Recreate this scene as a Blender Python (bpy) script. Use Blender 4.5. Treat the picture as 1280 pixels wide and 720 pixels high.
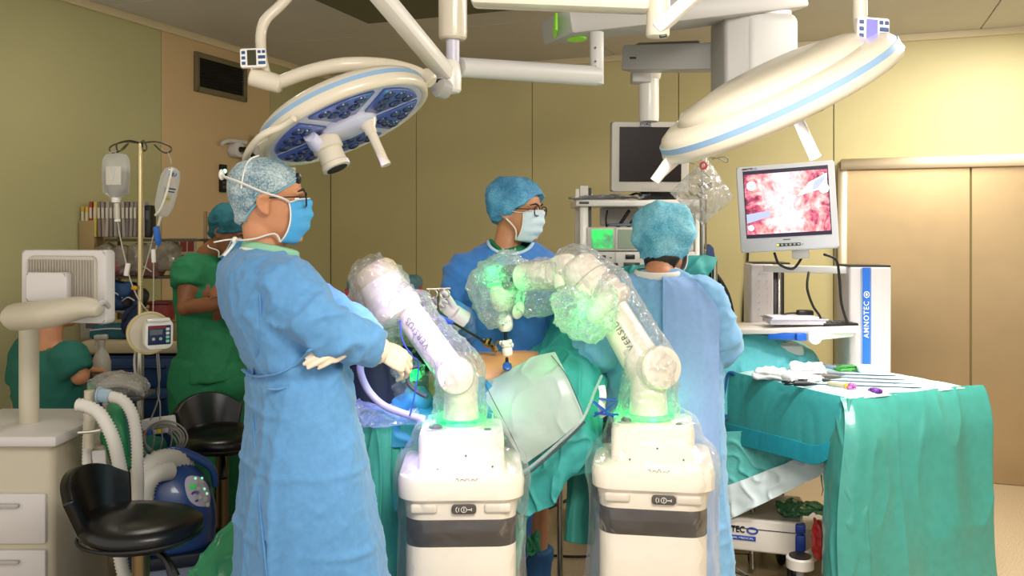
import bpy, bmesh, math, random
import numpy as np
from mathutils import Vector, Matrix, Quaternion
from mathutils.bvhtree import BVHTree

for o in list(bpy.data.objects):
    bpy.data.objects.remove(o)
SC = bpy.context.scene
COL = SC.collection
V = Vector
rnd = random.Random(7)

# ------------------------------------------------------------------ camera
FP, HY, CZ = 1100.0, 290.0, 1.6          # focal length in px of a 1280 px wide frame, horizon row, eye height
cam_d = bpy.data.cameras.new('camera')
cam = bpy.data.objects.new('camera', cam_d)
COL.objects.link(cam)
cam.location = (0, 0, CZ)
cam.rotation_euler = (math.pi/2, 0, 0)
cam_d.sensor_width = 36.0
cam_d.lens = 36.0*FP/1280.0
cam_d.shift_y = -(360.0-HY)/1280.0
cam_d.clip_start = 0.05
SC.camera = cam

# ------------------------------------------------------------------ world, exposure
SC.view_settings.view_transform = 'Standard'
SC.view_settings.look = 'None'
SC.view_settings.gamma = 1.0
SC.view_settings.use_curve_mapping = False
SC.view_settings.exposure = 0.38
W = bpy.data.worlds.new('world')
SC.world = W
W.use_nodes = True
W.node_tree.nodes['Background'].inputs[0].default_value = (1.0, 0.95, 0.88, 1)
W.node_tree.nodes['Background'].inputs[1].default_value = 0.80

def aim(o, target):
    o.rotation_euler = (V(target)-o.location).to_track_quat('-Z', 'Y').to_euler()

def area(name, loc, target, size, power, col, sy=None, spread=math.pi):
    d = bpy.data.lights.new(name, 'AREA')
    d.energy = power; d.color = col; d.size = size
    d.spread = spread
    if sy: d.shape = 'RECTANGLE'; d.size_y = sy
    o = bpy.data.objects.new(name, d); COL.objects.link(o)
    o.location = loc; aim(o, target)
    return o

def spot(name, loc, target, power, col, angle, size=0.2, blend=0.7):
    d = bpy.data.lights.new(name, 'SPOT')
    d.energy = power; d.color = col; d.spot_size = math.radians(angle); d.spot_blend = blend
    d.shadow_soft_size = size
    o = bpy.data.objects.new(name, d); COL.objects.link(o)
    o.location = loc; aim(o, target)
    return o

# ceiling lights of the operating room (above and behind the photographer) and two more surgical lamps overhead
area('ceiling_lamp', (0.9, 0.3, 2.82), (0.6, 3.2, 0.9), 1.6, 54, (1.0, 0.95, 0.87), 0.6)
area('ceiling_lamp', (2.2, 3.2, 2.84), (2.0, 3.6, 0.0), 1.2, 26, (1.0, 0.96, 0.90), 0.6)
area('ceiling_lamp', (2.6, 4.4, 2.84), (2.4, 4.6, 0.0), 1.2, 60, (1.0, 0.94, 0.84), 0.5)
area('ceiling_lamp', (-1.2, 3.9, 2.86), (-1.2, 4.0, 0.0), 1.0, 20, (1.0, 0.92, 0.78), 0.6)
spot('overhead_surgical_lamp', (0.35, 0.75, 2.72), (0.05, 2.95, 0.95), 160, (1.0, 0.94, 0.84), 40, 0.25, 0.8)
spot('overhead_surgical_lamp', (1.25, 2.3, 2.75), (1.62, 3.65, 0.9), 230, (0.97, 0.98, 1.0), 40, 0.25, 0.8)

# ------------------------------------------------------------------ basic maths
def at(px, py, d):
    "a point at distance d in front of the photographer, seen at pixel (px, py)"
    return V(((px-640.0)*d/FP, d, CZ-(py-HY)*d/FP))

def lerp(a, b, t): return a+(b-a)*t

def frame_from(z, hint=V((0, 0, 1))):
    z = V(z).normalized()
    h = V(hint)
    if abs(z.dot(h.normalized())) > 0.98: h = V((1, 0, 0)) if abs(z.x) < 0.9 else V((0, 1, 0))
    x = h.cross(z).normalized()
    y = z.cross(x).normalized()
    return Matrix((x, y, z)).transposed()          # columns x,y,z

def smooth_pts(pts, sub=4, closed=False):
    "Catmull-Rom through pts (Vectors)"
    if sub <= 1: return [V(p) for p in pts]
    P = [V(p) for p in pts]; n = len(P); out = []
    rng = range(n if closed else n-1)
    for i in rng:
        if closed: a, b, c, d = P[(i-1) % n], P[i], P[(i+1) % n], P[(i+2) % n]
        else: a, b, c, d = P[max(i-1, 0)], P[i], P[i+1], P[min(i+2, n-1)]
        for k in range(sub):
            t = k/sub
            out.append(0.5*((2*b)+(c-a)*t+(2*a-5*b+4*c-d)*t*t+(3*b-a-3*c+d)*t**3))
    if not closed: out.append(P[-1].copy())
    return out

def smooth_vals(vals, sub=4):
    return [v.x for v in smooth_pts([V((x, 0, 0)) for x in vals], sub)]

_rs = np.random.RandomState(3)
_perm = _rs.permutation(256); _perm = np.concatenate([_perm, _perm, _perm])
_grad = _rs.normal(size=(256, 3)); _grad /= np.linalg.norm(_grad, axis=1)[:, None]
def pnoise(P):
    P = np.asarray(P, float)
    I = np.floor(P).astype(int); Fr = P-I
    I = I & 255
    U = Fr*Fr*Fr*(Fr*(Fr*6-15)+10)
    def g(dx, dy, dz):
        h = _perm[_perm[_perm[(I[:, 0]+dx) & 255]+((I[:, 1]+dy) & 255)]+((I[:, 2]+dz) & 255)] & 255
        G = _grad[h]
        return G[:, 0]*(Fr[:, 0]-dx)+G[:, 1]*(Fr[:, 1]-dy)+G[:, 2]*(Fr[:, 2]-dz)
    def mix(a, b, t): return a+(b-a)*t
    x00 = mix(g(0, 0, 0), g(1, 0, 0), U[:, 0]); x10 = mix(g(0, 1, 0), g(1, 1, 0), U[:, 0])
    x01 = mix(g(0, 0, 1), g(1, 0, 1), U[:, 0]); x11 = mix(g(0, 1, 1), g(1, 1, 1), U[:, 0])
    return mix(mix(x00, x10, U[:, 1]), mix(x01, x11, U[:, 1]), U[:, 2])*1.4
def ridge(P, sharp=1.0):
    n = np.clip(1-np.abs(pnoise(P))*2.6, 0, 1)
    return n**sharp

# ------------------------------------------------------------------ materials
def srgb(c):
    if isinstance(c, str):
        c = tuple(int(c[i:i+2], 16)/255 for i in (0, 2, 4))
    return tuple((x/12.92 if x <= 0.04045 else ((x+0.055)/1.055)**2.4) for x in c[:3])+(1.0,)

MATS = {}
def mat(name, col, rough=0.5, metal=0.0, bump=None, var=None, sheen=0.0, coat=0.0, spec=0.5, emit=None, trans=0.0, sss=0.0):
    """principled material; bump=(scale,strength[,distance]), var=(scale,amount) mottles the colour"""
    if name in MATS: return MATS[name]
    m = bpy.data.materials.new(name); m.use_nodes = True
    nt = m.node_tree; N = nt.nodes; L = nt.links
    b = N['Principled BSDF']
    c = srgb(col)
    b.inputs['Base Color'].default_value = c
    b.inputs['Roughness'].default_value = rough
    b.inputs['Metallic'].default_value = metal
    b.inputs['Specular IOR Level'].default_value = spec
    if sheen: b.inputs['Sheen Weight'].default_value = sheen
    if coat: b.inputs['Coat Weight'].default_value = coat
    if trans: b.inputs['Transmission Weight'].default_value = trans
    if sss:
        b.inputs['Subsurface Weight'].default_value = sss
        b.inputs['Subsurface Radius'].default_value = (0.012, 0.005, 0.003)
        b.inputs['Subsurface Scale'].default_value = 1.0
    if emit:
        b.inputs['Emission Color'].default_value = srgb(emit[0])
        b.inputs['Emission Strength'].default_value = emit[1]
    if bump or var:
        tc = N.new('ShaderNodeTexCoord')
    if var:
        n = N.new('ShaderNodeTexNoise'); n.inputs['Scale'].default_value = var[0]; n.inputs['Detail'].default_value = 4
        L.new(tc.outputs['Object'], n.inputs['Vector'])
        mp = N.new('ShaderNodeMapRange'); mp.inputs[1].default_value = 0.3; mp.inputs[2].default_value = 0.7
        mp.inputs[3].default_value = 1-var[1]; mp.inputs[4].default_value = 1+var[1]
        L.new(n.outputs[0], mp.inputs[0])
        mx = N.new('ShaderNodeVectorMath'); mx.operation = 'SCALE'
        mx.inputs[0].default_value = c[:3]
        L.new(mp.outputs[0], mx.inputs['Scale'])
        L.new(mx.outputs[0], b.inputs['Base Color'])
    if bump:
        n = N.new('ShaderNodeTexNoise'); n.inputs['Scale'].default_value = bump[0]; n.inputs['Detail'].default_value = 3
        L.new(tc.outputs['Object'], n.inputs['Vector'])
        bp = N.new('ShaderNodeBump'); bp.inputs['Strength'].default_value = bump[1]
        bp.inputs['Distance'].default_value = bump[2] if len(bump) > 2 else 0.002
        L.new(n.outputs[0], bp.inputs['Height']); L.new(bp.outputs[0], b.inputs['Normal'])
    MATS[name] = m
    return m

def film(name, tint=(1, 1, 1), haze=0.12, edge=0.55, rough=0.12, crinkle=(26, 0.9), hazecol=(0.95, 0.97, 1.0), shine=0.35):
    "clear crinkled polythene: mostly see-through, glossy glints, milky where seen edge-on"
    if name in MATS: return MATS[name]
    m = bpy.data.materials.new(name); m.use_nodes = True
    nt = m.node_tree; N = nt.nodes; L = nt.links
    N.remove(N['Principled BSDF'])
    out = N['Material Output']
    tc = N.new('ShaderNodeTexCoord')
    vo = N.new('ShaderNodeTexVoronoi'); vo.feature = 'F1'; vo.inputs['Scale'].default_value = crinkle[0]
    no = N.new('ShaderNodeTexNoise'); no.inputs['Scale'].default_value = crinkle[0]*0.5; no.inputs['Detail'].default_value = 3
    no.inputs['Distortion'].default_value = 1.5
    L.new(tc.outputs['Object'], vo.inputs['Vector']); L.new(tc.outputs['Object'], no.inputs['Vector'])
    ad = N.new('ShaderNodeMath'); ad.operation = 'ADD'
    L.new(vo.outputs['Distance'], ad.inputs[0]); L.new(no.outputs[0], ad.inputs[1])
    bp = N.new('ShaderNodeBump'); bp.inputs['Strength'].default_value = crinkle[1]; bp.inputs['Distance'].default_value = 0.012
    L.new(ad.outputs[0], bp.inputs['Height'])
    tr = N.new('ShaderNodeBsdfTransparent'); tr.inputs[0].default_value = tint+(1,)
    di = N.new('ShaderNodeBsdfDiffuse'); di.inputs[0].default_value = hazecol+(1,)
    tl = N.new('ShaderNodeBsdfTranslucent'); tl.inputs[0].default_value = hazecol+(1,)
    mi = N.new('ShaderNodeMixShader'); mi.inputs[0].default_value = 0.5
    L.new(di.outputs[0], mi.inputs[1]); L.new(tl.outputs[0], mi.inputs[2])
    gl = N.new('ShaderNodeBsdfGlossy'); gl.inputs['Roughness'].default_value = rough
    L.new(bp.outputs[0], gl.inputs['Normal'])
    lw = N.new('ShaderNodeLayerWeight'); lw.inputs[0].default_value = 0.35; L.new(bp.outputs[0], lw.inputs['Normal'])
    mr = N.new('ShaderNodeMapRange'); mr.inputs[3].default_value = haze; mr.inputs[4].default_value = edge
    L.new(lw.outputs['Facing'], mr.inputs[0])
    m1 = N.new('ShaderNodeMixShader'); L.new(mr.outputs[0], m1.inputs[0]); L.new(tr.outputs[0], m1.inputs[1]); L.new(mi.outputs[0], m1.inputs[2])
    mr2 = N.new('ShaderNodeMapRange'); mr2.inputs[3].default_value = 0.03; mr2.inputs[4].default_value = shine
    L.new(lw.outputs['Fresnel'], mr2.inputs[0])
    m2 = N.new('ShaderNodeMixShader'); L.new(mr2.outputs[0], m2.inputs[0]); L.new(m1.outputs[0], m2.inputs[1]); L.new(gl.outputs[0], m2.inputs[2])
    L.new(m2.outputs[0], out.inputs['Surface'])
    MATS[name] = m
    return m

# ------------------------------------------------------------------ mesh builder
class MB:
    def __init__(s): s.v = []; s.f = []; s.m = []; s.mi = 0
    def add(s, vs, fs, mi=None):
        b = len(s.v); s.v += [tuple(p) for p in vs]
        s.f += [tuple(b+i for i in f) for f in fs]
        s.m += [s.mi if mi is None else mi]*len(fs)
    def loft(s, rings, cap=True, closed=True, loop=False):
        n = len(rings[0]); vs = [p for r in rings for p in r]; fs = []
        R = len(rings)
        for i in range(R if loop else R-1):
            a, b = i*n, ((i+1) % R)*n
            for k in range(n if closed else n-1):
                k2 = (k+1) % n
                fs.append((a+k, a+k2, b+k2, b+k))
        if cap and closed and not loop:
            fs.append(tuple(range(n-1, -1, -1))); fs.append(tuple((R-1)*n+k for k in range(n)))
        s.add(vs, fs)
        return s
    def tube(s, pts, r, n=10, sub=1, cap=True, loop=False, flat=1.0, hint=None):
        """tube through pts; r number or list; flat squashes one axis"""
        if not isinstance(r, (list, tuple)): r = [r]*len(pts)
        if sub > 1:
            pts = smooth_pts(pts, sub, loop)
            r = smooth_vals(r, sub) if not loop else [r[0]]*len(pts)
        pts = [V(p) for p in pts]; N = len(pts)
        tang = []
        for i in range(N):
            if loop: t = pts[(i+1) % N]-pts[i-1]
            else: t = pts[min(i+1, N-1)]-pts[max(i-1, 0)]
            tang.append(t.normalized() if t.length > 1e-9 else V((0, 0, 1)))
        M = frame_from(tang[0], hint if hint else V((0, 0, 1)))
        x = M.col[0].copy(); rings = []
        for i in range(N):
            t = tang[i]
            x = (x-t*x.dot(t))
            x = x.normalized() if x.length > 1e-9 else frame_from(t).col[0]
            y = t.cross(x)
            rings.append([pts[i]+x*(math.cos(a)*r[i])+y*(math.sin(a)*r[i]*flat) for a in [2*math.pi*k/n for k in range(n)]])
        s.loft(rings, cap=cap, loop=loop)
        return s
    def cyl(s, p0, p1, r0, r1=None, n=24, bev=0.0):
        p0, p1 = V(p0), V(p1); r1 = r0 if r1 is None else r1
        d = (p1-p0); L = d.length
        if bev: prof = [(r0-bev, 0), (r0-bev*.3, bev*.3), (r0, bev), (r1, L-bev), (r1-bev*.3, L-bev*.3), (r1-bev, L)]
        else: prof = [(r0, 0), (r1, L)]
        return s.lathe(p0, d, prof, n)
    def lathe(s, o, axis, prof, n=24, hint=None, sx=1.0, sy=1.0):
        M = frame_from(axis, hint if hint else V((0, 0, 1))); o = V(o)
        rings = [[o+M @ V((math.cos(2*math.pi*k/n)*r*sx, math.sin(2*math.pi*k/n)*r*sy, h)) for k in range(n)] for r, h in prof]
        return s.loft(rings)
    def box(s, c, size, R=None, bev=0.0, seg=2):
        c = V(c); h = V(size)*0.5; R = R or Matrix.Identity(3)
        bm = bmesh.new(); bmesh.ops.create_cube(bm, size=1.0)
        for v in bm.verts: v.co = V((v.co.x*size[0], v.co.y*size[1], v.co.z*size[2]))
        if bev: bmesh.ops.bevel(bm, geom=bm.edges[:], offset=min(bev, min(size)*0.49), segments=seg, profile=0.5, affect='EDGES')
        bm.verts.index_update()
        s.add([c+R @ v.co for v in bm.verts], [tuple(v.index for v in f.verts) for f in bm.faces])
        bm.free(); return s
    def beam(s, p0, p1, w, h, bev=0.0, up=V((0, 0, 1))):
        "box section from p0 to p1: w across, h along up"
        p0, p1 = V(p0), V(p1); d = p1-p0
        z = d.normalized(); x = V(up).cross(z)
        x = x.normalized() if x.length > 1e-6 else V((1, 0, 0)); y = z.cross(x)
        return s.box((p0+p1)/2, (w, h, d.length), Matrix((x, y, z)).transposed(), bev)
    def ball(s, c, r, R=None, n=20, m=12):
        if not isinstance(r, (tuple, list, Vector)): r = (r, r, r)
        R = R or Matrix.Identity(3); c = V(c); rings = []
        for i in range(m+1):
            t = math.pi*(i+0.0)/m; t = min(max(t, 0.02), math.pi-0.02)
            rings.append([c+R @ V((r[0]*math.sin(t)*math.cos(a), r[1]*math.sin(t)*math.sin(a), -r[2]*math.cos(t))) for a in [2*math.pi*k/n for k in range(n)]])
        return s.loft(rings)
    def prism(s, poly, o, M, t, bev=0.0):
        "poly in the x,y of matrix M, extruded t along its z, centred"
        o = V(o); bm = bmesh.new()
        vs = [bm.verts.new((p[0], p[1], -t/2)) for p in poly]
        f = bm.faces.new(vs)
        r = bmesh.ops.extrude_face_region(bm, geom=[f])
        for e in r['geom']:
            if isinstance(e, bmesh.types.BMVert): e.co.z += t
        bmesh.ops.recalc_face_normals(bm, faces=bm.faces[:])
        if bev: bmesh.ops.bevel(bm, geom=bm.edges[:], offset=bev, segments=2, profile=0.5, affect='EDGES')
        bm.verts.index_update()
        s.add([o+M @ v.co for v in bm.verts], [tuple(v.index for v in f.verts) for f in bm.faces])
        bm.free(); return s
    def rrect(s, o, M, w, h, t, r=0.01, n=5, bev=0.0):
        poly = []
        for cx, cy, a0 in ((w/2-r, h/2-r, 0), (-w/2+r, h/2-r, 90), (-w/2+r, -h/2+r, 180), (w/2-r, -h/2+r, 270)):
            for k in range(n+1):
                a = math.radians(a0+90*k/n); poly.append((cx+math.cos(a)*r, cy+math.sin(a)*r))
        return s.prism(poly, o, M, t, bev)
    def torus(s, c, axis, R, r, n=32, m=8, arc=1.0):
        M = frame_from(axis); c = V(c)
        pts = [c+M @ V((math.cos(a)*R, math.sin(a)*R, 0)) for a in [2*math.pi*arc*k/n for k in range(n if arc == 1.0 else n+1)]]
        return s.tube(pts, r, m, loop=(arc == 1.0))
    def mesh(s, name='mesh'):
        me = bpy.data.meshes.new(name)
        me.from_pydata(s.v, [], s.f)
        me.polygons.foreach_set('material_index', s.m)
        me.update()
        return me
    def build(s, name, mats, parent=None, smooth=38, weld=True):
        me = s.mesh(name)
        bm = bmesh.new(); bm.from_mesh(me)
        bmesh.ops.recalc_face_normals(bm, faces=bm.faces[:]); bm.to_mesh(me); bm.free()
        return link(name, me, mats, parent, smooth)

def link(name, me, mats, parent=None, smooth=38):
    if not isinstance(mats, (list, tuple)): mats = [mats]
    me.materials.clear()
    for m in mats: me.materials.append(m)
    if smooth:
        me.polygons.foreach_set('use_smooth', [True]*len(me.polygons))
        if smooth < 180: me.set_sharp_from_angle(angle=math.radians(smooth))
    me.name = name
    o = bpy.data.objects.new(name, me); COL.objects.link(o)
    if parent is not None: put(o, parent)
    return o

def put(o, parent):
    o.parent = parent
    o.matrix_parent_inverse = world_of(parent).inverted()

def world_of(o):
    if o.parent is None: return o.matrix_basis.copy()
    return world_of(o.parent) @ o.matrix_parent_inverse @ o.matrix_basis

def tag(o, label, cat, group=None, kind=None):
    o['label'] = label; o['category'] = cat
    if group: o['group'] = group
    if kind: o['kind'] = kind
    return o

def thing(name, label, cat, loc, group=None):
    o = bpy.data.objects.new(name, None); COL.objects.link(o)
    o.location = loc; o.empty_display_size = 0.1
    return tag(o, label, cat, group)

def structure(o):
    o['kind'] = 'structure'; return o

def copy_thing(r, delta, label=None, rotz=0.0):
    c = r.copy(); COL.objects.link(c); c.location = r.location+V(delta); c.rotation_euler.z += rotz
    if label: c['label'] = label
    for ch in list(r.children):
        k = ch.copy(); COL.objects.link(k); k.parent = c
        for g in list(ch.children):
            q = g.copy(); COL.objects.link(q); q.parent = k
    return c

def recenter(o, base):
    "move a single-mesh object's origin to base"
    base = V(base)
    o.data.transform(Matrix.Translation(-base)); o.location = base
    return o

# ------------------------------------------------------------------ organic helpers
def fuse(mb, voxel, smooth_it=4, fac=0.5):
    "one continuous skin around everything in mb"
    me = mb.mesh('tmp')
    bm = bmesh.new(); bm.from_mesh(me); bmesh.ops.recalc_face_normals(bm, faces=bm.faces[:]); bm.to_mesh(me); bm.free()
    o = bpy.data.objects.new('tmp', me); COL.objects.link(o)
    r = o.modifiers.new('r', 'REMESH'); r.mode = 'VOXEL'; r.voxel_size = voxel
    if smooth_it:
        k = o.modifiers.new('s', 'SMOOTH'); k.iterations = smooth_it; k.factor = fac
    dg = bpy.context.evaluated_depsgraph_get(); dg.update()
    out = bpy.data.meshes.new_from_object(o.evaluated_get(dg))
    bpy.data.objects.remove(o); bpy.data.meshes.remove(me)
    return out

def get_co(me):
    a = np.empty(len(me.vertices)*3); me.vertices.foreach_get('co', a); return a.reshape(-1, 3)
def get_no(me):
    a = np.empty(len(me.vertices)*3); me.vertex_normals.foreach_get('vector', a); return a.reshape(-1, 3)
def set_co(me, A):
    me.vertices.foreach_set('co', A.ravel()); me.update()
def displace(me, fn):
    P = get_co(me); N = get_no(me)
    set_co(me, P+N*fn(P, N)[:, None])
    return me

def cr_grid(ctrl, nu, nv):
    "bicubic interpolation of a control net (rows x cols of Vectors) -> numpy (nu,nv,3)"
    C = np.array([[tuple(p) for p in row] for row in ctrl], float)
    def interp(C, n):
        m = C.shape[0]; T = np.linspace(0, m-1, n); out = np.empty((n,)+C.shape[1:])
        for i, t in enumerate(T):
            k = min(int(t), m-2); u = t-k
            a, b, c, d = C[max(k-1, 0)], C[k], C[k+1], C[min(k+2, m-1)]
            out[i] = 0.5*((2*b)+(c-a)*u+(2*a-5*b+4*c-d)*u*u+(3*b-a-3*c+d)*u**3)
        return out
    A = interp(C, nu)
    return np.swapaxes(interp(np.swapaxes(A, 0, 1), nv), 0, 1)

def sheet(name, ctrl, nu, nv, mats, parent=None, thick=0.002, folds=None, smooth=180, closed=False, back=None):
    """cloth or film through a control net; folds(P,U,Vv)->height along the normal; given real thickness"""
    G = cr_grid(ctrl, nu, nv)
    du = np.gradient(G, axis=0); dv = np.gradient(G, axis=1)
    Nn = np.cross(du, dv); Nn /= np.maximum(np.linalg.norm(Nn, axis=2), 1e-9)[:, :, None]
    if folds is not None:
        U, Vv = np.meshgrid(np.linspace(0, 1, nu), np.linspace(0, 1, nv), indexing='ij')
        h = folds(G.reshape(-1, 3), U.ravel(), Vv.ravel()).reshape(nu, nv)
        if closed: 
            w = np.linspace(0, 1, nv); e = np.clip(np.minimum(w, 1-w)/0.06, 0, 1)
            h = h*e[None, :]
        G = G+Nn*h[:, :, None]
    mb = MB()
    vs = [tuple(p) for p in G.reshape(-1, 3)]
    fs = [(i*nv+j, i*nv+j+1, (i+1)*nv+j+1, (i+1)*nv+j) for i in range(nu-1) for j in range(nv-1)]
    if thick:
        b = len(vs); N2 = Nn.reshape(-1, 3)
        vs += [tuple(np.array(p)-n*thick) for p, n in zip(vs, N2)]
        fs += [tuple(b+k for k in reversed(f)) for f in list(fs)]
        for i in range(nu-1):
            for j in (0, nv-1):
                fs.append((i*nv+j, (i+1)*nv+j, b+(i+1)*nv+j, b+i*nv+j))
        for j in range(nv-1):
            for i in (0, nu-1):
                fs.append((i*nv+j, b+i*nv+j, b+i*nv+j+1, i*nv+j+1))
    mb.add(vs, fs)
    return mb.build(name, mats, parent, smooth)

_font = {}
def text_mb(txt, size, bold=0.0, spacing=1.0):
    "flat lettering as vertices (x right, y up, centred) and faces"
    cu = bpy.data.curves.new('t', 'FONT'); cu.body = txt; cu.size = size; cu.align_x = 'CENTER'; cu.align_y = 'CENTER'
    cu.offset = bold; cu.space_character = spacing; cu.resolution_u = 3
    o = bpy.data.objects.new('t', cu); COL.objects.link(o)
    dg = bpy.context.evaluated_depsgraph_get(); dg.update()
    me = bpy.data.meshes.new_from_object(o.evaluated_get(dg))
    vs = [v.co.copy() for v in me.vertices]; fs = [tuple(p.vertices) for p in me.polygons]
    bpy.data.objects.remove(o); bpy.data.curves.remove(cu); bpy.data.meshes.remove(me)
    return vs, fs

def lettering(name, txt, size, o, M, m, parent, bold=0.0, spacing=1.0, width=None):
    vs, fs = text_mb(txt, size, bold, spacing)
    if width:
        w = max(v.x for v in vs)-min(v.x for v in vs); k = width/w
        vs = [V((v.x*k, v.y, 0)) for v in vs]
    mb = MB(); mb.add([V(o)+M @ v for v in vs], fs)
    return mb.build(name, m, parent, smooth=0)

def axes(x, y):
    x = V(x).normalized(); y = V(y); y = (y-x*x.dot(y)).normalized(); z = x.cross(y)
    return Matrix((x, y, z)).transposed()
AX_FRONT = axes((1, 0, 0), (0, 0, 1))     # facing the photographer: x right, y up, z toward -Y
# ================================================================== materials in use
M_white = mat('white_plastic', 'f4efe6', 0.32, coat=0.2)
M_robot = mat('robot_shell', 'ebe0cf', 0.28, coat=0.3)
M_robot_seam = mat('robot_seam', 'b9b2a6', 0.5)
M_grey = mat('grey_plastic', 'b9b5b0', 0.4)
M_lgrey = mat('pale_grey_plastic', 'd2cfcb', 0.4)
M_dgrey = mat('dark_grey_plastic', '47474a', 0.45)
M_black = mat('black_plastic', '0b0b0c', 0.35)
M_rubber = mat('black_rubber', '101012', 0.6)
M_steel = mat('steel', 'c2bcb0', 0.25, 1.0)
M_chrome = mat('chrome', 'd8d4cc', 0.12, 1.0)
M_vinyl = mat('black_vinyl', '0e0d0d', 0.28, bump=(90, 0.15))
M_skin = mat('skin_fair', 'c98a62', 0.5, bump=(120, 0.15, 0.001), var=(30, 0.06), sss=0.08)
M_skin2 = mat('skin_tan', '8a5634', 0.5, bump=(120, 0.15, 0.001), var=(30, 0.06), sss=0.05)
M_skinb = mat('skin_iodine', 'cb9160', 0.36, bump=(60, 0.1, 0.001), var=(14, 0.1), sss=0.05)
M_hair = mat('dark_hair', '17110d', 0.5, bump=(200, 0.6, 0.002))
M_gown1 = mat('blue_gown', '5a94c6', 0.75, bump=(260, 0.35, 0.0012), var=(60, 0.07), sheen=0.2)
M_gown2 = mat('deep_blue_gown', '2f6fb8', 0.75, bump=(260, 0.35, 0.0012), var=(60, 0.07), sheen=0.2)
M_gown3 = mat('pale_blue_gown', '7fb6e2', 0.75, bump=(260, 0.35, 0.0012), var=(60, 0.06), sheen=0.2)
M_flap = mat('gown_flap_lit_blue', '8fb4e8', 0.75, bump=(260, 0.3, 0.0012), var=(60, 0.05), sheen=0.2)  # periwinkle tint puts the cooler light on the back's right half into the colour
M_scrub = mat('green_scrubs', '1f7a4c', 0.8, bump=(300, 0.4, 0.0012), var=(50, 0.08))
M_teal = mat('teal_drape', '3aa09c', 0.62, bump=(240, 0.4, 0.0012), var=(45, 0.07))
M_teal_b = mat('teal_drape_band', '1d9aa8', 0.62, bump=(240, 0.4, 0.0012), var=(45, 0.07))
M_teal_sh = mat('teal_film_drape', '419486', 0.25, bump=(30, 0.25, 0.004), var=(25, 0.06), coat=0.4)
M_green_sh = mat('green_film_drape', '3d9c6c', 0.34, bump=(60, 0.3, 0.004), var=(25, 0.06))
M_pale = mat('pale_green_film', 'aebfb6', 0.33, bump=(45, 0.3, 0.004), var=(12, 0.06))
M_white_cl = mat('white_drape', 'dfe8e4', 0.6, bump=(120, 0.3, 0.002))
M_cap = None
M_mask = mat('mask_blue', '4aa3da', 0.7, bump=(240, 0.3, 0.0012))
M_mask2 = mat('mask_white', 'd5e4ee', 0.7, bump=(240, 0.3, 0.0012))
M_tie = mat('white_tie', 'ece8df', 0.7)
M_glove = mat('latex_glove', 'e9d6bd', 0.42, bump=(140, 0.2, 0.001))
M_glove2 = mat('latex_glove_violet_lit', 'cfc0cc', 0.42, bump=(140, 0.2, 0.001))  # violet cast of the light is put into the glove colour
M_bluep = mat('blue_plastic', '1c5fc0', 0.35)
M_navy = mat('navy_plastic', '15345f', 0.35, coat=0.2)
M_navyc = mat('navy_cloth', '0f1830', 0.8)
M_cordb = mat('black_cord', '0c0c0d', 0.5)
M_film = film('clear_film')
M_film2 = film('clear_film_fine', haze=0.09, edge=0.40, crinkle=(38, 1.0), shine=0.45)
M_film3 = film('clear_film_milky', haze=0.18, edge=0.6, crinkle=(42, 1.0), shine=0.5)
M_filmb = film('clear_base_film', haze=0.03, edge=0.30, crinkle=(11, 0.8), shine=0.22)
M_fluid = film('iv_bag_film', haze=0.30, edge=0.75, crinkle=(14, 0.3))
M_pack = film('pouch_film', haze=0.16, edge=0.6, crinkle=(30, 0.8), hazecol=(0.83, 0.81, 0.76))
M_green_led = mat('green_led', '0fd870', 0.4, emit=('06d850', 1.5))
M_scr_dark = mat('dark_screen', '1a0b08', 0.35, spec=0.25)

def cap_material(name, base, light, scale=55):
    "non-woven mesh cap: mottled blotches where the fabric is thin"
    m = bpy.data.materials.new(name); m.use_nodes = True
    nt = m.node_tree; N = nt.nodes; L = nt.links; b = N['Principled BSDF']
    tc = N.new('ShaderNodeTexCoord')
    n = N.new('ShaderNodeTexNoise'); n.inputs['Scale'].default_value = scale*3.0; n.inputs['Detail'].default_value = 5; n.inputs['Roughness'].default_value = 0.7
    n2 = N.new('ShaderNodeTexNoise'); n2.inputs['Scale'].default_value = scale*0.25; n2.inputs['Detail'].default_value = 2
    L.new(tc.outputs['Object'], n.inputs['Vector']); L.new(tc.outputs['Object'], n2.inputs['Vector'])
    ad = N.new('ShaderNodeMath'); ad.operation = 'MULTIPLY_ADD'; ad.inputs[1].default_value = 0.65
    ml = N.new('ShaderNodeMath'); ml.operation = 'MULTIPLY'; ml.inputs[1].default_value = 0.45
    L.new(n2.outputs[0], ml.inputs[0]); L.new(n.outputs[0], ad.inputs[0]); L.new(ml.outputs[0], ad.inputs[2])
    cr = N.new('ShaderNodeValToRGB'); cr.color_ramp.elements[0].position = 0.42; cr.color_ramp.elements[1].position = 0.68
    cr.color_ramp.elements[0].color = srgb(base); cr.color_ramp.elements[1].color = srgb(light)
    L.new(ad.outputs[0], cr.inputs[0]); L.new(cr.outputs[0], b.inputs['Base Color'])
    bp = N.new('ShaderNodeBump'); bp.inputs['Strength'].default_value = 0.4; bp.inputs['Distance'].default_value = 0.003
    L.new(ad.outputs[0], bp.inputs['Height']); L.new(bp.outputs[0], b.inputs['Normal'])
    b.inputs['Roughness'].default_value = 0.75
    return m
M_cap1 = cap_material('cap_grey_blue', '3f6c80', 'cfdcda')
M_cap2 = cap_material('cap_blue', '2f76a8', '6fb4d6')
M_cap3 = cap_material('cap_turquoise', '3f9cbc', '98dcec')
M_cap4 = cap_material('cap_teal_dark', '0d4a58', '1f7482')

# ================================================================== room
UB = V((math.cos(math.radians(20.3)), -math.sin(math.radians(20.3)), 0))   # along the back wall, to the right
UL = V((UB.y, -UB.x, 0))                         # along the left wall, towards us
CORNER = V((-1.51, 7.33, 0)); CEIL = 2.9

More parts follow.
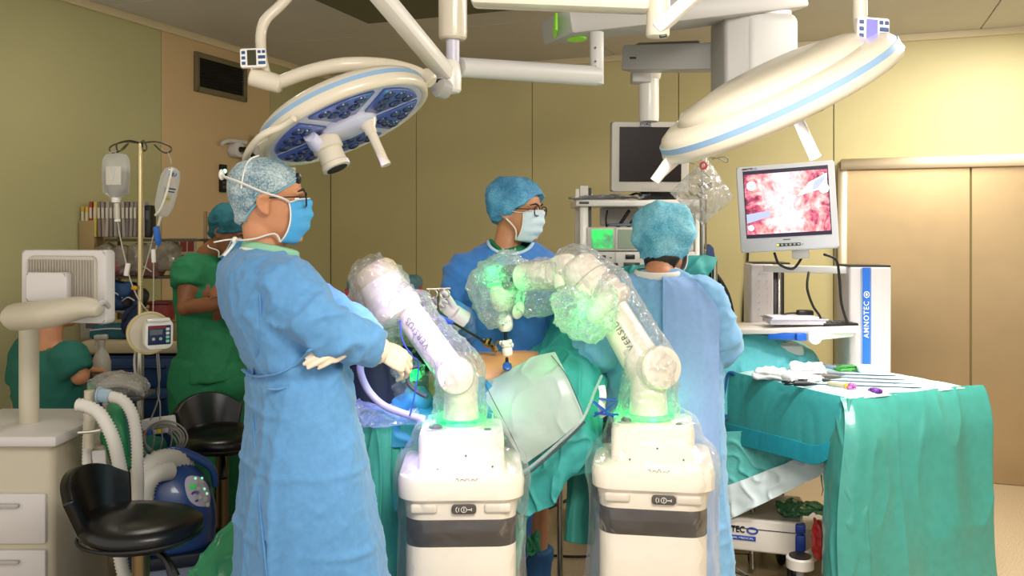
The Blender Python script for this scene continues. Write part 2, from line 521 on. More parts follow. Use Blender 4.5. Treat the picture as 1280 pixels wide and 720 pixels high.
def wall_s(px, u):
    "distance from the room corner at which the wall running along u is seen in picture column px"
    k = (px-640)/FP
    # (C + u s): x = k y
    return (k*CORNER.y-CORNER.x)/(u.x-k*u.y)
def wall_pt(px, py, u, off=0.0):
    s = wall_s(px, u); p = CORNER+u*s
    n = inward(u)
    p = p+n*off
    return V((p.x, p.y, CZ-(py-HY)*p.y/FP))
def inward(u): return UL if u is UB else UB
M_wgreen = mat('olive_green_wall', 'b0aa7c', 0.55, bump=(300, 0.05), var=(1.5, 0.04))
M_wbeige = mat('beige_wall', 'c9ad82', 0.55, bump=(300, 0.05), var=(1.5, 0.04))
M_wback = mat('yellow_green_wall', 'c6ba86', 0.5, bump=(300, 0.05), var=(1.3, 0.05))
M_seam = mat('panel_joint', '6a5f33', 0.8)
M_ceil = mat('ceiling_metal', 'cfccca', 0.5, var=(1.2, 0.05))
M_cornice = mat('pale_trim', 'd6c7a2', 0.5)

def wall(name, u, s0, s1, joints, mats):
    n = inward(u)
    mid = CORNER+u*((s0+s1)/2)-n*0.06+V((0, 0, CEIL/2))
    R = Matrix((u, n, V((0, 0, 1)))).transposed()
    o = structure(MB().box(mid-u*.1, (abs(s1-s0)+.2, 0.1, CEIL+.2), R).build(name, M_seam, smooth=0))
    js = [s0]+joints+[s1]
    for i in range(len(js)-1):
        a, b = js[i]+0.003, js[i+1]-0.003
        MB().box(CORNER+u*((a+b)/2)-n*0.005+V((0, 0, CEIL/2)), (b-a, 0.010, CEIL), R, 0.002, 1).build('wall_panel', mats[i % len(mats)], o, smooth=0)
    return o
sL = [wall_s(p, UL) for p in (338, 202)]
wl = wall('wall_left', UL, 0.0, 5.6, [sL[0], sL[1], sL[1]+1.25], [M_wgreen, M_wbeige, M_wgreen, M_wgreen])
jb = [wall_s(p, UB) for p in (520, 665, 848, 1042)]
door_s = (wall_s(1057, UB), wall_s(1057, UB)+1.9)
wb = wall('wall_back', UB, 0.0, 8.2, jb+[door_s[1]+0.25], [M_wback])
# the far right wall, out of the picture
UR = V((-UL.x, -UL.y, 0))
rc = CORNER+UB*8.2
Rr = Matrix((UL, UB, V((0, 0, 1)))).transposed()
structure(MB().box(rc+UL*2.8+UB*0.06+V((0, 0, CEIL/2)), (5.6, 0.1, CEIL), Rr).build('wall_right', M_wback, smooth=0))

# floor: speckled vinyl
def floor_mat():
    m = bpy.data.materials.new('speckled_vinyl'); m.use_nodes = True
    nt = m.node_tree; N = nt.nodes; L = nt.links; b = N['Principled BSDF']
    tc = N.new('ShaderNodeTexCoord'); n = N.new('ShaderNodeTexNoise'); n.inputs['Scale'].default_value = 160; n.inputs['Detail'].default_value = 3
    n.inputs['Roughness'].default_value = 0.8
    L.new(tc.outputs['Object'], n.inputs['Vector'])
    cr = N.new('ShaderNodeValToRGB')
    cr.color_ramp.elements[0].position = 0.36; cr.color_ramp.elements[0].color = srgb('7d6c54')
    cr.color_ramp.elements[1].position = 0.62; cr.color_ramp.elements[1].color = srgb('bda98a')
    L.new(n.outputs[0], cr.inputs[0]); L.new(cr.outputs[0], b.inputs['Base Color'])
    b.inputs['Roughness'].default_value = 0.35
    return m
fc = CORNER+UB*4.1+UL*2.9
Rf = Matrix((UB, UL, V((0, 0, 1)))).transposed()
Rf = Matrix((UB, -UL, V((0, 0, 1)))).transposed()
structure(MB().box(fc+V((0, 0, -0.05)), (8.5, 6.2, 0.1), Rf).build('floor', floor_mat(), smooth=0))
ceil = structure(MB().box(fc+V((0, 0, CEIL+0.07)), (8.5, 6.2, 0.1), Rf).build('ceiling', M_seam, smooth=0))
for i in range(7):
    for j in range(5):
        a = CORNER+UB*(0.02+1.2*i+0.6)+UL*(0.02+1.2*j+0.6)+V((0, 0, CEIL+0.01))
        MB().box(a, (1.194, 1.194, 0.02), Rf, 0.003, 1).build('ceiling_panel', M_ceil, ceil, smooth=0)
# pale strip where walls and ceiling meet
def strip(name, u, s0, s1, z, h, t, m):
    n = inward(u); R = Matrix((u, n, V((0, 0, 1)))).transposed()
    return structure(MB().box(CORNER+u*((s0+s1)/2)+n*t/2+V((0, 0, z)), (s1-s0, t, h), R, 0.004, 1).build(name, m, smooth=0))
# dark air-supply panel set under the ceiling
K = V((-.866, 5.29, CEIL-.025))
pc = K+UB*1.3+UL*1.2
ap = structure(MB().box(pc, (2.6, 2.4, .05), Rf, .006, 1).build('trim_3', mat('air_panel', '5a5a48', .5), smooth=0))
strip('trim_1', UL, 0.0, 5.6, CEIL-0.02, 0.05, 0.02, M_cornice)
strip('trim_2', UB, 0.0, 8.2, CEIL-0.02, 0.05, 0.02, M_cornice)
strip('baseboard_left', UL, 0.0, 5.6, 0.05, 0.1, 0.012, M_grey)
strip('baseboard_back', UB, 0.0, door_s[0]-0.03, 0.05, 0.1, 0.012, M_grey)

# stainless sliding door
M_door = mat('brushed_steel_door', 'b39a74', 0.34, 0.85, bump=(8, 0.08, 0.01), var=(2.0, 0.08))
M_dtrim = mat('steel_door_trim', 'd6c2a2', 0.3, 0.8)
Rb = Matrix((UB, UL, V((0, 0, 1)))).transposed()
ds0, ds1 = door_s; dz = 2.03
door = structure(MB().box(CORNER+UB*((ds0+ds1)/2)+UL*0.022+V((0, 0, dz/2)), (ds1-ds0, 0.04, dz), Rb, 0.004, 1).build('door_1', M_door, smooth=0))
MB().box(CORNER+UB*((ds0+ds1)/2)+UL*0.045+V((0, 0, dz+0.02)), (ds1-ds0+0.06, 0.09, 0.075), Rb, 0.006).build('door_rail', M_dtrim, door)
for s in (ds0-0.02, ds1+0.02):
    MB().box(CORNER+UB*s+UL*0.03+V((0, 0, dz/2)), (0.06, 0.06, dz), Rb, 0.004).build('door_jamb', M_dtrim, door)
MB().box(CORNER+UB*((ds0+ds1)/2-0.2)+UL*0.045+V((0, 0, dz/2)), (0.012, 0.006, dz), Rb).build('door_seam', M_seam, door)

# ventilation grille
def wall_rect(px0, py0, px1, py1, u):
    a, b = wall_pt(px0, py0, u), wall_pt(px1, py1, u)
    return a, b
g0 = wall_pt(244, 70, UL); g1 = wall_pt(304, 127, UL)
gt = wall_pt(244, 68, UL).z; gb = wall_pt(244, 111, UL).z
gw = (V((g0.x, g0.y, 0))-V((g1.x, g1.y, 0))).length; gh = gt-gb
gc = (g0+g1)/2; gc.z = (gt+gb)/2
Rl = Matrix((UL, UB, V((0, 0, 1)))).transposed()
gr = thing('vent_grille', 'dark slatted air vent with grey frame high on the beige wall', 'vent', gc-V((0, 0, gh/2)))
M_vf = mat('vent_frame', '6c6248', 0.5); M_vd = mat('vent_dark', '15110a', 0.8)
fr = MB()
for dx in (-1, 1): fr.box(gc+UL*dx*(gw/2)+UB*0.012, (0.035, 0.024, gh+0.035), Rl, 0.003)
for dz_ in (-1, 1): fr.box(gc+V((0, 0, dz_*gh/2))+UB*0.012, (gw+0.03, 0.024, 0.035), Rl, 0.003)
fr.build('frame', M_vf, gr)
MB().box(gc+UB*0.002, (gw-0.03, 0.004, gh-0.03), Rl).build('backing', M_vd, gr)
for k in range(11):
    z = -gh/2+gh*(k+0.7)/11.5
    MB().box(gc+V((0, 0, z))+UB*0.011, (gw-0.036, 0.016, 0.004), Rl @ Matrix.Rotation(math.radians(35), 3, 'X')).build('slat', M_vd, gr)

# switch panel with a green indicator
c = wall_pt(277, 223, UL, 0.012)
sw = thing('switch_panel', 'narrow black wall switch with a lit green button, left of the tall surgeon', 'switch', c-V((0, 0, 0.09)))
MB().box(c, (0.06, 0.024, 0.19), Rl, 0.004).build('plate', M_black, sw)
MB().cyl(c+V((0, 0, 0.05))+UB*0.008, c+V((0, 0, 0.05))+UB*0.02, 0.014, n=16).build('green_lamp', mat('green_lamp', '9fffcf', 0.4, emit=('8fffc8', 2.2)), sw)
for k in (0.0, -0.03, -0.06): MB().box(c+V((0, 0, k))+UB*0.013, (0.04, 0.006, 0.018), Rl, 0.002).build('key', M_dgrey, sw)

# wall bracket with disc, lever and perforated plate
c = wall_pt(290, 187, UL, 0.05)
wbk = thing('wall_bracket', 'white wall bracket with round disc and black lever, under the vent', 'bracket', c-V((0, 0, 0.1)))
MB().cyl(c-UB*0.05, c+UB*0.02, 0.055, n=28, bev=0.008).build('disc', M_lgrey, wbk)
MB().tube([c+UB*0.02, c+UB*0.05, c+UB*0.06-UL*0.11+V((0, 0, -0.045))], [0.02, 0.02, 0.014], 10).build('lever', M_black, wbk)
c2 = wall_pt(318, 188, UL, 0.06)
MB().box(c2, (0.17, 0.03, 0.2), Rl @ Matrix.Rotation(math.radians(-14), 3, 'Y'), 0.02).build('plate', M_lgrey, wbk)
for k, (a, b) in enumerate(((-0.02, 0.04), (0.0, 0.0), (-0.04, 0.075), (0.03, 0.07))):
    MB().cyl(c2+UL*-a+V((0, 0, b))+UB*0.012, c2+UL*-a+V((0, 0, b))+UB*0.019, 0.009, n=12).build('hole', M_black, wbk)
MB().tube([wall_pt(272, 180, UL, 0.03), wall_pt(280, 176, UL, 0.04), wall_pt(300, 178, UL, 0.05)], 0.014, 8, 4).build('tube', M_lgrey, wbk)
MB().tube([wall_pt(296, 193, UL, 0.02), wall_pt(322, 203, UL, 0.09)], [0.022, 0.03], 12).build('arm', M_grey, wbk)

# safety cards on the wall
c = wall_pt(228, 318, UL, 0.004)
cd = thing('card_sheet', 'sheet of small red and dark cards on the wall behind the green-clad person', 'notice', c-V((0, 0, 0.1)))
MB().box(c, (0.26, 0.004, 0.21), Rl).build('sheet', mat('paper', 'a29a86', 0.8), cd)
for i in range(3):
    for j in range(2):
        MB().box(c+UL*(0.07-0.07*i)+V((0, 0, 0.05-0.085*j))+UB*0.003, (0.055, 0.003, 0.065), Rl).build('card', mat(('card_red' if i and not j else 'card_dark'), ('7c2a2a' if i and not j else '3a4040'), 0.7), cd)
# ================================================================== people
HEAD = [  # height above the chin, front, back, half width  (metres)
    (-0.006, .078, .030, .016), (.006, .092, .010, .034), (.028, .097, -.030, .049), (.055, .095, -.062, .058),
    (.082, .093, -.078, .0645), (.105, .090, -.086, .069), (.122, .089, -.092, .0725), (.142, .097, -.096, .0755),
    (.165, .096, -.098, .0775), (.188, .086, -.094, .0735), (.208, .066, -.080, .0600), (.222, .038, -.055, .040), (.231, .004, -.018, .008)]

def head_frame(face, up=V((0, 0, 1))):
    f = V(face).normalized(); u = V(up); u = (u-f*u.dot(f)).normalized(); r = f.cross(u)
    return Matrix((r, f, u)).transposed()        # local x right, y forward, z up

def head_rings(o, M, k=1.0, grow=0.0, hmin=-1, hmax=1, n=28, table=HEAD):
    R = []
    for h, fr, bk, w in table:
        if not (hmin <= h <= hmax): continue
        c = (fr+bk)/2; d = (fr-bk)/2+grow; ww = w+grow
        hh = h+(grow if h > .16 else 0)*(h-.16)/.07
        ring = []
        for i in range(n):
            a = 2*math.pi*i/n; ca, sa = math.cos(a), math.sin(a)
            e = 0.86
            x = math.copysign(abs(ca)**e, ca)*ww; y = math.copysign(abs(sa)**e, sa)*d+c
            ring.append(o+M @ (V((x, y, hh))*k))
        R.append(ring)
    return R

def head_mb(mb, chin, M, k=1.0):
    mb.loft(head_rings(chin, M, k))
    P = lambda x, y, z: chin+M @ (V((x, y, z))*k)
    mb.tube([P(0, .094, .128), P(0, .104, .108), P(0, .113, .092), P(0, .103, .083)], [.008*k, .010*k, .013*k, .010*k], 10)   # nose
    for sx in (-1, 1):
        mb.ball(P(sx*.011, .101, .087), .009*k, n=10, m=8)
        mb.tube([P(sx*.012, .098, .140), P(sx*.034, .094, .143), P(sx*.055, .080, .137)], .008*k, 8)        # brow
        mb.ball(P(sx*.040, .064, .090), (.017*k, .020*k, .016*k), n=10, m=8)                               # cheek
        e = [P(sx*.074, .012, .118), P(sx*.084, .002, .130), P(sx*.089, -.016, .128), P(sx*.088, -.023, .110), P(sx*.083, -.012, .088), P(sx*.076, .006, .080)]
        mb.tube(e, [.006*k, .0065*k, .0065*k, .006*k, .0065*k, .0075*k], 8, 3)                             # ear rim
        mb.ball(P(sx*.076, -.006, .106), (.005*k, .017*k, .023*k), M, 10, 8)
        mb.tube([P(sx*.079, .004, .120), P(sx*.084, -.010, .118), P(sx*.083, -.012, .100), P(sx*.080, -.002, .090)], .0035*k, 6, 3)
    mb.tube([P(-.022, .094, .054), P(0, .100, .056), P(.022, .094, .054)], [.005*k, .008*k, .005*k], 8)      # lips
    mb.ball(P(0, .083, .010), (.022*k, .016*k, .014*k), M, 10, 8)

def eyes(parent, chin, M, k=1.0):
    for sx in (-1, 1):
        c = chin+M @ (V((sx*.031, .0785, .121))*k)
        e = MB().ball(c, .0125*k, M, 14, 10).build('eye', mat('eye_white', 'e6ded2', 0.25), parent, 180)
        MB().ball(c+M @ V((0, .0085*k, 0)), (.0058*k, .005*k, .0058*k), M, 12, 8).build('iris', mat('eye_brown', '2a1a10', 0.15), e, 180)
        MB().tube([chin+M @ (V((sx*x, y, z))*k) for x, y, z in ((.012, .1045, .143), (.034, .101, .149), (.056, .086, .142))], [.003, .0042, .002], 6).build('eyebrow', M_hair, parent, 180)

def glasses(parent, chin, M, k=1.0, m=None):
    m = m or M_black
    P = lambda x, y, z: chin+M @ (V((x, y, z))*k)
    mb = MB()
    for sx in (-1, 1):
        pts = []
        for i in range(16):
            a = 2*math.pi*i/16
            pts.append(P(sx*.034+math.copysign(abs(math.cos(a))**.7, math.cos(a))*.026, .112-abs(sx*.034+.0)*0.1, .120+math.copysign(abs(math.sin(a))**.7, math.sin(a))*.019))
        mb.tube(pts, .0026*k, 6, loop=True)
        mb.tube([P(sx*.060, .108, .126), P(sx*.079, .070, .126), P(sx*.084, .000, .124), P(sx*.084, -.020, .112)], .0022*k, 6)
    mb.tube([P(-.009, .110, .124), P(0, .113, .127), P(.009, .110, .124)], .0024*k, 6)
    return mb.build('glasses', m, parent, 180)

def arm_pts(sh, el, wr): return [sh, lerp(sh, el, .5), el, lerp(el, wr, .45), wr]

def body_mesh(J, k=1.0, voxel=0.006, head_k=1.0, hands=()):
    """one continuous body: head with face, neck, trunk, tapering limbs; J holds the joints"""
    mb = MB()
    M = J['HM']; chin = J['chin']
    head_mb(mb, chin, M, head_k)
    skull = chin+M @ (V((0, -.02, .06))*head_k)
    mb.tube([J['neck']-V((0, 0, .03)), J['neck']+V((0, 0, .02)), lerp(J['neck'], skull, .55), skull], [.075*k, .060*k, .056*k, .054*k], 16)
    mid = lerp(J['neck'], J['pelvis'], .5)
    side = (J['shR']-J['shL']).normalized()
    fwd = J['fwd']
    up = (J['neck']-J['pelvis']).normalized()
    L = (J['neck']-J['pelvis']).length
    prof = [(1.0, .07, .055), (.95, .13, .075), (.86, .175, .10), (.70, .165, .115), (.50, .15, .105), (.30, .145, .10), (.10, .165, .11), (-.05, .165, .11), (-.16, .10, .085)]
    rings = []
    for h, w, d in prof:
        c = J['pelvis']+up*(L*h)
        rings.append([c+side*(math.cos(a)*w*k)+fwd*(math.sin(a)*d*k) for a in [2*math.pi*i/24 for i in range(24)]])
    mb.loft(rings)
    for s in 'LR':
        sh, el, wr = J['sh'+s], J['el'+s], J['wr'+s]
        mb.tube([lerp(J['neck'], sh, .55)-V((0, 0, .02)), sh]+arm_pts(sh, el, wr)[1:], [.058*k, .056*k, .047*k, .040*k, .037*k, .028*k], 14)
        mb.ball(sh, .056*k); mb.ball(el, .041*k)
        hp, kn, an = J['hip'+s], J['kn'+s], J['an'+s]
        mb.tube([hp+V((0, 0, .06)), hp, lerp(hp, kn, .5), kn, lerp(kn, an, .35), an], [.085*k, .09*k, .074*k, .056*k, .055*k, .038*k], 14)
        toe = J['toe'+s]
        mb.tube([an+(an-toe).normalized()*.05-V((0, 0, .035)), an-V((0, 0, .03)), lerp(an, toe, .55), toe], [.034, .042, .036, .026], 12, flat=1.0)
    for h in hands: hand_mb(mb, *h)
    return fuse(mb, voxel, 3)

def standing(feet, height, fwd, lean=V((0, 0, 0))):
    "neutral joints for someone standing at feet (a point on the floor); edited afterwards"
    f = V(fwd).normalized(); r = f.cross(V((0, 0, 1))); F = V(feet); H = height
    J = {'fwd': f}
    J['pelvis'] = F+V((0, 0, .53*H))+lean*.5; J['neck'] = F+V((0, 0, .84*H))+lean
    for s, sg in (('L', -1), ('R', 1)):
        J['sh'+s] = F+V((0, 0, .805*H))+r*sg*.19+lean
        J['el'+s] = J['sh'+s]+V((0, 0, -.3))+r*sg*.04; J['wr'+s] = J['el'+s]+V((0, 0, -.24))+f*.06
        J['hip'+s] = F+V((0, 0, .50*H))+r*sg*.09+lean*.4
        J['kn'+s] = F+V((0, 0, .28*H))+r*sg*.10+f*.02; J['an'+s] = F+V((0, 0, .075))+r*sg*.11
        J['toe'+s] = F+V((0, 0, .035))+r*sg*.14+f*.17
    return J

def hand_mb(mb, wrist, fingers, back, side=1, curl=(.35, .45, .5, .5), thumb=(.6, .3), k=1.0, spread=.10, gap=1.0):
    """palm and five separate fingers. fingers: direction; back: normal of the back of the hand; side=+1 thumb on (fingers x back)"""
    f = V(fingers).normalized(); b = V(back); b = (b-f*b.dot(f)).normalized(); t = f.cross(b)*side   # toward thumb
    w = V(wrist)
    rings = []
    for a, hw, th in ((-.02, .026, .020), (.0, .027, .019), (.03, .034, .017), (.06, .041, .015), (.085, .042, .013), (.097, .039, .010)):
        rings.append([w+f*(a*k)+t*(math.cos(q)*hw*k)+b*(math.sin(q)*th*k) for q in [2*math.pi*i/16 for i in range(16)]])
    mb.loft(rings)
    lens = ((.042, .026, .021), (.046, .029, .022), (.043, .027, .021), (.034, .021, .019))
    for i in range(4):
        off = (.030-.0205*i)*k*gap
        p = w+f*(.085*k-(.006*k if i in (0, 3) else 0)-(.005*k if i == 3 else 0))+t*off
        d = (f+t*(spread*(1.5-i)*.5)).normalized(); c = curl[i]
        pts = [p-d*.02*k]; pts.append(p); ang = 0
        for j, l in enumerate(lens[i]):
            ang += c*(1.0, 1.15, .75)[j]
            pts.append(pts[-1]+(d*math.cos(ang)-b*math.sin(ang))*l*k)
        r = (.0098, .0095, .0088, .0084, .0066)
        rr = [x*k*(.88 if i == 3 else 1.0) for x in r]
        mb.tube(pts, rr, 10); mb.ball(pts[-1], rr[-1]*1.02, n=10, m=8)
        for q in (2, 3): mb.ball(pts[q], rr[q]*1.04, n=10, m=8)
    p = w+f*.022*k+t*.026*k-b*.004*k
    a, c = thumb
    d1 = (t*math.sin(a)+f*math.cos(a)-b*.35).normalized()
    d2 = (d1*math.cos(c)+(f-b*.4).normalized()*math.sin(c)).normalized()
    d3 = (d2*math.cos(c)+(f*.8-t*.3-b*.3).normalized()*math.sin(c)).normalized()
    q = [p-d1*.01*k, p+d1*.034*k]; q.append(q[-1]+d2*.030*k); q.append(q[-1]+d3*.024*k)
    mb.tube(q, [.015*k, .0125*k, .0108*k, .0082*k], 10); mb.ball(q[-1], .0084*k, n=10, m=8)

def skull_at(z):
    zq = min(max(z, -.005), .2309)
    for q in range(len(HEAD)-1):
        if HEAD[q][0] <= zq <= HEAD[q+1][0]: break
    t = (zq-HEAD[q][0])/(HEAD[q+1][0]-HEAD[q][0])
    return [lerp(HEAD[q][c], HEAD[q+1][c], t) for c in (1, 2, 3)]

def cap_bouffant(parent, chin, M, k, m, puff=.03, rim=(.180, .125, .055), name='surgical_cap', back=.0, seed=0, low=1.0):
    "gathered cap over the crown; rim = height at forehead, ears and nape"
    n = 44; rings = []
    hF, hS, hB = rim
    prof = ((0, .003), (.02, .009), (.07, .012+puff*.35), (.20, puff*.85), (.42, puff*low), (.62, puff), (.80, puff), (.93, puff), (1.0, puff))
    for j, (t, g) in enumerate(prof):
        ring = []
        for i in range(n):
            a = 2*math.pi*i/n; ca, sa = math.cos(a), math.sin(a)
            h0 = hS+(hF-hS)*max(sa, 0)**1.3-(hS-hB)*max(-sa, 0)**1.1
            if t < .02: h0 += .0015*math.sin(24*a+seed)
            z = lerp(h0, .2305, t)
            fr, bk, w = skull_at(z)
            if z < .09: bk = min(bk, -.074); w = max(w, .062)
            gg = g*(1+.16*math.sin(5*a+seed)*(puff > .015))*(1+back*max(-sa, 0))+(.0025*math.sin(24*a+seed) if j in (1, 2) and puff > .015 else 0)
            zt = z+max(0, t-.55)*puff*2.0
            ring.append(chin+M @ (V((ca*(w+gg), sa*((fr-bk)/2+gg)+(fr+bk)/2, zt))*k))
        rings.append(ring)
    R2 = [smooth_pts([r[i] for r in rings], 5) for i in range(n)]
    m_ = len(R2[0]); rr = [[R2[i][j] for i in range(n)] for j in range(m_)]
    mb = MB(); mb.loft(rr)
    me = mb.mesh('cap')
    bm = bmesh.new(); bm.from_mesh(me)
    bmesh.ops.subdivide_edges(bm, edges=bm.edges[:], cuts=1, use_grid_fill=True)
    bmesh.ops.recalc_face_normals(bm, faces=bm.faces[:]); bm.to_mesh(me); bm.free()
    c0 = np.array(chin); w_ = 1.0 if puff > .015 else .4
    displace(me, lambda P, N: w_*(.005*pnoise((P-c0)*16+seed)+.006*ridge((P-c0)*9+seed*3.1, 3)+.003*ridge((P-c0)*21+seed, 3)))
    return link(name, me, m, parent, 180)

def mask(parent, chin, M, k, m, edge=True, seed=1.0):
    "pleated mask over nose and mouth"
    nu, nv = 22, 26
    G = []
    for i in range(nu):
        u = i/(nu-1); z = lerp(.004, .108, u); row = []
        for j in range(nv):
            a = lerp(-1.22, 1.22, j/(nv-1))
            bulge = math.sin(math.pi*min(max(u, 0), 1))**.6
            x = math.sin(a)*(.066+.008*bulge)
            nose = .020*math.exp(-(a/.28)**2)*u
            y = .040+math.cos(a)*(.060+.016*bulge)+nose-(.026*(1-u)**3)
            zz = z+(.016*math.cos(a*1.1)*u)-(.012*math.cos(a)*(1-u))-(.010 if abs(a) > 1.0 else 0)*0
            y += .0032*math.sin(u*math.pi*7)*(1-abs(a)/1.5)
            row.append(chin+M @ (V((x, y, zz))*k))
        G.append(row)
    o = sheet('face_mask', G, nu, nv, m, parent, .0022, lambda P, U, W_: .0012*pnoise(P*60), 180)
    if edge:
        P = [G[-1][j] for j in range(0, nv, 3)]+[G[-1][-1]]
        MB().tube(P, .0024, 6, 2).build('mask_edge', M_tie, o, 180)
        for j in (0, nv-1): MB().tube([G[i][j] for i in range(0, nu, 3)], .0024, 6).build('mask_edge', M_tie, o, 180)
    return o, G

def strap(parent, pts, r=.004, m=None, name='mask_strap', flat=.4):
    return MB().tube(pts, r, 8, 4, flat=flat).build(name, m or M_tie, parent, 180)

def gown_mesh(torso, sleeves, voxel=.009, seed=0.0, side=V((1, 0, 0)), dep=V((0, 1, 0)), sleeve_amp=.006, fold_amp=.010, crease=(), waist=None, it=6, hem_amp=1.0):
    """torso: (centre, half width, half depth) from hem to neck; sleeves: lists of (point, radius)"""
    mb = MB(); n = 36
    cs = smooth_pts([t[0] for t in torso], 4); ws = smooth_vals([t[1] for t in torso], 4); ds = smooth_vals([t[2] for t in torso], 4)
    rings = []
    for c, w, d in zip(cs, ws, ds):
        rings.append([c+side*(math.copysign(abs(math.cos(a))**.9, math.cos(a))*w)+dep*(math.copysign(abs(math.sin(a))**.9, math.sin(a))*d) for a in [2*math.pi*i/n for i in range(n)]])
    mb.loft(rings)
    for sl in sleeves: mb.tube([p for p, r in sl], [r for p, r in sl], 18, 3)
    me = fuse(mb, voxel, it)
    z1 = max(t[0].z for t in torso); z0 = min(t[0].z for t in torso)
    axs = [np.array([tuple(p) for p, r in sl]) for sl in sleeves]
    def fn(P, N):
        Q = P+seed*7.3
        low = np.clip((z1-.25-P[:, 2])/.5, 0, 1)
        nearsl = np.full(len(P), 9.0)
        for A in axs:
            for p in A: nearsl = np.minimum(nearsl, np.linalg.norm(P-p, axis=1))
        sl = np.clip(1-(nearsl-.08)/.1, 0, 1)
        # long hanging folds
        h = fold_amp*low*hem_amp*(pnoise(Q*np.array([6, 6, .9]))+.45*pnoise(Q*np.array([13, 13, 1.8])+5))
        h += fold_amp*.8*ridge(Q*np.array([5.0, 5.0, 1.6])+11, 3)*(low*.7+.3)
        # bunching on sleeves and bodice
        h += sleeve_amp*sl*(ridge(Q*np.array([9, 9, 14])+3, 2)+.6*pnoise(Q*17))
        h += .005*pnoise(Q*9)+.004*ridge(Q*11, 3)+.002*ridge(Q*24+5, 3)
        # creases where the gown lay folded in its pack
        for z, s in crease:
            zz = P[:, 2]-z-.030*pnoise(P*2.2+z)
            h += s*np.exp(-(zz/.009)**2)*np.clip(.55+1.1*pnoise(P*4+z*9), 0, 1.2)
        if crease:
            ax_ = np.array(tuple(side+dep*.35)); o_ = np.array(tuple(torso[0][0]))@ax_
            for x0 in (-.30, -.09, .12, .33):
                xx = P@ax_-o_-x0-.03*pnoise(P*2.0+x0)
                h += .0095*np.exp(-(xx/.010)**2)*np.clip(.4+1.2*pnoise(P*3+x0*7), 0, 1.2)*low
        if waist is not None:
            zz = P[:, 2]-waist
            h += -.014*np.exp(-(zz/.018)**2)*(1-sl)
        return h
    displace(me, fn)
    return me

def bvh_of(me):
    return BVHTree.FromPolygons([tuple(v.co) for v in me.vertices], [tuple(p.vertices) for p in me.polygons])

def drop(bvh, px, py, d, off):
    "point of a surface seen at a pixel, lifted off it"
    P = at(px, py, d)
    return lay_on(bvh, P, P-V((0, 0, CZ)), off)

def lay_on(bvh, P, direction, off):
    "drop a point along direction on to a surface; stay off it"
    d = V(direction).normalized()
    h = bvh.ray_cast(V(P)-d*1.0, d)
    return (h[0]-d*off) if h[0] is not None else V(P)
# ------------------------------------------------------------------ the surgeon in front, left
def face_kit(p, chin, M, k): eyes(p, chin, M, k)

def person(label, feet): return thing('person', label, 'person', feet)

def boots(p, J, m, name='shoe_cover', high=.30):
    for s in 'LR':
        an, toe, kn = J['an'+s], J['toe'+s], J['kn'+s]
        mb = MB()
        mb.tube([lerp(an, kn, high/.45), lerp(an, kn, .2), an, an-V((0, 0, .035))], [.075, .066, .058, .056], 16, 2)
        back = (an-toe); back.z = 0; back.normalize()
        mb.tube([an+back*.06-V((0, 0, .03)), an-V((0, 0, .025)), lerp(an, toe, .6), toe+V((0, 0, .01)), toe-back*.04], [.04, .056, .052, .045, .02], 16, 2)
        me = fuse(mb, .010, 3)
        displace(me, lambda P, N: .006*pnoise(P*14)+.005*ridge(P*10, 2))
        P = get_co(me); P[:, 2] = np.maximum(P[:, 2], .002); set_co(me, P)
        link(name, me, m, p, 180)

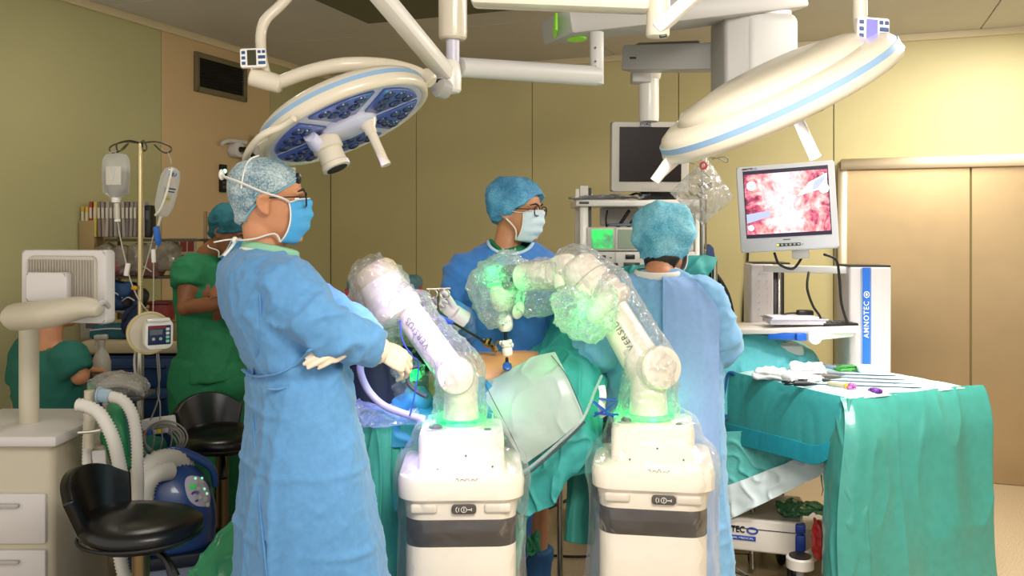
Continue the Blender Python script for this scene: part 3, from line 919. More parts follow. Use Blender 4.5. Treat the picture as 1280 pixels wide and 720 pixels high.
def surgeon_left():
    d = 2.6
    feet = V((-.626, 2.62, 0)); f = V((.87, .5, 0)).normalized(); r = f.cross(V((0, 0, 1)))
    p = person('tall surgeon in blue gown standing left, arms crossed, in grey-blue cap and blue mask', feet)
    J = standing(feet, 1.79, f)
    J['neck'] = at(333, 326, d); J['pelvis'] = at(372, 520, d+.02)
    for s, sg in (('L', -1), ('R', 1)): J['sh'+s] = J['neck']+r*sg*.175-V((0, 0, .055))+f*.01
    J['elR'] = at(402, 410, 2.40); J['wrR'] = at(474, 437, 2.50)
    J['elL'] = at(452, 418, 2.86); J['wrL'] = at(424, 437, 2.52)
    J['chin'] = at(335, 303, d); J['HM'] = head_frame((.97, .24, .02), V((-.03, 0, 1)))
    k = 1.03; M = J['HM']; ch = J['chin']
    body = link('body', body_mesh(J, 1.0, .0046, k), M_skin, p, 180)
    eyes(p, ch, M, k)
    torso = [(312, 322, 26), (322, 326, 44), (336, 331, 60), (355, 335, 67), (385, 341, 68), (415, 351, 66), (445, 364, 66), (470, 372, 69), (510, 376, 73), (560, 378, 82), (620, 380, 91), (690, 384, 99), (790, 389, 107), (880, 391, 112)]
    T = []
    for y, c, w in torso:
        W_ = w*d/FP/.735; T.append((at(c, y, d), W_, W_*.62))
    T = T[::-1]
    sR = [(J['shR']-r*.05+V((0, 0, .0)), .075), (J['shR']+V((0, 0, -.02)), .082), (lerp(J['shR'], J['elR'], .55)-V((0, 0, .01)), .080), (J['elR']+V((0, 0, .005)), .074), (lerp(J['elR'], J['wrR'], .5), .064), (J['wrR']+V((0, 0, .002)), .046)]
    sL = [(J['shL']+r*.05, .075), (J['shL'], .08), (lerp(J['shL'], J['elL'], .55), .075), (J['elL'], .064), (lerp(J['elL'], J['wrL'], .6), .05), (J['wrL']+V((.02, .03, 0)), .04)]
    cz = [at(0, y, d).z for y in (500, 572, 655, 730, 810)]
    me = gown_mesh(T, [sR, sL], .0085, 1.0, r, f, .012, .015, [(z, .0095) for z in cz], waist=at(0, 462, d).z)
    g = link('gown', me, M_gown1, p, 180)
    bv = bvh_of(me)
    # back overlap with its waist tie
    pts = [drop(bv, x, y, d, .006) for x, y in ((304, 462), (318, 470), (345, 468), (372, 455), (388, 437))]
    MB().tube(pts, [.008, .010, .010, .009, .008], 8, 4, flat=.4).build('waist_tie', M_gown1, g, 180)
    pts = [drop(bv, x, y, d, .003) for x, y in ((322, 340), (326, 390), (322, 440), (316, 470), (318, 540), (326, 640), (334, 720), (340, 800))]
    MB().tube(pts, .006, 6, 4, flat=.4).build('overlap_edge', M_gown1, g, 180)
    q = drop(bv, 349, 486, d, .003)
    MB().tube([q+V((-.03, 0, 0)), q, q+V((.03, -.004, .008))], [.010, .012, .010], 8, 3, flat=.4).build('tie_knot', M_gown1, g, 180)
    # collar: green scrub edge and white gown binding
    nk = lambda a, R_, z: J['neck']+r*math.cos(a)*R_+f*(math.sin(a)*R_*1.02+.012)+V((0, 0, z))
    MB().tube([nk(a, .072, .028-.016*math.sin(a)) for a in [2*math.pi*i/20 for i in range(20)]], .011, 8, loop=True, flat=1.6).build('scrub_collar', mat('pale_green_collar', '8fc5a0', .7), p, 180)
    MB().tube([nk(a, .082, .016-.02*math.sin(a)) for a in [2*math.pi*i/20 for i in range(20)]], .0065, 8, loop=True).build('gown_collar', M_tie, g, 180)
    # cap, mask, ties
    cap_bouffant(p, ch, M, k, M_cap1, puff=.012, rim=(.193, .128, .050), seed=2)
    MB().tube([ch+M @ (V((math.cos(a)*(skull_at(h)[2]+.006), math.sin(a)*((skull_at(h)[0]-skull_at(h)[1])/2+.006)+(skull_at(h)[0]+skull_at(h)[1])/2, h+.003))*k) for a, h in [(t, .126+(.060*max(math.sin(t), 0)**1.3)-.076*max(-math.sin(t), 0)**1.1) for t in [2*math.pi*i/36 for i in range(36)]]], .0042, 8, loop=True).build('cap_band', mat('cap_band_blue', '79b5cf', .7), p, 180)
    MB().tube([ch+M @ (V((x, y, z))*k) for x, y, z in ((.02, -.02, .247), (.045, -.045, .232), (.072, -.06, .19), (.08, -.066, .15))], .0028, 6, 4).build('cap_seam', M_tie, p, 180)
    MB().ball(ch+M @ (V((.006, .085, .180))*k), (.052, .012, .020), M, 18, 10).build('hair', M_hair, p, 180)
    m, G = mask(p, ch, M, k, M_mask)
    L = lambda x, y, z: ch+M @ (V((x, y, z))*k)
    for sx in (1, -1):
        top = G[-1][-1] if (G[-1][-1]-L(sx*.06, .06, .1)).length < (G[-1][0]-L(sx*.06, .06, .1)).length else G[-1][0]
        bot = G[0][-1] if (G[0][-1]-L(sx*.06, .06, .0)).length < (G[0][0]-L(sx*.06, .06, .0)).length else G[0][0]
        strap(m, [top, L(sx*.078, .045, .122), L(sx*.091, -.01, .140), L(sx*.082, -.07, .168), L(sx*.04, -.112, .186), L(0, -.118, .192)], .0068)
        strap(m, [bot, L(sx*.066, .02, .024), L(sx*.066, -.03, .012), L(sx*.05, -.068, .008), L(0, -.086, .010)], .0068)
    MB().ball(L(.012, -.122, .194), (.012, .009, .016), M, 12, 8).build('mask_knot', M_tie, m, 180)
    for q in (((0, -.086, .010), (.015, -.11, .010), (.03, -.145, .004)), ((0, -.086, .010), (.02, -.10, -.012), (.03, -.12, -.035))):
        strap(m, [L(*z) for z in q], .006, name='mask_tie')
    MB().ball(L(.006, -.09, .009), .010, n=10, m=8).build('mask_knot', M_tie, m, 180)
    glasses(p, ch, M, k)
    # gloved hands: the left one tucked under the right sleeve, the right one resting against the robot sleeve
    mb = MB()
    hd = (at(385, 456, 2.35)-at(443, 424, 2.41)).normalized()
    hand_mb(mb, at(443, 424, 2.41), hd, V((.25, -.95, .12)), side=1, curl=(.12, .10, .10, .14), thumb=(.05, .05), k=.82, spread=.0, gap=.88)
    link('glove', fuse(mb, .0032, 2), M_glove, p, 180)
    mb = MB()
    hand_mb(mb, at(472, 437, 2.50), V((.80, .35, -.42)), V((.2, -.75, .65)), side=-1, curl=(.5, .55, .6, .6), thumb=(.5, .4), k=.95)
    mb.tube([at(462, 434, 2.48), at(478, 440, 2.505)], [.042, .038], 16)
    link('glove', fuse(mb, .0035, 2), M_glove, p, 180)
    boots(p, J, M_bluep and mat('shoe_cover_blue', '2d6c9c', .7))
    return p
surgeon_left()

# ------------------------------------------------------------------ the surgeon behind the patient
def surgeon_middle():
    d = 3.66
    feet = V((0.0, d, 0)); f = V((.40, -.92, 0)).normalized(); r = f.cross(V((0, 0, 1)))
    p = person('bespectacled surgeon in deep blue gown behind the patient, holding a long black instrument', feet)
    J = standing(feet, 1.82, f)
    J['neck'] = at(632, 322, d); J['pelvis'] = V((.0, d, .95))
    for s, sg in (('L', -1), ('R', 1)): J['sh'+s] = J['neck']+r*sg*.185-V((0, 0, .055))
    J['elR'] = at(577, 412, 3.58); J['wrR'] = at(566, 393, 3.30)
    J['elL'] = at(708, 395, 3.64); J['wrL'] = at(724, 452, 3.56)
    J['chin'] = at(643, 300, d); J['HM'] = head_frame((.90, -.42, -.05), V((.02, 0, 1)))
    k = 1.03; M = J['HM']; ch = J['chin']
    link('body', body_mesh(J, 1.0, .0065, k), M_skin, p, 180)
    eyes(p, ch, M, k)
    torso = [(299, 637, 24, .8), (305, 637, 34, .72), (313, 637, 49, .62), (322, 637, 60, .6), (334, 637, 69, .6), (352, 637, 74, .62), (385, 638, 74, .64), (430, 640, 74, .66), (500, 634, 70, .7), (590, 618, 60, .75), (690, 606, 58, .8)]
    T = [(at(c, y, d), w*d/FP, w*d/FP*e) for y, c, w, e in torso][::-1]
    T = [(c, w, min(dd, .17)) for c, w, dd in T]
    sR = [(J['shR']-r*.05, .075), (J['shR']-V((0, 0, .02)), .085), (lerp(J['shR'], J['elR'], .55), .080), (J['elR'], .078), (lerp(J['elR'], J['wrR'], .6), .066), (J['wrR'], .045)]
    sL = [(J['shL']+r*.05, .075), (J['shL']-V((0, 0, .02)), .085), (lerp(J['shL'], J['elL'], .55), .080), (J['elL'], .075), (lerp(J['elL'], J['wrL'], .6), .062), (J['wrL'], .045)]
    me = gown_mesh(T, [sR, sL], .010, 2.0, r, f, .009, .012)
    bv = bvh_of(me)
    Cn = at(638, 300, 3.60)
    bm = bmesh.new(); bm.from_mesh(me)
    bmesh.ops.delete(bm, geom=[v for v in bm.verts if ((v.co.x-Cn.x)/.093)**2+((v.co.y-Cn.y)/.16)**2+((v.co.z-Cn.z)/.056)**2 < 1], context='VERTS')
    bm.to_mesh(me); bm.free()
    g = link('gown', me, M_gown2, p, 180)
    bvb = bvh_of(p.children[0].data)
    # scooped neckline: skin and green scrub shirt show above the pale binding
    cpts = [(612, 301), (617, 308), (627, 315), (640, 318), (650, 318), (660, 313), (664, 304)]
    q = [drop(bv, 638+28.5*math.cos(a), 300+17.5*math.sin(a), d, .003) for a in [math.pi*(.985-.97*i/12) for i in range(13)]]
    MB().tube(q, .0075, 8, 4, flat=.7).build('gown_collar', mat('collar_pale_blue', 'a9c6de', .7), g, 180)
    MB().tube([drop(bvb, x, y, d, .002) for x, y in ((613, 300), (618, 306), (624, 311), (631, 316))], [.010, .014, .012, .006], 10, 4, flat=.6).build('scrub_collar', M_scrub, p, 180)
    MB().tube([drop(bvb, x, y, d, .002) for x, y in ((664, 303), (661, 308), (656, 313), (650, 316))], [.008, .012, .010, .005], 10, 4, flat=.6).build('scrub_collar', M_scrub, p, 180)
    cap_bouffant(p, ch, M, k, M_cap2, puff=.026, rim=(.186, .098, .058), seed=5, back=.3)
    m, G = mask(p, ch, M, k, M_mask2)
    L = lambda x, y, z: ch+M @ (V((x, y, z))*k)
    for sx in (1, -1):
        top = min((G[-1][-1], G[-1][0]), key=lambda v: (v-L(sx*.06, .06, .1)).length)
        bot = min((G[0][-1], G[0][0]), key=lambda v: (v-L(sx*.06, .06, 0)).length)
        strap(m, [top, L(sx*.076, .045, .112), L(sx*.086, .005, .118)], .0035)
        strap(m, [bot, L(sx*.070, .035, .045), L(sx*.084, -.002, .086)], .0035)
    glasses(p, ch, M, k, mat('thin_dark_metal', '2a2420', .3, .6))
    mb = MB()
    w = at(567, 393, 3.29)
    hand_mb(mb, w, V((-.78, -.12, .62)), V((.05, 1, .05)), side=-1, curl=(1.15, 1.2, 1.25, 1.3), thumb=(.45, .35), k=.98)
    mb.tube([at(577, 402, 3.31), at(565, 391, 3.285)], [.046, .037], 16)
    link('glove', fuse(mb, .0035, 2), M_glove2, p, 180)
    mb = MB()
    w = J['wrL']; hand_mb(mb, w, V((.3, -.3, -.8)), V((0, -.8, .3)), side=1, curl=(.4, .5, .5, .5), k=.95)
    link('glove', fuse(mb, .004, 2), M_glove2, p, 180)
    boots(p, J, mat('boot_cover_navy', '20507c', .7), high=.21)
    MB().ball(at(638, 323, 3.65), (.098, .065, .062), n=24, m=14).build('scrub_shirt', M_scrub, p, 180)
    return p
surgeon_middle()

# ------------------------------------------------------------------ the surgeon seen from behind, right
def surgeon_back():
    d = 3.36
    feet = V((.57, d, 0)); f = V((.18, .98, 0)).normalized(); r = f.cross(V((0, 0, 1)))
    p = person('surgeon seen from behind in pale blue gown and puffy turquoise cap, right of the patient', feet)
    J = standing(feet, 1.68, f)
    J['neck'] = at(823, 348, d-.01); J['pelvis'] = V((.57, d, .88))
    for s, sg in (('L', -1), ('R', 1)): J['sh'+s] = J['neck']+r*sg*.17-V((0, 0, .055))
    J['elR'] = at(902, 432, 3.34); J['wrR'] = at(868, 446, 3.58)
    J['elL'] = at(751, 441, 3.30); J['wrL'] = at(712, 428, 3.46)
    J['chin'] = at(832, 338, d+.05); J['HM'] = head_frame((.50, .84, -.22), V((.03, .25, 1)))
    k = .98; M = J['HM']; ch = J['chin']
    link('body', body_mesh(J, .95, .0065, k), M_skin, p, 180)
    eyes(p, ch, M, k)
    torso = [(338, 824, 24, .55), (346, 824, 44, .55), (357, 826, 60, .58), (380, 829, 70, .6), (420, 830, 71, .62), (460, 828, 73, .64), (520, 828, 77, .68), (620, 826, 83, .75), (720, 826, 89, .8), (770, 826, 92, .85)]
    T = [(at(c, y, d), w*d/FP, w*d/FP*e) for y, c, w, e in torso][::-1]
    sR = [(J['shR']-r*.05, .07), (J['shR']-V((0, 0, .02)), .080), (lerp(J['shR'], J['elR'], .5), .080), (J['elR'], .074), (lerp(J['elR'], J['wrR'], .6), .062), (J['wrR'], .045)]
    sL = [(J['shL']+r*.05, .07), (J['shL']-V((0, 0, .02)), .080), (lerp(J['shL'], J['elL'], .5), .078), (J['elL'], .076), (lerp(J['elL'], J['wrL'], .6), .066), (J['wrL'], .046)]
    me = gown_mesh(T, [sR, sL], .009, 3.0, r, f, .008, .010, [(at(0, y, d).z, .003) for y in (470, 560, 650)])
    g = link('gown', me, M_gown3, p, 180)
    bv = bvh_of(me)
    rows = []
    for y in (346, 352, 365, 390, 430, 480, 540, 600, 660, 720, 760):
        x0 = 829; x1 = lerp(857, 899, min(max((y-346)/45, 0), 1)**.6)
        row = []
        for t in (0, .12, .3, .5, .7, .86, 1):
            q = drop(bv, lerp(x0, x1, t), y, d, .014)
            if q.y > d-.02 or q.y < d-.42: q.y = d-.10
            row.append(q)
        rows.append(row)
    sheet('back_flap', rows, 90, 30, M_flap, g, .004, lambda P, U, W_: .004*pnoise(P*9)+.003*ridge(P*np.array([10, 10, 3]), 3))
    MB().tube([rows[i][0]-V((0, .004, 0)) for i in range(len(rows))], .0035, 6, 2).build('flap_seam', M_gown3, g, 180)
    nk = lambda a, R_, z: J['neck']+r*math.cos(a)*R_*1.15+f*(math.sin(a)*R_)+V((0, 0, z))
    MB().tube([nk(a, .072, .018+.01*math.sin(a)) for a in [2*math.pi*i/20 for i in range(20)]], .012, 8, loop=True, flat=1.4).build('gown_collar', M_tie, g, 180)
    MB().tube([nk(a, .066, .03) for a in [math.pi*(.62+.5*i/8) for i in range(9)]], .008, 8).build('scrub_collar', M_scrub, p, 180)
    cap_bouffant(p, ch, M, k, M_cap3, puff=.040, rim=(.165, .050, .020), seed=9, back=.1, low=1.15)
    mb = MB()
    for i in range(26):
        a = math.pi*(1.12+.76*i/25)
        b0 = ch+M @ (V((math.cos(a)*.070, math.sin(a)*.083-.01, .040))*k); b1 = ch+M @ (V((math.cos(a)*.060, math.sin(a)*.076-.008, .006+.010*math.sin(i*2.1)))*k)
        mb.tube([b0, lerp(b0, b1, .5)-M @ V((0, .004, 0)), b1], [.012, .012, .006], 6, 2)
    link('hair', fuse(mb, .004, 4), M_hair, p, 180)
    m, G = mask(p, ch, M, k, M_mask2)
    L = lambda x, y, z: ch+M @ (V((x, y, z))*k)
    for sx in (1, -1):
        top = min((G[-1][-1], G[-1][0]), key=lambda v: (v-L(sx*.06, .06, .1)).length)
        strap(m, [top, L(sx*.08, .03, .105), L(sx*.088, -.01, .115)], .004)
    for sL_, w in ((1, J['wrL']), (-1, J['wrR'])):
        mb = MB(); hand_mb(mb, w, V((.1*sL_, .9, -.25)), V((0, .2, 1)), side=-sL_, curl=(.4, .5, .5, .5), k=.9)
        link('glove', fuse(mb, .0045, 2), M_glove2, p, 180)
    boots(p, J, mat('shoe_cover_blue', '2d6c9c', .7))
surgeon_back()

# ------------------------------------------------------------------ theatre nurse in green scrubs, background left
def scrubs(p, J, torso, sleeves, m, seed, r, f, voxel=.010, trousers=True):
    me = gown_mesh(torso, sleeves, voxel, seed, r, f, .005, .006, hem_amp=1.0, it=4)
    link('scrub_top', me, m, p, 180)
    if trousers:
        mb = MB()
        for s in 'LR':
            hp, kn, an = J['hip'+s], J['kn'+s], J['an'+s]
            mb.tube([hp+V((0, 0, .15)), hp+V((0, 0, .0)), lerp(hp, kn, .5), kn, lerp(kn, an, .5), lerp(kn, an, .93)], [.10, .118, .105, .088, .085, .080], 18, 2)
        mb.ball(lerp(J['hipL'], J['hipR'], .5)+V((0, 0, .03)), (.19, .145, .17))
        me = fuse(mb, .011, 4)
        displace(me, lambda P, N: .008*pnoise(P*np.array([8, 8, 3]))+.006*ridge(P*np.array([7, 7, 9])+seed, 3))
        link('trousers', me, m, p, 180)

def nurse():
    d = 4.25
    feet = at(262, 290, d); feet.z = 0
    f = V((.80, -.48, 0)).normalized(); r = f.cross(V((0, 0, 1)))
    p = person('person in green scrubs and dark teal cap standing behind the tall surgeon, looking down', feet)
    J = standing(feet, 1.72, f)
    J['neck'] = at(262, 322, d)
    J['pelvis'] = at(270, 462, d)
    for s, sg in (('L', -1), ('R', 1)): J['sh'+s] = J['neck']+r*sg*.175-V((0, 0, .06))
    J['shR'] = at(237, 338, d-.12)
    J['elR'] = at(232, 384, 4.06); J['wrR'] = at(288, 378, 3.98)
    J['elL'] = at(318, 390, 4.20); J['wrL'] = at(300, 372, 4.02)
    J['chin'] = at(277, 318, d-.02); J['HM'] = head_frame((.82, -.30, -.42), V((.42, -.1, 1)))
    k = 1.0; M = J['HM']; ch = J['chin']
    mb_h = ((J['wrR'], V((.9, .1, .1)), V((0, -.7, .6)), 1, (.5, .6, .6, .6)), (J['wrL'], V((-.3, -.5, .3)), V((.3, -.5, .6)), -1, (.5, .6, .6, .6)))
    link('body', body_mesh(J, 1.0, .0075, k, mb_h), M_skin2, p, 180)
    eyes(p, ch, M, k)
    torso = [(318, 264, 14), (326, 262, 32), (340, 260, 42), (365, 259, 43), (400, 262, 42), (430, 265, 44), (458, 268, 49), (472, 269, 52)]
    T = [(at(c, y, d), w*d/FP, min(w*d/FP*.72, .145)) for y, c, w in torso][::-1]
    sR = [(J['shR']-r*.05, .075), (J['shR'], .082), (lerp(J['shR'], J['elR'], .45), .078)]
    sL = [(J['shL']+r*.05, .075), (J['shL'], .082), (lerp(J['shL'], J['elL'], .45), .078)]
    scrubs(p, J, T, [sR, sL], M_scrub, 4.0, r, f)
    cap_bouffant(p, ch, M, k, M_cap4, puff=.02, rim=(.18, .105, .05), seed=12, back=.3)
    m, G = mask(p, ch, M, k, M_mask)
    L = lambda x, y, z: ch+M @ (V((x, y, z))*k)
    for sx in (1, -1):
        bot = min((G[0][-1], G[0][0]), key=lambda v: (v-L(sx*.06, .06, 0)).length)
        strap(m, [bot, L(sx*.066, .02, .028), L(sx*.066, -.04, .02), L(0, -.085, .03)], .004)
    for s in 'LR':
        mb = MB(); an, toe = J['an'+s], J['toe'+s]
        mb.tube([an-f*.07-V((0, 0, .035)), an-V((0, 0, .03)), lerp(an, toe, .6), toe], [.04, .05, .046, .03], 14, 2)
        me = fuse(mb, .009, 3); P = get_co(me); P[:, 2] = np.maximum(P[:, 2], .001); set_co(me, P)
        link('shoe', me, M_black, p, 180)
nurse()

# ------------------------------------------------------------------ seated anaesthetist at the left edge (mostly outside the photograph)
def seated():
    d = 3.95
    feet = at(60, 290, d); feet.z = 0
    f = V((.55, .83, 0)).normalized(); r = f.cross(V((0, 0, 1)))
    p = person('seated person at the far left edge, only a bare forearm and teal-green sleeve showing', feet)
    J = standing(feet, 1.7, f)
    b = feet
    J['pelvis'] = b+V((0, 0, .58)); J['neck'] = b+V((0, 0, 1.10))
    for s, sg in (('L', -1), ('R', 1)):
        J['sh'+s] = J['neck']+r*sg*.17-V((0, 0, .055))
        J['hip'+s] = b+r*sg*.09+V((0, 0, .54)); J['kn'+s] = J['hip'+s]+f*.42+r*sg*.05; J['an'+s] = J['kn'+s]+V((0, 0, -.46))+f*.02; J['toe'+s] = J['an'+s]+f*.16-V((0, 0, .04))
    J['elR'] = at(100, 470, d-.10); J['wrR'] = at(104, 462, d+.16)
    J['elL'] = J['shL']+V((-.05, .02, -.28)); J['wrL'] = J['elL']+f*.2+V((0, 0, .05))
    J['chin'] = J['neck']+V((0, 0, .08))+f*.03; J['HM'] = head_frame(f+V((0, 0, -.1)))
    hs = ((J['wrR'], f+V((0, 0, -.2)), V((0, 0, 1)), -1, (.3, .4, .4, .4)), (J['wrL'], f, V((0, 0, 1)), 1, (.3, .4, .4, .4)))
    link('body', body_mesh(J, 1.0, .0085, 1.0, hs), M_skin, p, 180)
    eyes(p, J['chin'], J['HM'])
    T = [(lerp(J['pelvis'], J['neck'], t), w, w*.66) for t, w in ((-.08, .19), (.15, .185), (.4, .175), (.65, .19), (.82, .195), (.92, .14), (.98, .075))]
    sR = [(J['shR']-r*.05, .07), (J['shR'], .08), (lerp(J['shR'], J['elR'], .5), .075), (lerp(J['shR'], J['elR'], .85), .07)]
    sL = [(J['shL']+r*.05, .07), (J['shL'], .08), (lerp(J['shL'], J['elL'], .5), .075)]
    scrubs(p, J, T, [sR, sL], mat('teal_scrubs', '1f6a5c', .8, bump=(300, .4, .0012)), 6.0, r, f, .012)
    cap_bouffant(p, J['chin'], J['HM'], 1.0, M_cap4, puff=.02, rim=(.18, .105, .05), seed=3)
    for s in 'LR':
        mb = MB(); an, toe = J['an'+s], J['toe'+s]
        mb.tube([an-f*.06-V((0, 0, .03)), an-V((0, 0, .03)), lerp(an, toe, .6), toe], [.04, .05, .046, .03], 14, 2)
        me = fuse(mb, .01, 3); P = get_co(me); P[:, 2] = np.maximum(P[:, 2], .001); set_co(me, P)
        link('shoe', me, M_white, p, 180)
    st = thing('swivel_stool', 'low round stool carrying the seated person at the far left edge', 'stool', (b.x, b.y, 0))
    MB().lathe((b.x, b.y, .40), (0, 0, 1), [(.14, 0), (.17, .01), (.175, .04), (.15, .06), (.02, .065)], 28).build('seat', M_vinyl, st)
    MB().cyl((b.x, b.y, .06), (b.x, b.y, .41), .025).build('column', M_chrome, st)
    for i in range(5):
        a = 2*math.pi*i/5; q = V((b.x+math.cos(a)*.24, b.y+math.sin(a)*.24, .05))
        MB().tube([(b.x, b.y, .09), tuple(q)], [.018, .012], 8).build('leg', M_dgrey, st)
seated()
# ================================================================== robots
def rr_ring(c, w, d, r, R, n=8):
    "rounded rectangle ring (horizontal) centred on c"
    out = []
    for cx, cy, a0 in ((w/2-r, d/2-r, 0), (-w/2+r, d/2-r, 90), (-w/2+r, -d/2+r, 180), (w/2-r, -d/2+r, 270)):
        for k in range(n):
            a = math.radians(a0+90*k/(n-1)); out.append(V(c)+R @ V((cx+math.cos(a)*r, cy+math.sin(a)*r, 0)))
    return out

def rr_loft(mb, c, prof, R):
    "prof: (z, w, d, corner)"
    mb.loft([rr_ring(V((c[0], c[1], z)), w, d, min(r, w*.49, d*.49), R) for z, w, d, r in prof])

def wrap_text(name, txt, size, A, B, r, s, m, parent, spacing=1.0, turn=0.0, bold=0.0):
    "lettering printed round a cylinder A->B, facing the room's near side"
    ax = (V(B)-V(A)).normalized(); mid = lerp(V(A), V(B), s)
    to = V((0, -1, 0)); to = (to-ax*to.dot(ax)).normalized()
    y = to.cross(ax)
    vs, fs = text_mb(txt, size, bold, spacing)
    P = []
    for v in vs:
        th = v.y/r+turn
        P.append(mid+ax*v.x+(to*math.cos(th)+y*math.sin(th))*(r+.0012))
    mb = MB(); mb.add(P, fs)
    return mb.build(name, m, parent, 0)

M_letter = mat('grey_lettering', '5f564c', .6)
M_stripe = mat('smoked_black_panel', '2b211a', .22, coat=.5)

def robot_base(p, c, R, P):
    "c: centre of the front face on the floor, R: rotation; returns frame helper"
    D = .36
    o = V(c)+R @ V((0, D/2, 0))
    b = MB()
    rr_loft(b, o, [(.075, .33, D-.03, .05), (.10, .345, D-.01, .055), (.30, .352, D, .06), (.605, .352, D, .06), (.612, .350, D-.002, .06)], R)
    body = b.build('body', M_robot, p)
    b = MB(); rr_loft(b, o, [(.611, .350, D-.002, .06), (.614, .353, D+.001, .06), (.694, .353, D+.001, .06), (.697, .350, D-.002, .06)], R)
    b.build('black_band', M_stripe, p)
    b = MB(); rr_loft(b, o, [(.697, .351, D, .06), (.712, .354, D+.004, .06), (.750, .366, D+.012, .06), (.758, .372, D+.012, .06)], R)
    w = b.build('waist', M_robot, p)
    for sx in (-1, 1):
        MB().box(o+R @ V((sx*.115, -D/2-.004, .735)), (.085, .020, .032), R, .012, 3).build('grip_recess', mat('robot_recess', 'd8cdbd', .4), w)
    b = MB(); rr_loft(b, o, [(.757, .385, D+.03, .07), (.764, .400, D+.045, .075), (.815, .404, D+.05, .075), (.832, .392, D+.04, .07), (.838, .36, D+.01, .06)], R)
    b.build('collar', M_robot, p)
    b = MB(); rr_loft(b, o, [(.836, .285, .26, .028), (.845, .278, .255, .028), (.935, .276, .252, .030), (.948, .270, .246, .030), (.953, .255, .232, .03)], R)
    t = b.build('top_box', M_robot, p)
    # badge with ring emblem
    bc = o+R @ V((.0+P.get('badge', 0), -D/2-.010, .7335)); BM = R @ AX_FRONT
    bd = MB().rrect(bc, BM, .078, .030, .010, .011, bev=.002).build('badge', mat('badge_dark', '3a2e26', .3), w)
    e = MB(); q = bc+R @ V((0, -.0058, 0))
    e.tube([q+R @ V((math.cos(a)*.0085, 0, math.sin(a)*.0085)) for a in [2*math.pi*i/16 for i in range(16)]], .0011, 5, loop=True)
    e.box(q, (.0022, .0015, .010), R); e.box(q+R @ V((.017, 0, 0)), (.012, .0015, .0022), R); e.box(q+R @ V((.024, 0, 0)), (.002, .0015, .009), R)
    e.tube([q+R @ V((-.012+math.cos(a)*.009-.004, 0, math.sin(a)*.009)) for a in [math.pi*(.65+.7*i/8) for i in range(9)]], .0011, 5)
    e.box(q+R @ V((-.016, 0, 0)), (.002, .0015, .012), R)
    e.build('emblem', mat('emblem_white', 'e8e0d4', .5), bd)
    # emergency stop, screws, signature squiggle
    s = o+R @ V((-.085, -.055, .953))
    MB().lathe(s, (0, 0, 1), [(.034, 0), (.034, .004), (.028, .006)], 24).build('button_ring', mat('ring_grey', 'c9c6c0', .3, .6), t)
    MB().lathe(s+V((0, 0, .004)), (0, 0, 1), [(.022, 0), (.022, .007), (.016, .012)], 24).build('stop_button', M_black, t)
    MB().lathe(o+R @ V((.085, -.06, .952)), (0, 0, 1), [(.012, 0), (.012, .004)], 16).build('button', M_dgrey, t)
    for x, z in ((-.075, .845), (.015, .885), (.10, .85)):
        a = o+R @ V((x, -.128, z)); MB().cyl(a, a+R @ V((0, -.004, 0)), .0032, n=10).build('screw', M_dgrey, t)
    a = o+R @ V((.02, -D/2-.0205, .828))
    pts = [a+R @ V((-.036+.006*i, -.001, .006*math.sin(i*2.3)+.002*math.cos(i*1.1))) for i in range(13)]
    MB().tube(pts, .0011, 5, 3).build('signature_mark', M_letter, p)
    for x in (-.13, .13):
        for y in (-.12, .12):
            k = o+R @ V((x, y, .035))
            MB().cyl(k-R @ V((.012, 0, 0)), k+R @ V((.012, 0, 0)), .035, n=20, bev=.004).build('caster', M_rubber, p)
            MB().cyl(k, k+V((0, 0, .05)), .016, n=12).build('caster_stem', M_dgrey, p)
    return o

def link_body(p, name, A, B, r0, r1, m=None, n=28, seam=True):
    "tapered arm shell with domed ends"
    A, B = V(A), V(B); L = (B-A).length
    prof = []
    for i in range(7):
        a = math.pi/2*i/6; prof.append((r0*math.sin(a)+.001, -r0*.55*math.cos(a)))
    prof += [(lerp(r0, r1, .3)*1.0, L*.3), (lerp(r0, r1, .7), L*.7)]
    for i in range(7):
        a = math.pi/2*i/6; prof.append((r1*math.cos(a)+.001, L+r1*.55*math.sin(a)))
    o = MB().lathe(A, B-A, prof, n).build(name, m or M_robot, p)
    return o

def joint_disc(p, c, axis, r, t, name='joint_cap'):
    a = V(axis).normalized(); c = V(c)
    o = MB().lathe(c-a*t/2, a, [(r*.9, 0), (r, .008), (r, t-.014), (r*.94, t-.004), (r*.8, t)], 32).build(name, M_robot, p)
    MB().torus(c+a*(t/2-.016), a, r+.0002, .0016, 32, 6).build('seam_ring', M_robot_seam, o)
    return o

def film_tube(p, name, pts, radii, amp=.012, m=None, n=40, per=8, freq=11.0, seed=0.0, squash=None, vert=None):
    "crumpled clear sleeve round pts"
    mb = MB()
    P = smooth_pts(pts, per); R_ = smooth_vals(radii, per)
    mb.tube(P, R_, n, cap=False)
    me = mb.mesh(name)
    def fn(Q, N):
        q = Q+seed
        return amp*(.8*pnoise(q*freq)+.9*ridge(q*freq*1.5+4, 2.5)-.3+.5*ridge(q*freq*2.6+8, 2)-.2+.3*pnoise(q*freq*3.1))
    displace(me, fn)
    return link(name, me, m or M_film2, p, 30)

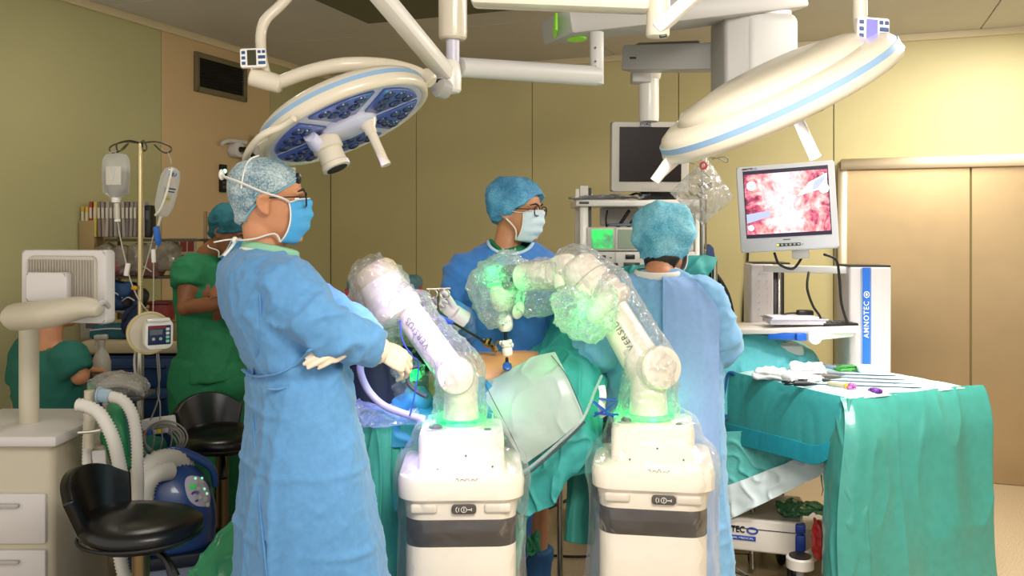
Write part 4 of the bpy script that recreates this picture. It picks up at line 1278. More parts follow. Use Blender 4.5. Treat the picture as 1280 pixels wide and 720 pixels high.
def base_film(p, o, R, prof, seed):
    "loose clear bag hanging over the base: prof (z, w, d)"
    zs = smooth_vals([a[0] for a in prof], 10); ws = smooth_vals([a[1] for a in prof], 10); ds = smooth_vals([a[2] for a in prof], 10)
    mb = MB(); rings = [rr_ring(V((o.x, o.y, z)), w, d, min(w, d)*.32, R, 16) for z, w, d in zip(zs, ws, ds)]
    mb.loft(rings, cap=False)
    me = mb.mesh('f')
    displace(me, lambda Q, N: .012*pnoise((Q+seed)*np.array([7, 7, 2.0]))+.007*ridge((Q+seed)*np.array([9, 9, 2.2]), 3)+.004*pnoise((Q+seed)*19))
    return link('base_film', me, M_filmb, p, 180)

def led_ring(p, c, r, power):
    MB().lathe(c, (0, 0, 1), [(r, -.006), (r+.004, -.004), (r+.004, .010), (r, .012)], 32).build('led_ring', M_green_led, p)
    for k in range(3):
        a = 2*math.pi*(k/3)-1.57
        d = bpy.data.lights.new('led', 'POINT'); d.energy = power; d.color = (.03, 1, .16); d.shadow_soft_size = .02
        o = bpy.data.objects.new('led', d); COL.objects.link(o); o.location = V(c)+V((math.cos(a)*(r+.035), math.sin(a)*(r+.035), .02)); put(o, p)

def green_glow(p, c, power):
    d = bpy.data.lights.new('led', 'POINT'); d.energy = power; d.color = (.03, 1, .16); d.shadow_soft_size = .025
    o = bpy.data.objects.new('led', d); COL.objects.link(o); o.location = c; put(o, p)

# ---- left robot
def robot_left():
    c = at(576, 0, 2.76); c.z = 0
    p = thing('surgical_robot', 'left white robot arm on wheeled base, its film-wrapped arm reaching up beside the tall surgeon', 'robot', c)
    R = Matrix.Rotation(math.radians(2), 3, 'Z')
    o = robot_base(p, c, R, {'badge': .01})
    colb = V((o.x-.005, o.y+.02, .953)); sh = at(569, 468, colb.y)
    MB().lathe(colb, (0, 0, 1), [(.080, 0), (.080, .012), (.062, .020), (.058, .05), (.056, .10), (.060, sh.z-colb.z)], 32).build('column', M_robot, p)
    led_ring(p, colb+V((0, 0, .012)), .080, .08)
    joint_disc(p, sh+V((0, -.01, 0)), (0.1, -1, .1), .062, .125)
    B = at(509, 389, 3.10)
    lk = link_body(p, 'upper_arm', sh+V((-.010, .01, .0)), B, .054, .052)
    wrap_text('lettering', 'VERSIUS', .031, sh+V((-.010, .01, 0)), B, .0545, .60, M_letter, lk, 1.25, .12)
    E = at(473, 349, 3.14); E0 = at(496, 387, 3.12)
    link_body(p, 'elbow', E0, E, .090, .078)
    MB().lathe(E0+(E0-E)*.12, E-E0, [(.070, -.02), (.088, -.008), (.093, .01), (.093, .03), (.086, .04)], 32).build('elbow_collar', M_robot, p)
    e2 = (E-E0).normalized()
    MB().lathe(E-e2*.01, e2, [(.080, 0), (.083, .01), (.081, .04), (.068, .058), (.03, .066)], 32).build('elbow_cap', mat('robot_beige', 'd9c8a2', .35), p)
    MB().box(at(464, 336, 3.12), (.030, .02, .014), None, .005).build('sensor_window', M_black, p)
    W_ = at(478, 446, 3.30)
    link_body(p, 'forearm', at(468, 365, 3.22), W_, .062, .050)
    MB().lathe(W_+V((0, 0, .02)), (.5, 0, -.7), [(.05, 0), (.052, .02), (.046, .05), (.03, .062)], 24).build('wrist', M_robot, p)
    MB().ball(at(516, 468, 3.16), .028).build('status_light', M_green_led, p)
    green_glow(p, at(516, 466, 3.05), .16)
    MB().tube([at(500, 400, 3.00), at(503, 425, 2.99), at(515, 445, 2.99), at(523, 455, 3.0), at(519, 490, 2.99), at(512, 520, 2.98)], .003, 6, 4).build('drape_cord', mat('blue_cord', '2f4f9f', .5), p)
    MB().tube([at(523, 458, 3.02), at(512, 462, 3.02), at(510, 478, 3.02), at(522, 490, 3.02), at(534, 496, 3.0)], .008, 8, 4).build('cable', M_dgrey, p)
    film_tube(p, 'arm_film', [colb+V((0, 0, .015)), colb+V((0, 0, .06)), sh+V((.005, 0, .03)), lerp(sh, B, .55)+V((.02, 0, .01)), B+V((.015, 0, .01)), E0+V((-.008, 0, 0)), E+V((-.015, 0, .01)), E+e2*.085],
              [.090, .088, .082, .064, .074, .100, .096, .05], .012, seed=1.0)
    film_tube(p, 'arm_film', [at(452, 352, 3.2), at(455, 385, 3.2), at(468, 420, 3.2), at(495, 445, 3.2), at(520, 470, 3.12)], [.03, .075, .095, .075, .035], .018, M_film3, seed=4.0)
    base_film(p, o, R, [(.985, .20, .20), (.962, .30, .27), (.90, .34, .30), (.845, .43, .39), (.80, .445, .42), (.70, .425, .42), (.50, .43, .43), (.30, .455, .45), (.12, .47, .47)], 2.0)
robot_left()

# ---- right robot
def robot_right():
    c = at(816, 0, 2.86); c.z = 0
    p = thing('surgical_robot', 'right white robot arm on wheeled base, arching over the patient, instrument in its wrist', 'robot', c)
    R = Matrix.Rotation(math.radians(-9), 3, 'Z')
    o = robot_base(p, c, R, {'badge': .035})
    colb = V((o.x-.015, o.y, .953)); sh = at(812, 462, colb.y)
    MB().lathe(colb, (0, 0, 1), [(.085, 0), (.085, .012), (.068, .020), (.064, .05), (.062, .10), (.066, sh.z-colb.z)], 32).build('column', M_robot, p)
    led_ring(p, colb+V((0, 0, .012)), .085, .11)
    joint_disc(p, sh+V((.012, -.01, .01)), (.35, -1, .1), .074, .14)
    B = at(757, 376, 3.12)
    lk = link_body(p, 'upper_arm', sh+V((-.01, .01, 0)), B, .070, .060)
    wrap_text('lettering', 'VERSIUS', .031, sh, B, .065, .52, M_letter, lk, 1.2, .25)
    E0 = at(750, 368, 3.14); E1 = at(722, 338, 3.18)
    link_body(p, 'elbow', E0, E1, .088, .078)
    for t in (.0, .55):
        q = lerp(E0, E1, t); MB().torus(q, E1-E0, .0875-.006*t, .002, 36, 6).build('seam_ring', M_robot_seam, p)
    MB().lathe(lerp(E0, B, 1.3), E0-E1, [(.075, -.03), (.09, -.012), (.094, .01), (.086, .03), (.07, .04)], 32).build('elbow_collar', M_robot, p)
    F0 = at(712, 341, 3.20)
    MB().lathe(at(710, 361, 3.17), at(703, 320, 3.21)-at(710, 361, 3.17), [(.030, 0), (.044, .006), (.050, .02), (.050, .105), (.044, .118), (.03, .124)], 28).build('wrist_barrel', M_robot, p)
    G = at(652, 346, 3.30)
    link_body(p, 'forearm', F0, G, .056, .050)
    for t in (.35, .75): MB().torus(lerp(F0, G, t), G-F0, .0545-.004*t, .0018, 32, 6).build('seam_ring', M_robot_seam, p)
    H = at(634, 347, 3.33)
    MB().lathe(at(648, 346, 3.31), H-at(648, 346, 3.31), [(.046, 0), (.050, .01), (.050, .05), (.042, .058), (.02, .06)], 28).build('wrist_ring', mat('dark_teal_ring', '123f38', .25, coat=.5), p)
    tool = at(631, 388, 3.36); top = at(626, 352, 3.36)
    MB().lathe(tool, top-tool, [(.028, 0), (.044, .015), (.050, .05), (.048, .09), (.03, .115)], 24).build('instrument_drive', M_robot, p)
    MB().ball(at(648, 388, 3.30), (.022, .012, .034), Matrix.Rotation(.3, 3, 'Y')).build('drive_flap', M_robot, p)
    MB().torus(at(627, 357, 3.36), (0, 0.2, 1), .050, .006, 28, 8).build('wrist_led', M_green_led, p)
    green_glow(p, at(612, 338, 3.25), .55); green_glow(p, at(646, 372, 3.24), .22)
    MB().lathe(at(632, 414, 3.36), at(631, 392, 3.36)-at(632, 414, 3.36), [(.018, 0), (.027, .010), (.030, .025), (.028, .05), (.02, .065)], 24).build('adapter', M_white, p)
    MB().cyl(at(631.5, 412, 3.36), at(634.5, 460, 3.36), .0062, n=14).build('instrument_shaft', M_black, p)
    green_glow(p, at(728, 394, 2.99), .30)
    film_tube(p, 'arm_film', [colb+V((0, 0, .012)), colb+V((0, 0, .06)), sh+V((.0, 0, .03)), lerp(sh, B, .5)+V((.025, 0, .015)), B+V((.03, 0, .01)), E0+V((.02, 0, .01)), E1+V((0, 0, .005)), F0+V((-.01, 0, 0)), lerp(F0, G, .5), G],
              [.102, .102, .094, .074, .084, .098, .092, .066, .062, .056], .010, seed=7.0)
    film_tube(p, 'arm_film', [at(760, 352, 3.02), at(752, 385, 3.0), at(735, 400, 3.02), at(715, 385, 3.04), at(702, 362, 3.06)], [.03, .055, .075, .075, .03], .018, M_film3, freq=13, seed=2.0)
    film_tube(p, 'arm_film', [at(652, 318, 3.34), at(637, 335, 3.34), at(622, 362, 3.36), at(624, 388, 3.36), at(631, 403, 3.36)], [.03, .080, .110, .080, .03], .020, M_film3, freq=11, seed=5.5)
    film_tube(p, 'arm_film', [at(690, 345, 3.24), at(680, 360, 3.25), at(664, 368, 3.27), at(652, 360, 3.28)], [.03, .085, .082, .03], .014, freq=12, seed=8.5)
    base_film(p, o, R, [(.985, .22, .22), (.962, .31, .28), (.90, .35, .31), (.845, .44, .40), (.80, .455, .43), (.70, .435, .43), (.50, .45, .44), (.30, .475, .46), (.12, .49, .48)], 6.0)
robot_right()

# ================================================================== surgical lights
M_lens = mat('blue_lens_panel', '4a63b0', .3, coat=.3, var=(40, .15))
M_lensr = mat('lens_glass', '1c2a5c', .22, coat=.3)
M_ring = mat('blue_line', '8fb0cf', .4)
M_lamp = mat('lamp_shell', 'e0d5bf', .3, coat=.3)
M_lampf = mat('lamp_face', 'dcdcf2', .3, coat=.2)

def light_head(p, c, n, e1, R_, dome=.07, th=.05):
    n = V(n).normalized(); e1 = V(e1); e1 = (e1-n*n.dot(e1)).normalized(); e2 = n.cross(e1)
    M = Matrix((e1, e2, n)).transposed(); c = V(c)
    P = lambda r, a, z=0.0: c+M @ V((math.cos(a)*r, math.sin(a)*r, z))
    k = R_/.30
    MB().lathe(c, n, [(.02, -th-dome), (.12*k, -th-dome*.95), (.20*k, -th-dome*.72), (.265*k, -th-.012), (.285*k, -th), (.294*k, -th+.014), (.302*k, -.004), (.296*k, .010), (.282*k, .014), (.274*k, .008), (.272*k, .0)], 72, hint=e2).build('housing', M_lamp, p, 60)
    MB().lathe(c, n, [(.2945*k, -th+.0145), (.2975*k, -th+.0145), (.2987*k, -th+.029), (.2955*k, -th+.029)], 72).build('blue_line', M_ring, p)
    f = MB().lathe(c, n, [(.273*k, .002), (.273*k, .006), (.26*k, .007), (.02, .010)], 72).build('face_plate', M_lampf, p)
    for s in range(6):
        a0 = math.radians(60*s+4); a1 = math.radians(60*s+56)
        poly = [(math.cos(lerp(a0, a1, t))*.255*k, math.sin(lerp(a0, a1, t))*.255*k) for t in [i/10 for i in range(11)]]
        poly += [(math.cos(lerp(a1-.10, a0+.10, t))*.105*k, math.sin(lerp(a1-.10, a0+.10, t))*.105*k) for t in [i/5 for i in range(6)]]
        pod = MB().prism(poly, c+n*.011, M, .008, .002).build('lens_panel', M_lens, p)
        am = (a0+a1)/2
        for r_, a in ((.225, am-.27), (.225, am), (.225, am+.27), (.180, am-.20), (.180, am+.20), (.138, am)):
            q = P(r_*k, a, .015)
            MB().lathe(q, n, [(.021*k, 0), (.020*k, .004), (.014*k, .008), (.002, .010)], 16).build('lens', M_lensr, pod)
    return M, P

def small_panel(p, c, M, lit, w=.078, h=.068):
    b = MB().rrect(c, M, w, h, .016, .006, bev=.002).build('control_panel', M_white, p)
    z = M.col[2]; x = M.col[0]; y = M.col[1]; c = V(c)+z*.0085
    MB().box(c-x*.006*0-x*.004, (w*.34, h*.80, .002), M).build('panel_screen', mat('screen_blue', '5a55c8', .3, emit=('6a62e8', .9)) if lit else mat('screen_olive', '3a3818', .3), b)
    bl = mat('button_blue', '2d4f86', .4)
    for k in range(3):
        MB().box(c-x*w*.37+y*(h*.28-k*h*.28), (w*.14, h*.16, .003), M, .001, 1).build('button', bl, b)
    for k, (xx, ww) in enumerate(((.24, .12), (.41, .12))): MB().box(c+x*w*xx+y*h*.30, (w*ww, h*.15, .003), M, .001, 1).build('button', bl, b)
    for k in (0.02, -.28): MB().box(c+x*w*.33+y*h*k, (w*.28, h*.17, .003), M, .001, 1).build('button', bl, b)

def lamp_left():
    d = 2.8
    c = at(433, 154, d)
    p = thing('surgical_light', 'round surgical light tilted to show six blue lens panels, above the tall surgeon', 'lamp', c)
    e1 = V((.90, .16, .395))
    n = V((.42, -.12, -.90))
    M, P = light_head(p, c, n, e1, .282, .020, .052)
    n = M.col[2]
    # hub, camera, sterile handle
    MB().lathe(c, n, [(.098, .008), (.096, .016), (.085, .026), (.03, .034)], 40).build('hub', M_lampf, p)
    q = P(.085, math.pi*.98, .02)
    cm = MB().lathe(q, n, [(.048, 0), (.048, .04), (.041, .045), (.041, .085), (.045, .09), (.045, .105), (.036, .107)], 28).build('camera', M_lamp, p)
    MB().lathe(q+n*.103, n, [(.034, 0), (.034, .0055)], 24).build('camera_lens', M_black, cm)
    MB().tube([P(.15, math.pi*.8, .02), P(.12, math.pi*.9, .035), q+n*.03], [.02, .026, .03], 12).build('camera_mount', M_lampf, p)
    q = P(.06, -.05, .03)
    h = MB().lathe(q-n*.02, n, [(.036, 0), (.034, .015), (.020, .035), (.019, .05), (.0155, .054), (.0145, .15), (.017, .158), (.016, .166)], 24).build('handle', M_lamp, p)
    # grip rail on the near edge
    MB().tube([P(.30, math.radians(a), .012) for a in (118, 128)]+[P(.335, math.radians(a), .012) for a in (136, 150, 165, 180, 195, 206)]+[P(.30, math.radians(a), .012) for a in (214, 224)], .0105, 10, 3).build('grip_rail', M_lamp, p)
    for a in (145, 190): MB().tube([P(.295, math.radians(a), .0), P(.335, math.radians(a), .012)], .012, 8).build('rail_post', M_lamp, p)
    # curved yoke, pivot, drop tube with panel
    ends = [at(347, 104, 2.74), at(385, 90, 2.72), at(430, 81, 2.72), at(480, 82, 2.78), at(515, 89, 2.84), at(534, 98, 2.88)]
    MB().tube(ends, [.021, .022, .023, .024, .022, .020], 16, 5).build('yoke', M_lamp, p)
    MB().lathe(at(313, 95, 2.73), at(352, 106, 2.74)-at(313, 95, 2.73), [(.026, 0), (.030, .004), (.030, .06), (.028, .095), (.02, .102)], 28).build('pivot', M_lamp, p)
    MB().lathe(at(528, 92, 2.87), at(541, 104, 2.86)-at(528, 92, 2.87), [(.022, 0), (.026, .006), (.026, .04), (.02, .046)], 24).build('pivot', M_lamp, p)
    MB().tube([at(333, 95, 2.74), at(328, 75, 2.74), at(326, 45, 2.75), at(332, 25, 2.76), at(350, 7, 2.78), at(385, -27, 2.82), at(440, -60, 2.86)], .0165, 14, 5).build('drop_tube', M_lamp, p)
    small_panel(p, at(317, 73, 2.70), axes((1, .1, .06), (-.12, .1, 1)), False, .078, .060)
    sp = bpy.data.lights.new('surgical_beam', 'SPOT'); sp.energy = 130; sp.color = (.50, .42, 1.0); sp.spot_size = math.radians(40); sp.spot_blend = .6; sp.shadow_soft_size = .2
    o = bpy.data.objects.new('surgical_beam', sp); COL.objects.link(o); o.location = c+n*.06; aim(o, at(478, 395, 2.95)); put(o, p)
lamp_left()

def lamp_right():
    d = 2.25
    c = at(972, 130, d)
    p = thing('surgical_light', 'round surgical light seen edge-on with blue line, in front of the right wall', 'lamp', c)
    e1 = V((.88, .0, .46))
    n = V((.46, .14, -.88))
    M, P = light_head(p, c, n, e1, .318, .022, .046)
    n = M.col[2]
    MB().tube([P(.30, math.pi, .0), P(.345, math.pi, .018), P(.37, math.pi, .03)], [.02, .014, .013], 12).build('edge_grip', M_white, p)
    for q, l in ((P(.03, 0, .0), .17),):
        MB().lathe(q, n, [(.026, 0), (.026, .02), (.016, .03), (.0145, .05), (.0145, l-.006), (.016, l)], 24).build('handle', M_white, p)
    MB().lathe(c, n, [(.02, -.098), (.15, -.096), (.235, -.080), (.25, -.060), (.25, -.05)], 60).build('back_cover', M_lamp, p, 60)
    MB().lathe(at(1042, 82, 2.16), at(1094, 66, 2.18)-at(1042, 82, 2.16), [(.018, 0), (.024, .006), (.029, .03), (.030, .085), (.030, .104), (.026, .110)], 28).build('pivot', M_lamp, p)
    MB().tube([at(1082, 66, 2.2), at(1077, 45, 2.2), at(1075, 20, 2.2), at(1075, -60, 2.2)], .0175, 14, 4).build('drop_tube', M_lamp, p)
    small_panel(p, at(1090, 38, 2.14), axes((1, .05, -.06), (.12, .1, 1)), True, .080, .060)
    # spring arm that carries it: thick box beam, elbow and slanting arm at the picture's top edge
    MB().beam(at(590, -6, 2.30), at(812, 2, 2.26), .07, .058, .012).build('carrier_arm', M_lamp, p)
    MB().cyl(at(822, 47, 2.26), at(824, -40, 2.26), .030, n=28, bev=.008).build('elbow', M_lamp, p)
    a = MB().beam(at(820, 38, 2.25), at(893, -28, 2.22), .05, .036, .010).build('spring_arm', M_white, p)
    MB().box(at(829, 45, 2.215), (.020, .006, .008), Matrix.Rotation(-.15, 3, 'Y'), .002).build('label', M_black, a)
    sp = bpy.data.lights.new('surgical_beam', 'SPOT'); sp.energy = 50; sp.color = (.95, .97, 1.0); sp.spot_size = math.radians(70); sp.spot_blend = .6; sp.shadow_soft_size = .2
    o = bpy.data.objects.new('surgical_beam', sp); COL.objects.link(o); o.location = c+n*.06; aim(o, c+n); put(o, p)
lamp_right()

# ---- boom with column and cranked arms between the lamps
def boom():
    b = at(566, 50, 3.0)
    p = thing('lamp_boom', 'white ceiling column with slanting and horizontal arms between the two surgical lights', 'boom', b)
    MB().lathe(b, (0, 0, 1), [(.040, 0), (.047, .006), (.049, .02), (.049, 1.0)], 32).build('column', M_lamp, p)
    MB().cyl(at(566, 80, 3.0), b+V((0, 0, .01)), .023, n=24).build('spindle', mat('spindle_lilac', 'd3cfe0', .3), p)
    MB().lathe(at(563, 116, 3.0), (0, 0, 1), [(.030, 0), (.037, .008), (.038, .06), (.033, .095), (.026, .11)], 28).build('joint', M_white, p)
    a = MB().beam(at(558, 93, 2.98), at(462, -22, 2.62), .058, .050, .010).build('spring_arm', mat('arm_offwhite', 'e4dfd6', .35), p)
    MB().box(at(550, 101, 2.945), (.026, .008, .014), None, .002).build('label', M_black, a)
    MB().lathe(at(552, 110, 2.97), at(536, 104, 2.93)-at(552, 110, 2.97), [(.034, -.02), (.036, 0), (.034, .02), (.02, .03)], 24).build('lamp_knuckle', M_grey, p)
    MB().tube([at(575, 84, 3.02), at(745, 95, 3.40)], [.034, .039], 20).build('horizontal_arm', M_lgrey, p)
    MB().cyl(at(746, 106, 3.40), at(746, 40, 3.40), .027, n=24, bev=.005).build('riser', M_lgrey, p)
    for y in (60, 77, 84): q = at(744, y, 3.375); MB().cyl(q, q+V((0, -.006, 0)), .004, n=8).build('screw', M_dgrey, p)
boom()

# ---- grey service pendant
def pendant():
    b = at(946, 30, 4.0)
    p = thing('ceiling_pendant', 'grey ceiling pendant with a green oval under its arm and a white supply head', 'pendant', b)
    MB().beam(at(694, 34, 3.55), at(985, 2, 4.05), .26, .105, .014).build('upper_arm', M_grey, p)
    MB().beam(at(712, 22, 3.66), at(980, -8, 4.12), .20, .05, .01).build('arm_cover', mat('pendant_beige', 'c9bfae', .4), p)
    q = at(721, 48.5, 3.58)
    MB().lathe(q, (0, 0, -1), [(.045, -.004), (.045, .004)], 28, sx=1.0, sy=.9).build('green_oval', mat('lime_green', '78b81e', .4, emit=('78b81e', .25)), p)
    MB().box(at(694, 34, 3.535), (.012, .2, .07), None, .004).build('green_end', mat('lime_green', '78b81e'), p)
    MB().cyl(at(945, 27, 4.02), at(945, -45, 4.02), .155, n=40, bev=.012).build('turret', M_white, p)
    h = MB().box(at(948, 74, 4.02), (.25, .34, .36), Matrix.Rotation(.12, 3, 'Z'), .045, 4).build('supply_head', M_lgrey, p)
    MB().box(at(914, 78, 3.99), (.13, .28, .40), None, .02, 3).build('side_panel', M_grey, p)
    a = MB().beam(at(784, 74, 4.45), at(905, 72, 4.15), .12, .125, .008).build('lower_arm', M_grey, p)
    MB().beam(at(797, 61, 4.55), at(880, 58, 4.35), .1, .05, .02).build('arm_cover', M_dgrey and mat('pendant_mid_grey', '8d8a84', .5), p)  # cover in a mid grey, darker than the arm it sits on
    MB().box(at(794, 72.5, 4.355), (.055, .004, .010), None).build('label', M_dgrey, a)
    q = at(798, 86, 4.36); MB().cyl(q, q+V((0, -.004, 0)), .006, n=10).build('screw', M_white, a)
    MB().lathe(at(811, 152, 4.55), (0, 0, 1), [(.050, 0), (.052, .02), (.052, .215), (.060, .225), (.064, .25), (.064, .27)], 28).build('monitor_column', M_white, p)
    MB().box(at(801, 97, 4.52), (.10, .10, .06), None, .01).build('column_head', M_lgrey, p)
pendant()
# ================================================================== patient, table and drapes
def cloth_folds(seed, a=.010, b=.006, fx=(6, 6, 2), sharp=.006):
    fx = np.array(fx, float)
    def fn(P, U, W_):
        q = P+seed*3.7
        return a*pnoise(q*fx)+b*pnoise(q*fx*2.1+9)+sharp*ridge(q*fx*1.3+4, 3)
    return fn

def patient():
    t = thing('operating_table', 'operating table between the two robots, hidden under teal drapes', 'table', V((-.25, 3.42, 0)))
    MB().box((-.13, 3.42, .87), (1.0, .50, .10), None, .03).build('mattress', M_black, t)
    MB().box((-.13, 3.42, .80), (1.0, .46, .05), None, .01).build('table_top', M_steel, t)
    MB().box((-.42, 3.42, .42), (.34, .30, .72), None, .03).build('column', M_lgrey, t)
    MB().box((-.42, 3.42, .05), (.80, .44, .09), None, .03).build('foot', M_lgrey, t)
    p = thing('patient', 'patient lying under teal drapes, only a strip of bare belly showing', 'person', V((-.1, 3.42, .92)))
    f = V((0, 0, 1)); J = {'fwd': f}
    y0 = 3.42
    J['neck'] = V((-.47, y0, 1.03)); J['pelvis'] = V((.10, y0, 1.02))
    for s, sg in (('L', 1), ('R', -1)):
        J['sh'+s] = V((-.42, y0+sg*.17, 1.02)); J['el'+s] = V((-.15, y0+sg*.215, .98)); J['wr'+s] = V((.08, y0+sg*.20, .98))
        J['hip'+s] = V((.14, y0+sg*.09, 1.01)); J['kn'+s] = V((.24, y0+.12+sg*.10, 1.16)); J['an'+s] = V((.33, y0+.14+sg*.12, .98)); J['toe'+s] = V((.40, y0+.14+sg*.12, 1.03))
    J['chin'] = V((-.53, y0, 1.07)); J['HM'] = head_frame((.12, 0, 1), V((-1, 0, .1)))
    hs = ((J['wrL'], V((1, 0, 0)), V((0, 0, 1)), 1, (.2, .2, .2, .2)), (J['wrR'], V((1, 0, 0)), V((0, 0, 1)), -1, (.2, .2, .2, .2)))
    mb_extra = None
    me = body_mesh(J, .95, .0075, 1.0, hs)
    # belly blown up with gas
    P = get_co(me)
    g = np.exp(-((P[:, 0]+.02)/.22)**2-((P[:, 1]-y0)/.24)**2)*(P[:, 2] > 1.0)
    P[:, 2] += g*.018; P[:, 1] -= .02*g
    set_co(me, P)
    link('body', me, M_skinb, p, 180)
    return bvh_of(me)
pat = patient()

# pale film panel, the teal sheet beside it, and the sheet hanging towards us
def net(rows): return [[at(*q) for q in r] for r in rows]
tdr = thing('patient_drape', 'crumpled teal drape over the patient, hanging ragged between the two robots', 'drape', at(700, 560, 3.1))
sheet('drape_sheet', net([
    [(618, 446, 3.66), (650, 436, 3.66), (678, 408, 3.66), (702, 386, 3.66), (728, 388, 3.64), (752, 420, 3.62)],
    [(640, 452, 3.58), (656, 440, 3.56), (682, 418, 3.54), (705, 396, 3.52), (732, 404, 3.50), (755, 440, 3.50)],
    [(648, 460, 3.40), (664, 450, 3.38), (688, 438, 3.36), (710, 424, 3.34), (735, 434, 3.33), (757, 468, 3.33)],
    [(654, 474, 3.26), (672, 466, 3.23), (695, 462, 3.20), (718, 462, 3.18), (740, 478, 3.18), (757, 505, 3.20)],
    [(640, 520, 3.13), (668, 515, 3.11), (696, 512, 3.09), (720, 515, 3.07), (740, 525, 3.09), (754, 545, 3.13)],
    [(640, 570, 3.12), (664, 575, 3.10), (692, 570, 3.07), (714, 560, 3.05), (734, 560, 3.08), (748, 570, 3.13)],
    [(644, 620, 3.12), (664, 618, 3.10), (690, 606, 3.07), (708, 590, 3.05), (728, 580, 3.09), (744, 582, 3.14)],
    [(650, 662, 3.13), (666, 642, 3.11), (692, 632, 3.07), (704, 606, 3.06), (724, 590, 3.10), (742, 590, 3.15)]]),
    150, 110, M_teal, tdr, .003, cloth_folds(1, .016, .008, (9, 6, 7), .012))
sheet('film_panel', net([
    [(596, 482, 3.24), (622, 470, 3.22), (650, 456, 3.20), (676, 444, 3.17), (694, 440, 3.15)],
    [(606, 500, 3.13), (632, 490, 3.10), (660, 478, 3.07), (688, 468, 3.04), (705, 462, 3.03)],
    [(622, 525, 3.08), (648, 515, 3.05), (674, 504, 3.02), (700, 492, 3.00), (716, 488, 3.00)],
    [(640, 556, 3.06), (664, 544, 3.03), (688, 532, 3.01), (712, 518, 2.99), (727, 514, 2.99)],
    [(656, 580, 3.06), (676, 566, 3.04), (698, 550, 3.01), (718, 533, 2.99), (730, 524, 2.99)]]),
    90, 90, M_pale, tdr, .0025, cloth_folds(2, .008, .003, (6, 6, 6), .006))
for a in (((605, 478, 3.19), (618, 505, 3.075), (634, 535, 3.04), (650, 568, 3.03)), ((689, 446, 3.12), (706, 468, 3.01), (720, 497, 2.975), (729, 520, 2.965))):
    MB().tube([at(*q)+V((0, -.008, .006)) for q in a], .0016, 6, 6).build('stitched_edge', M_dgrey, tdr)
MB().tube([at(*q) for q in ((612, 626, 3.02), (640, 600, 3.0), (668, 580, 2.985), (700, 552, 2.97), (728, 524, 2.96), (744, 488, 3.06), (752, 470, 3.15))], .0048, 8, 6).build('suction_tube', film('tube_film', haze=.35, edge=.7), tdr)
MB().tube([at(*q) for q in ((612, 634, 3.02), (640, 607, 3.0), (668, 586, 2.985), (702, 556, 2.97), (731, 527, 2.96))], .004, 8, 6).build('suction_tube', M_dgrey, tdr)
MB().box(at(708, 405.5, 3.455), (.085, .012, .022), Matrix.Rotation(.06, 3, 'Y'), .003).build('white_label', M_white, tdr)
sheet('hanging_panel', net([
    [(708, 570, 3.30), (720, 570, 3.28), (732, 568, 3.30), (742, 566, 3.32)],
    [(708, 610, 3.29), (719, 612, 3.26), (731, 610, 3.28), (742, 608, 3.31)],
    [(706, 645, 3.29), (717, 648, 3.25), (730, 647, 3.28), (742, 645, 3.31)],
    [(704, 676, 3.29), (716, 679, 3.25), (730, 680, 3.28), (742, 680, 3.31)]]), 40, 30, mat('dull_teal_drape', '3a9488', .7, bump=(240, .4, .0012)), tdr, .003, cloth_folds(3, .008, .004, (8, 8, 2)))

ldr = thing('table_drape', 'blue and teal drape hanging down behind the left robot, beside the tall surgeon', 'drape', at(480, 600, 3.1))
sheet('top_sheet', net([
    [(420, 470, 3.75), (480, 468, 3.75), (540, 464, 3.75), (590, 458, 3.72), (630, 452, 3.70)],
    [(420, 482, 3.55), (480, 478, 3.55), (540, 470, 3.52), (585, 458, 3.50), (600, 455, 3.50)],
    [(418, 498, 3.38), (478, 490, 3.36), (540, 482, 3.34), (588, 470, 3.32), (602, 466, 3.32)],
    [(416, 512, 3.22), (476, 508, 3.20), (540, 500, 3.18), (592, 490, 3.17), (615, 482, 3.17)],
    [(414, 526, 3.12), (474, 524, 3.10), (540, 520, 3.09), (600, 510, 3.11), (640, 500, 3.12)],
    [(414, 560, 3.10), (472, 560, 3.07), (540, 558, 3.08), (604, 556, 3.11), (650, 552, 3.13)]]), 90, 120,
    mat('blue_teal_drape', '2a86a8', .6, bump=(240, .4, .0012), var=(45, .07)), ldr, .003, cloth_folds(5, .014, .007, (7, 6, 6), .012))
sheet('front_sheet', net([
    [(440, 535, 3.11), (470, 532, 3.06), (500, 530, 3.08), (540, 528, 3.09), (600, 526, 3.12), (660, 530, 3.14)],
    [(438, 580, 3.09), (468, 580, 3.04), (500, 580, 3.07), (540, 580, 3.08), (600, 580, 3.12), (662, 580, 3.14)],
    [(436, 650, 3.09), (466, 650, 3.03), (500, 650, 3.06), (540, 650, 3.08), (600, 650, 3.12), (660, 640, 3.15)],
    [(434, 730, 3.09), (464, 730, 3.03), (500, 730, 3.06), (540, 730, 3.08), (600, 720, 3.12), (652, 690, 3.15)],
    [(432, 800, 3.09), (462, 800, 3.04), (498, 800, 3.07), (540, 800, 3.08), (600, 770, 3.12), (645, 730, 3.15)]]), 90, 150,
    mat('sea_green_drape', '43a894', .62, bump=(240, .4, .0012), var=(45, .07)), ldr, .003, cloth_folds(6, .024, .008, (13, 6, 1.3), .014))
sheet('film_pouch', net([
    [(438, 494, 3.18), (455, 498, 3.16), (480, 506, 3.14), (505, 512, 3.12), (522, 512, 3.10)],
    [(436, 510, 3.08), (455, 514, 3.06), (480, 518, 3.05), (505, 520, 3.05), (524, 522, 3.05)],
    [(434, 528, 3.04), (455, 534, 3.02), (480, 534, 3.01), (505, 530, 3.02), (524, 532, 3.03)]]), 40, 60, film('pouch_blue', haze=.22, edge=.7, crinkle=(30, 1.0), hazecol=(.62, .72, 1.0)), ldr, .002, cloth_folds(7, .014, .008, (12, 12, 12), .012), smooth=30)
dome = MB().ball(at(514, 502, 3.20), (.085, .09, .075), n=28, m=16)
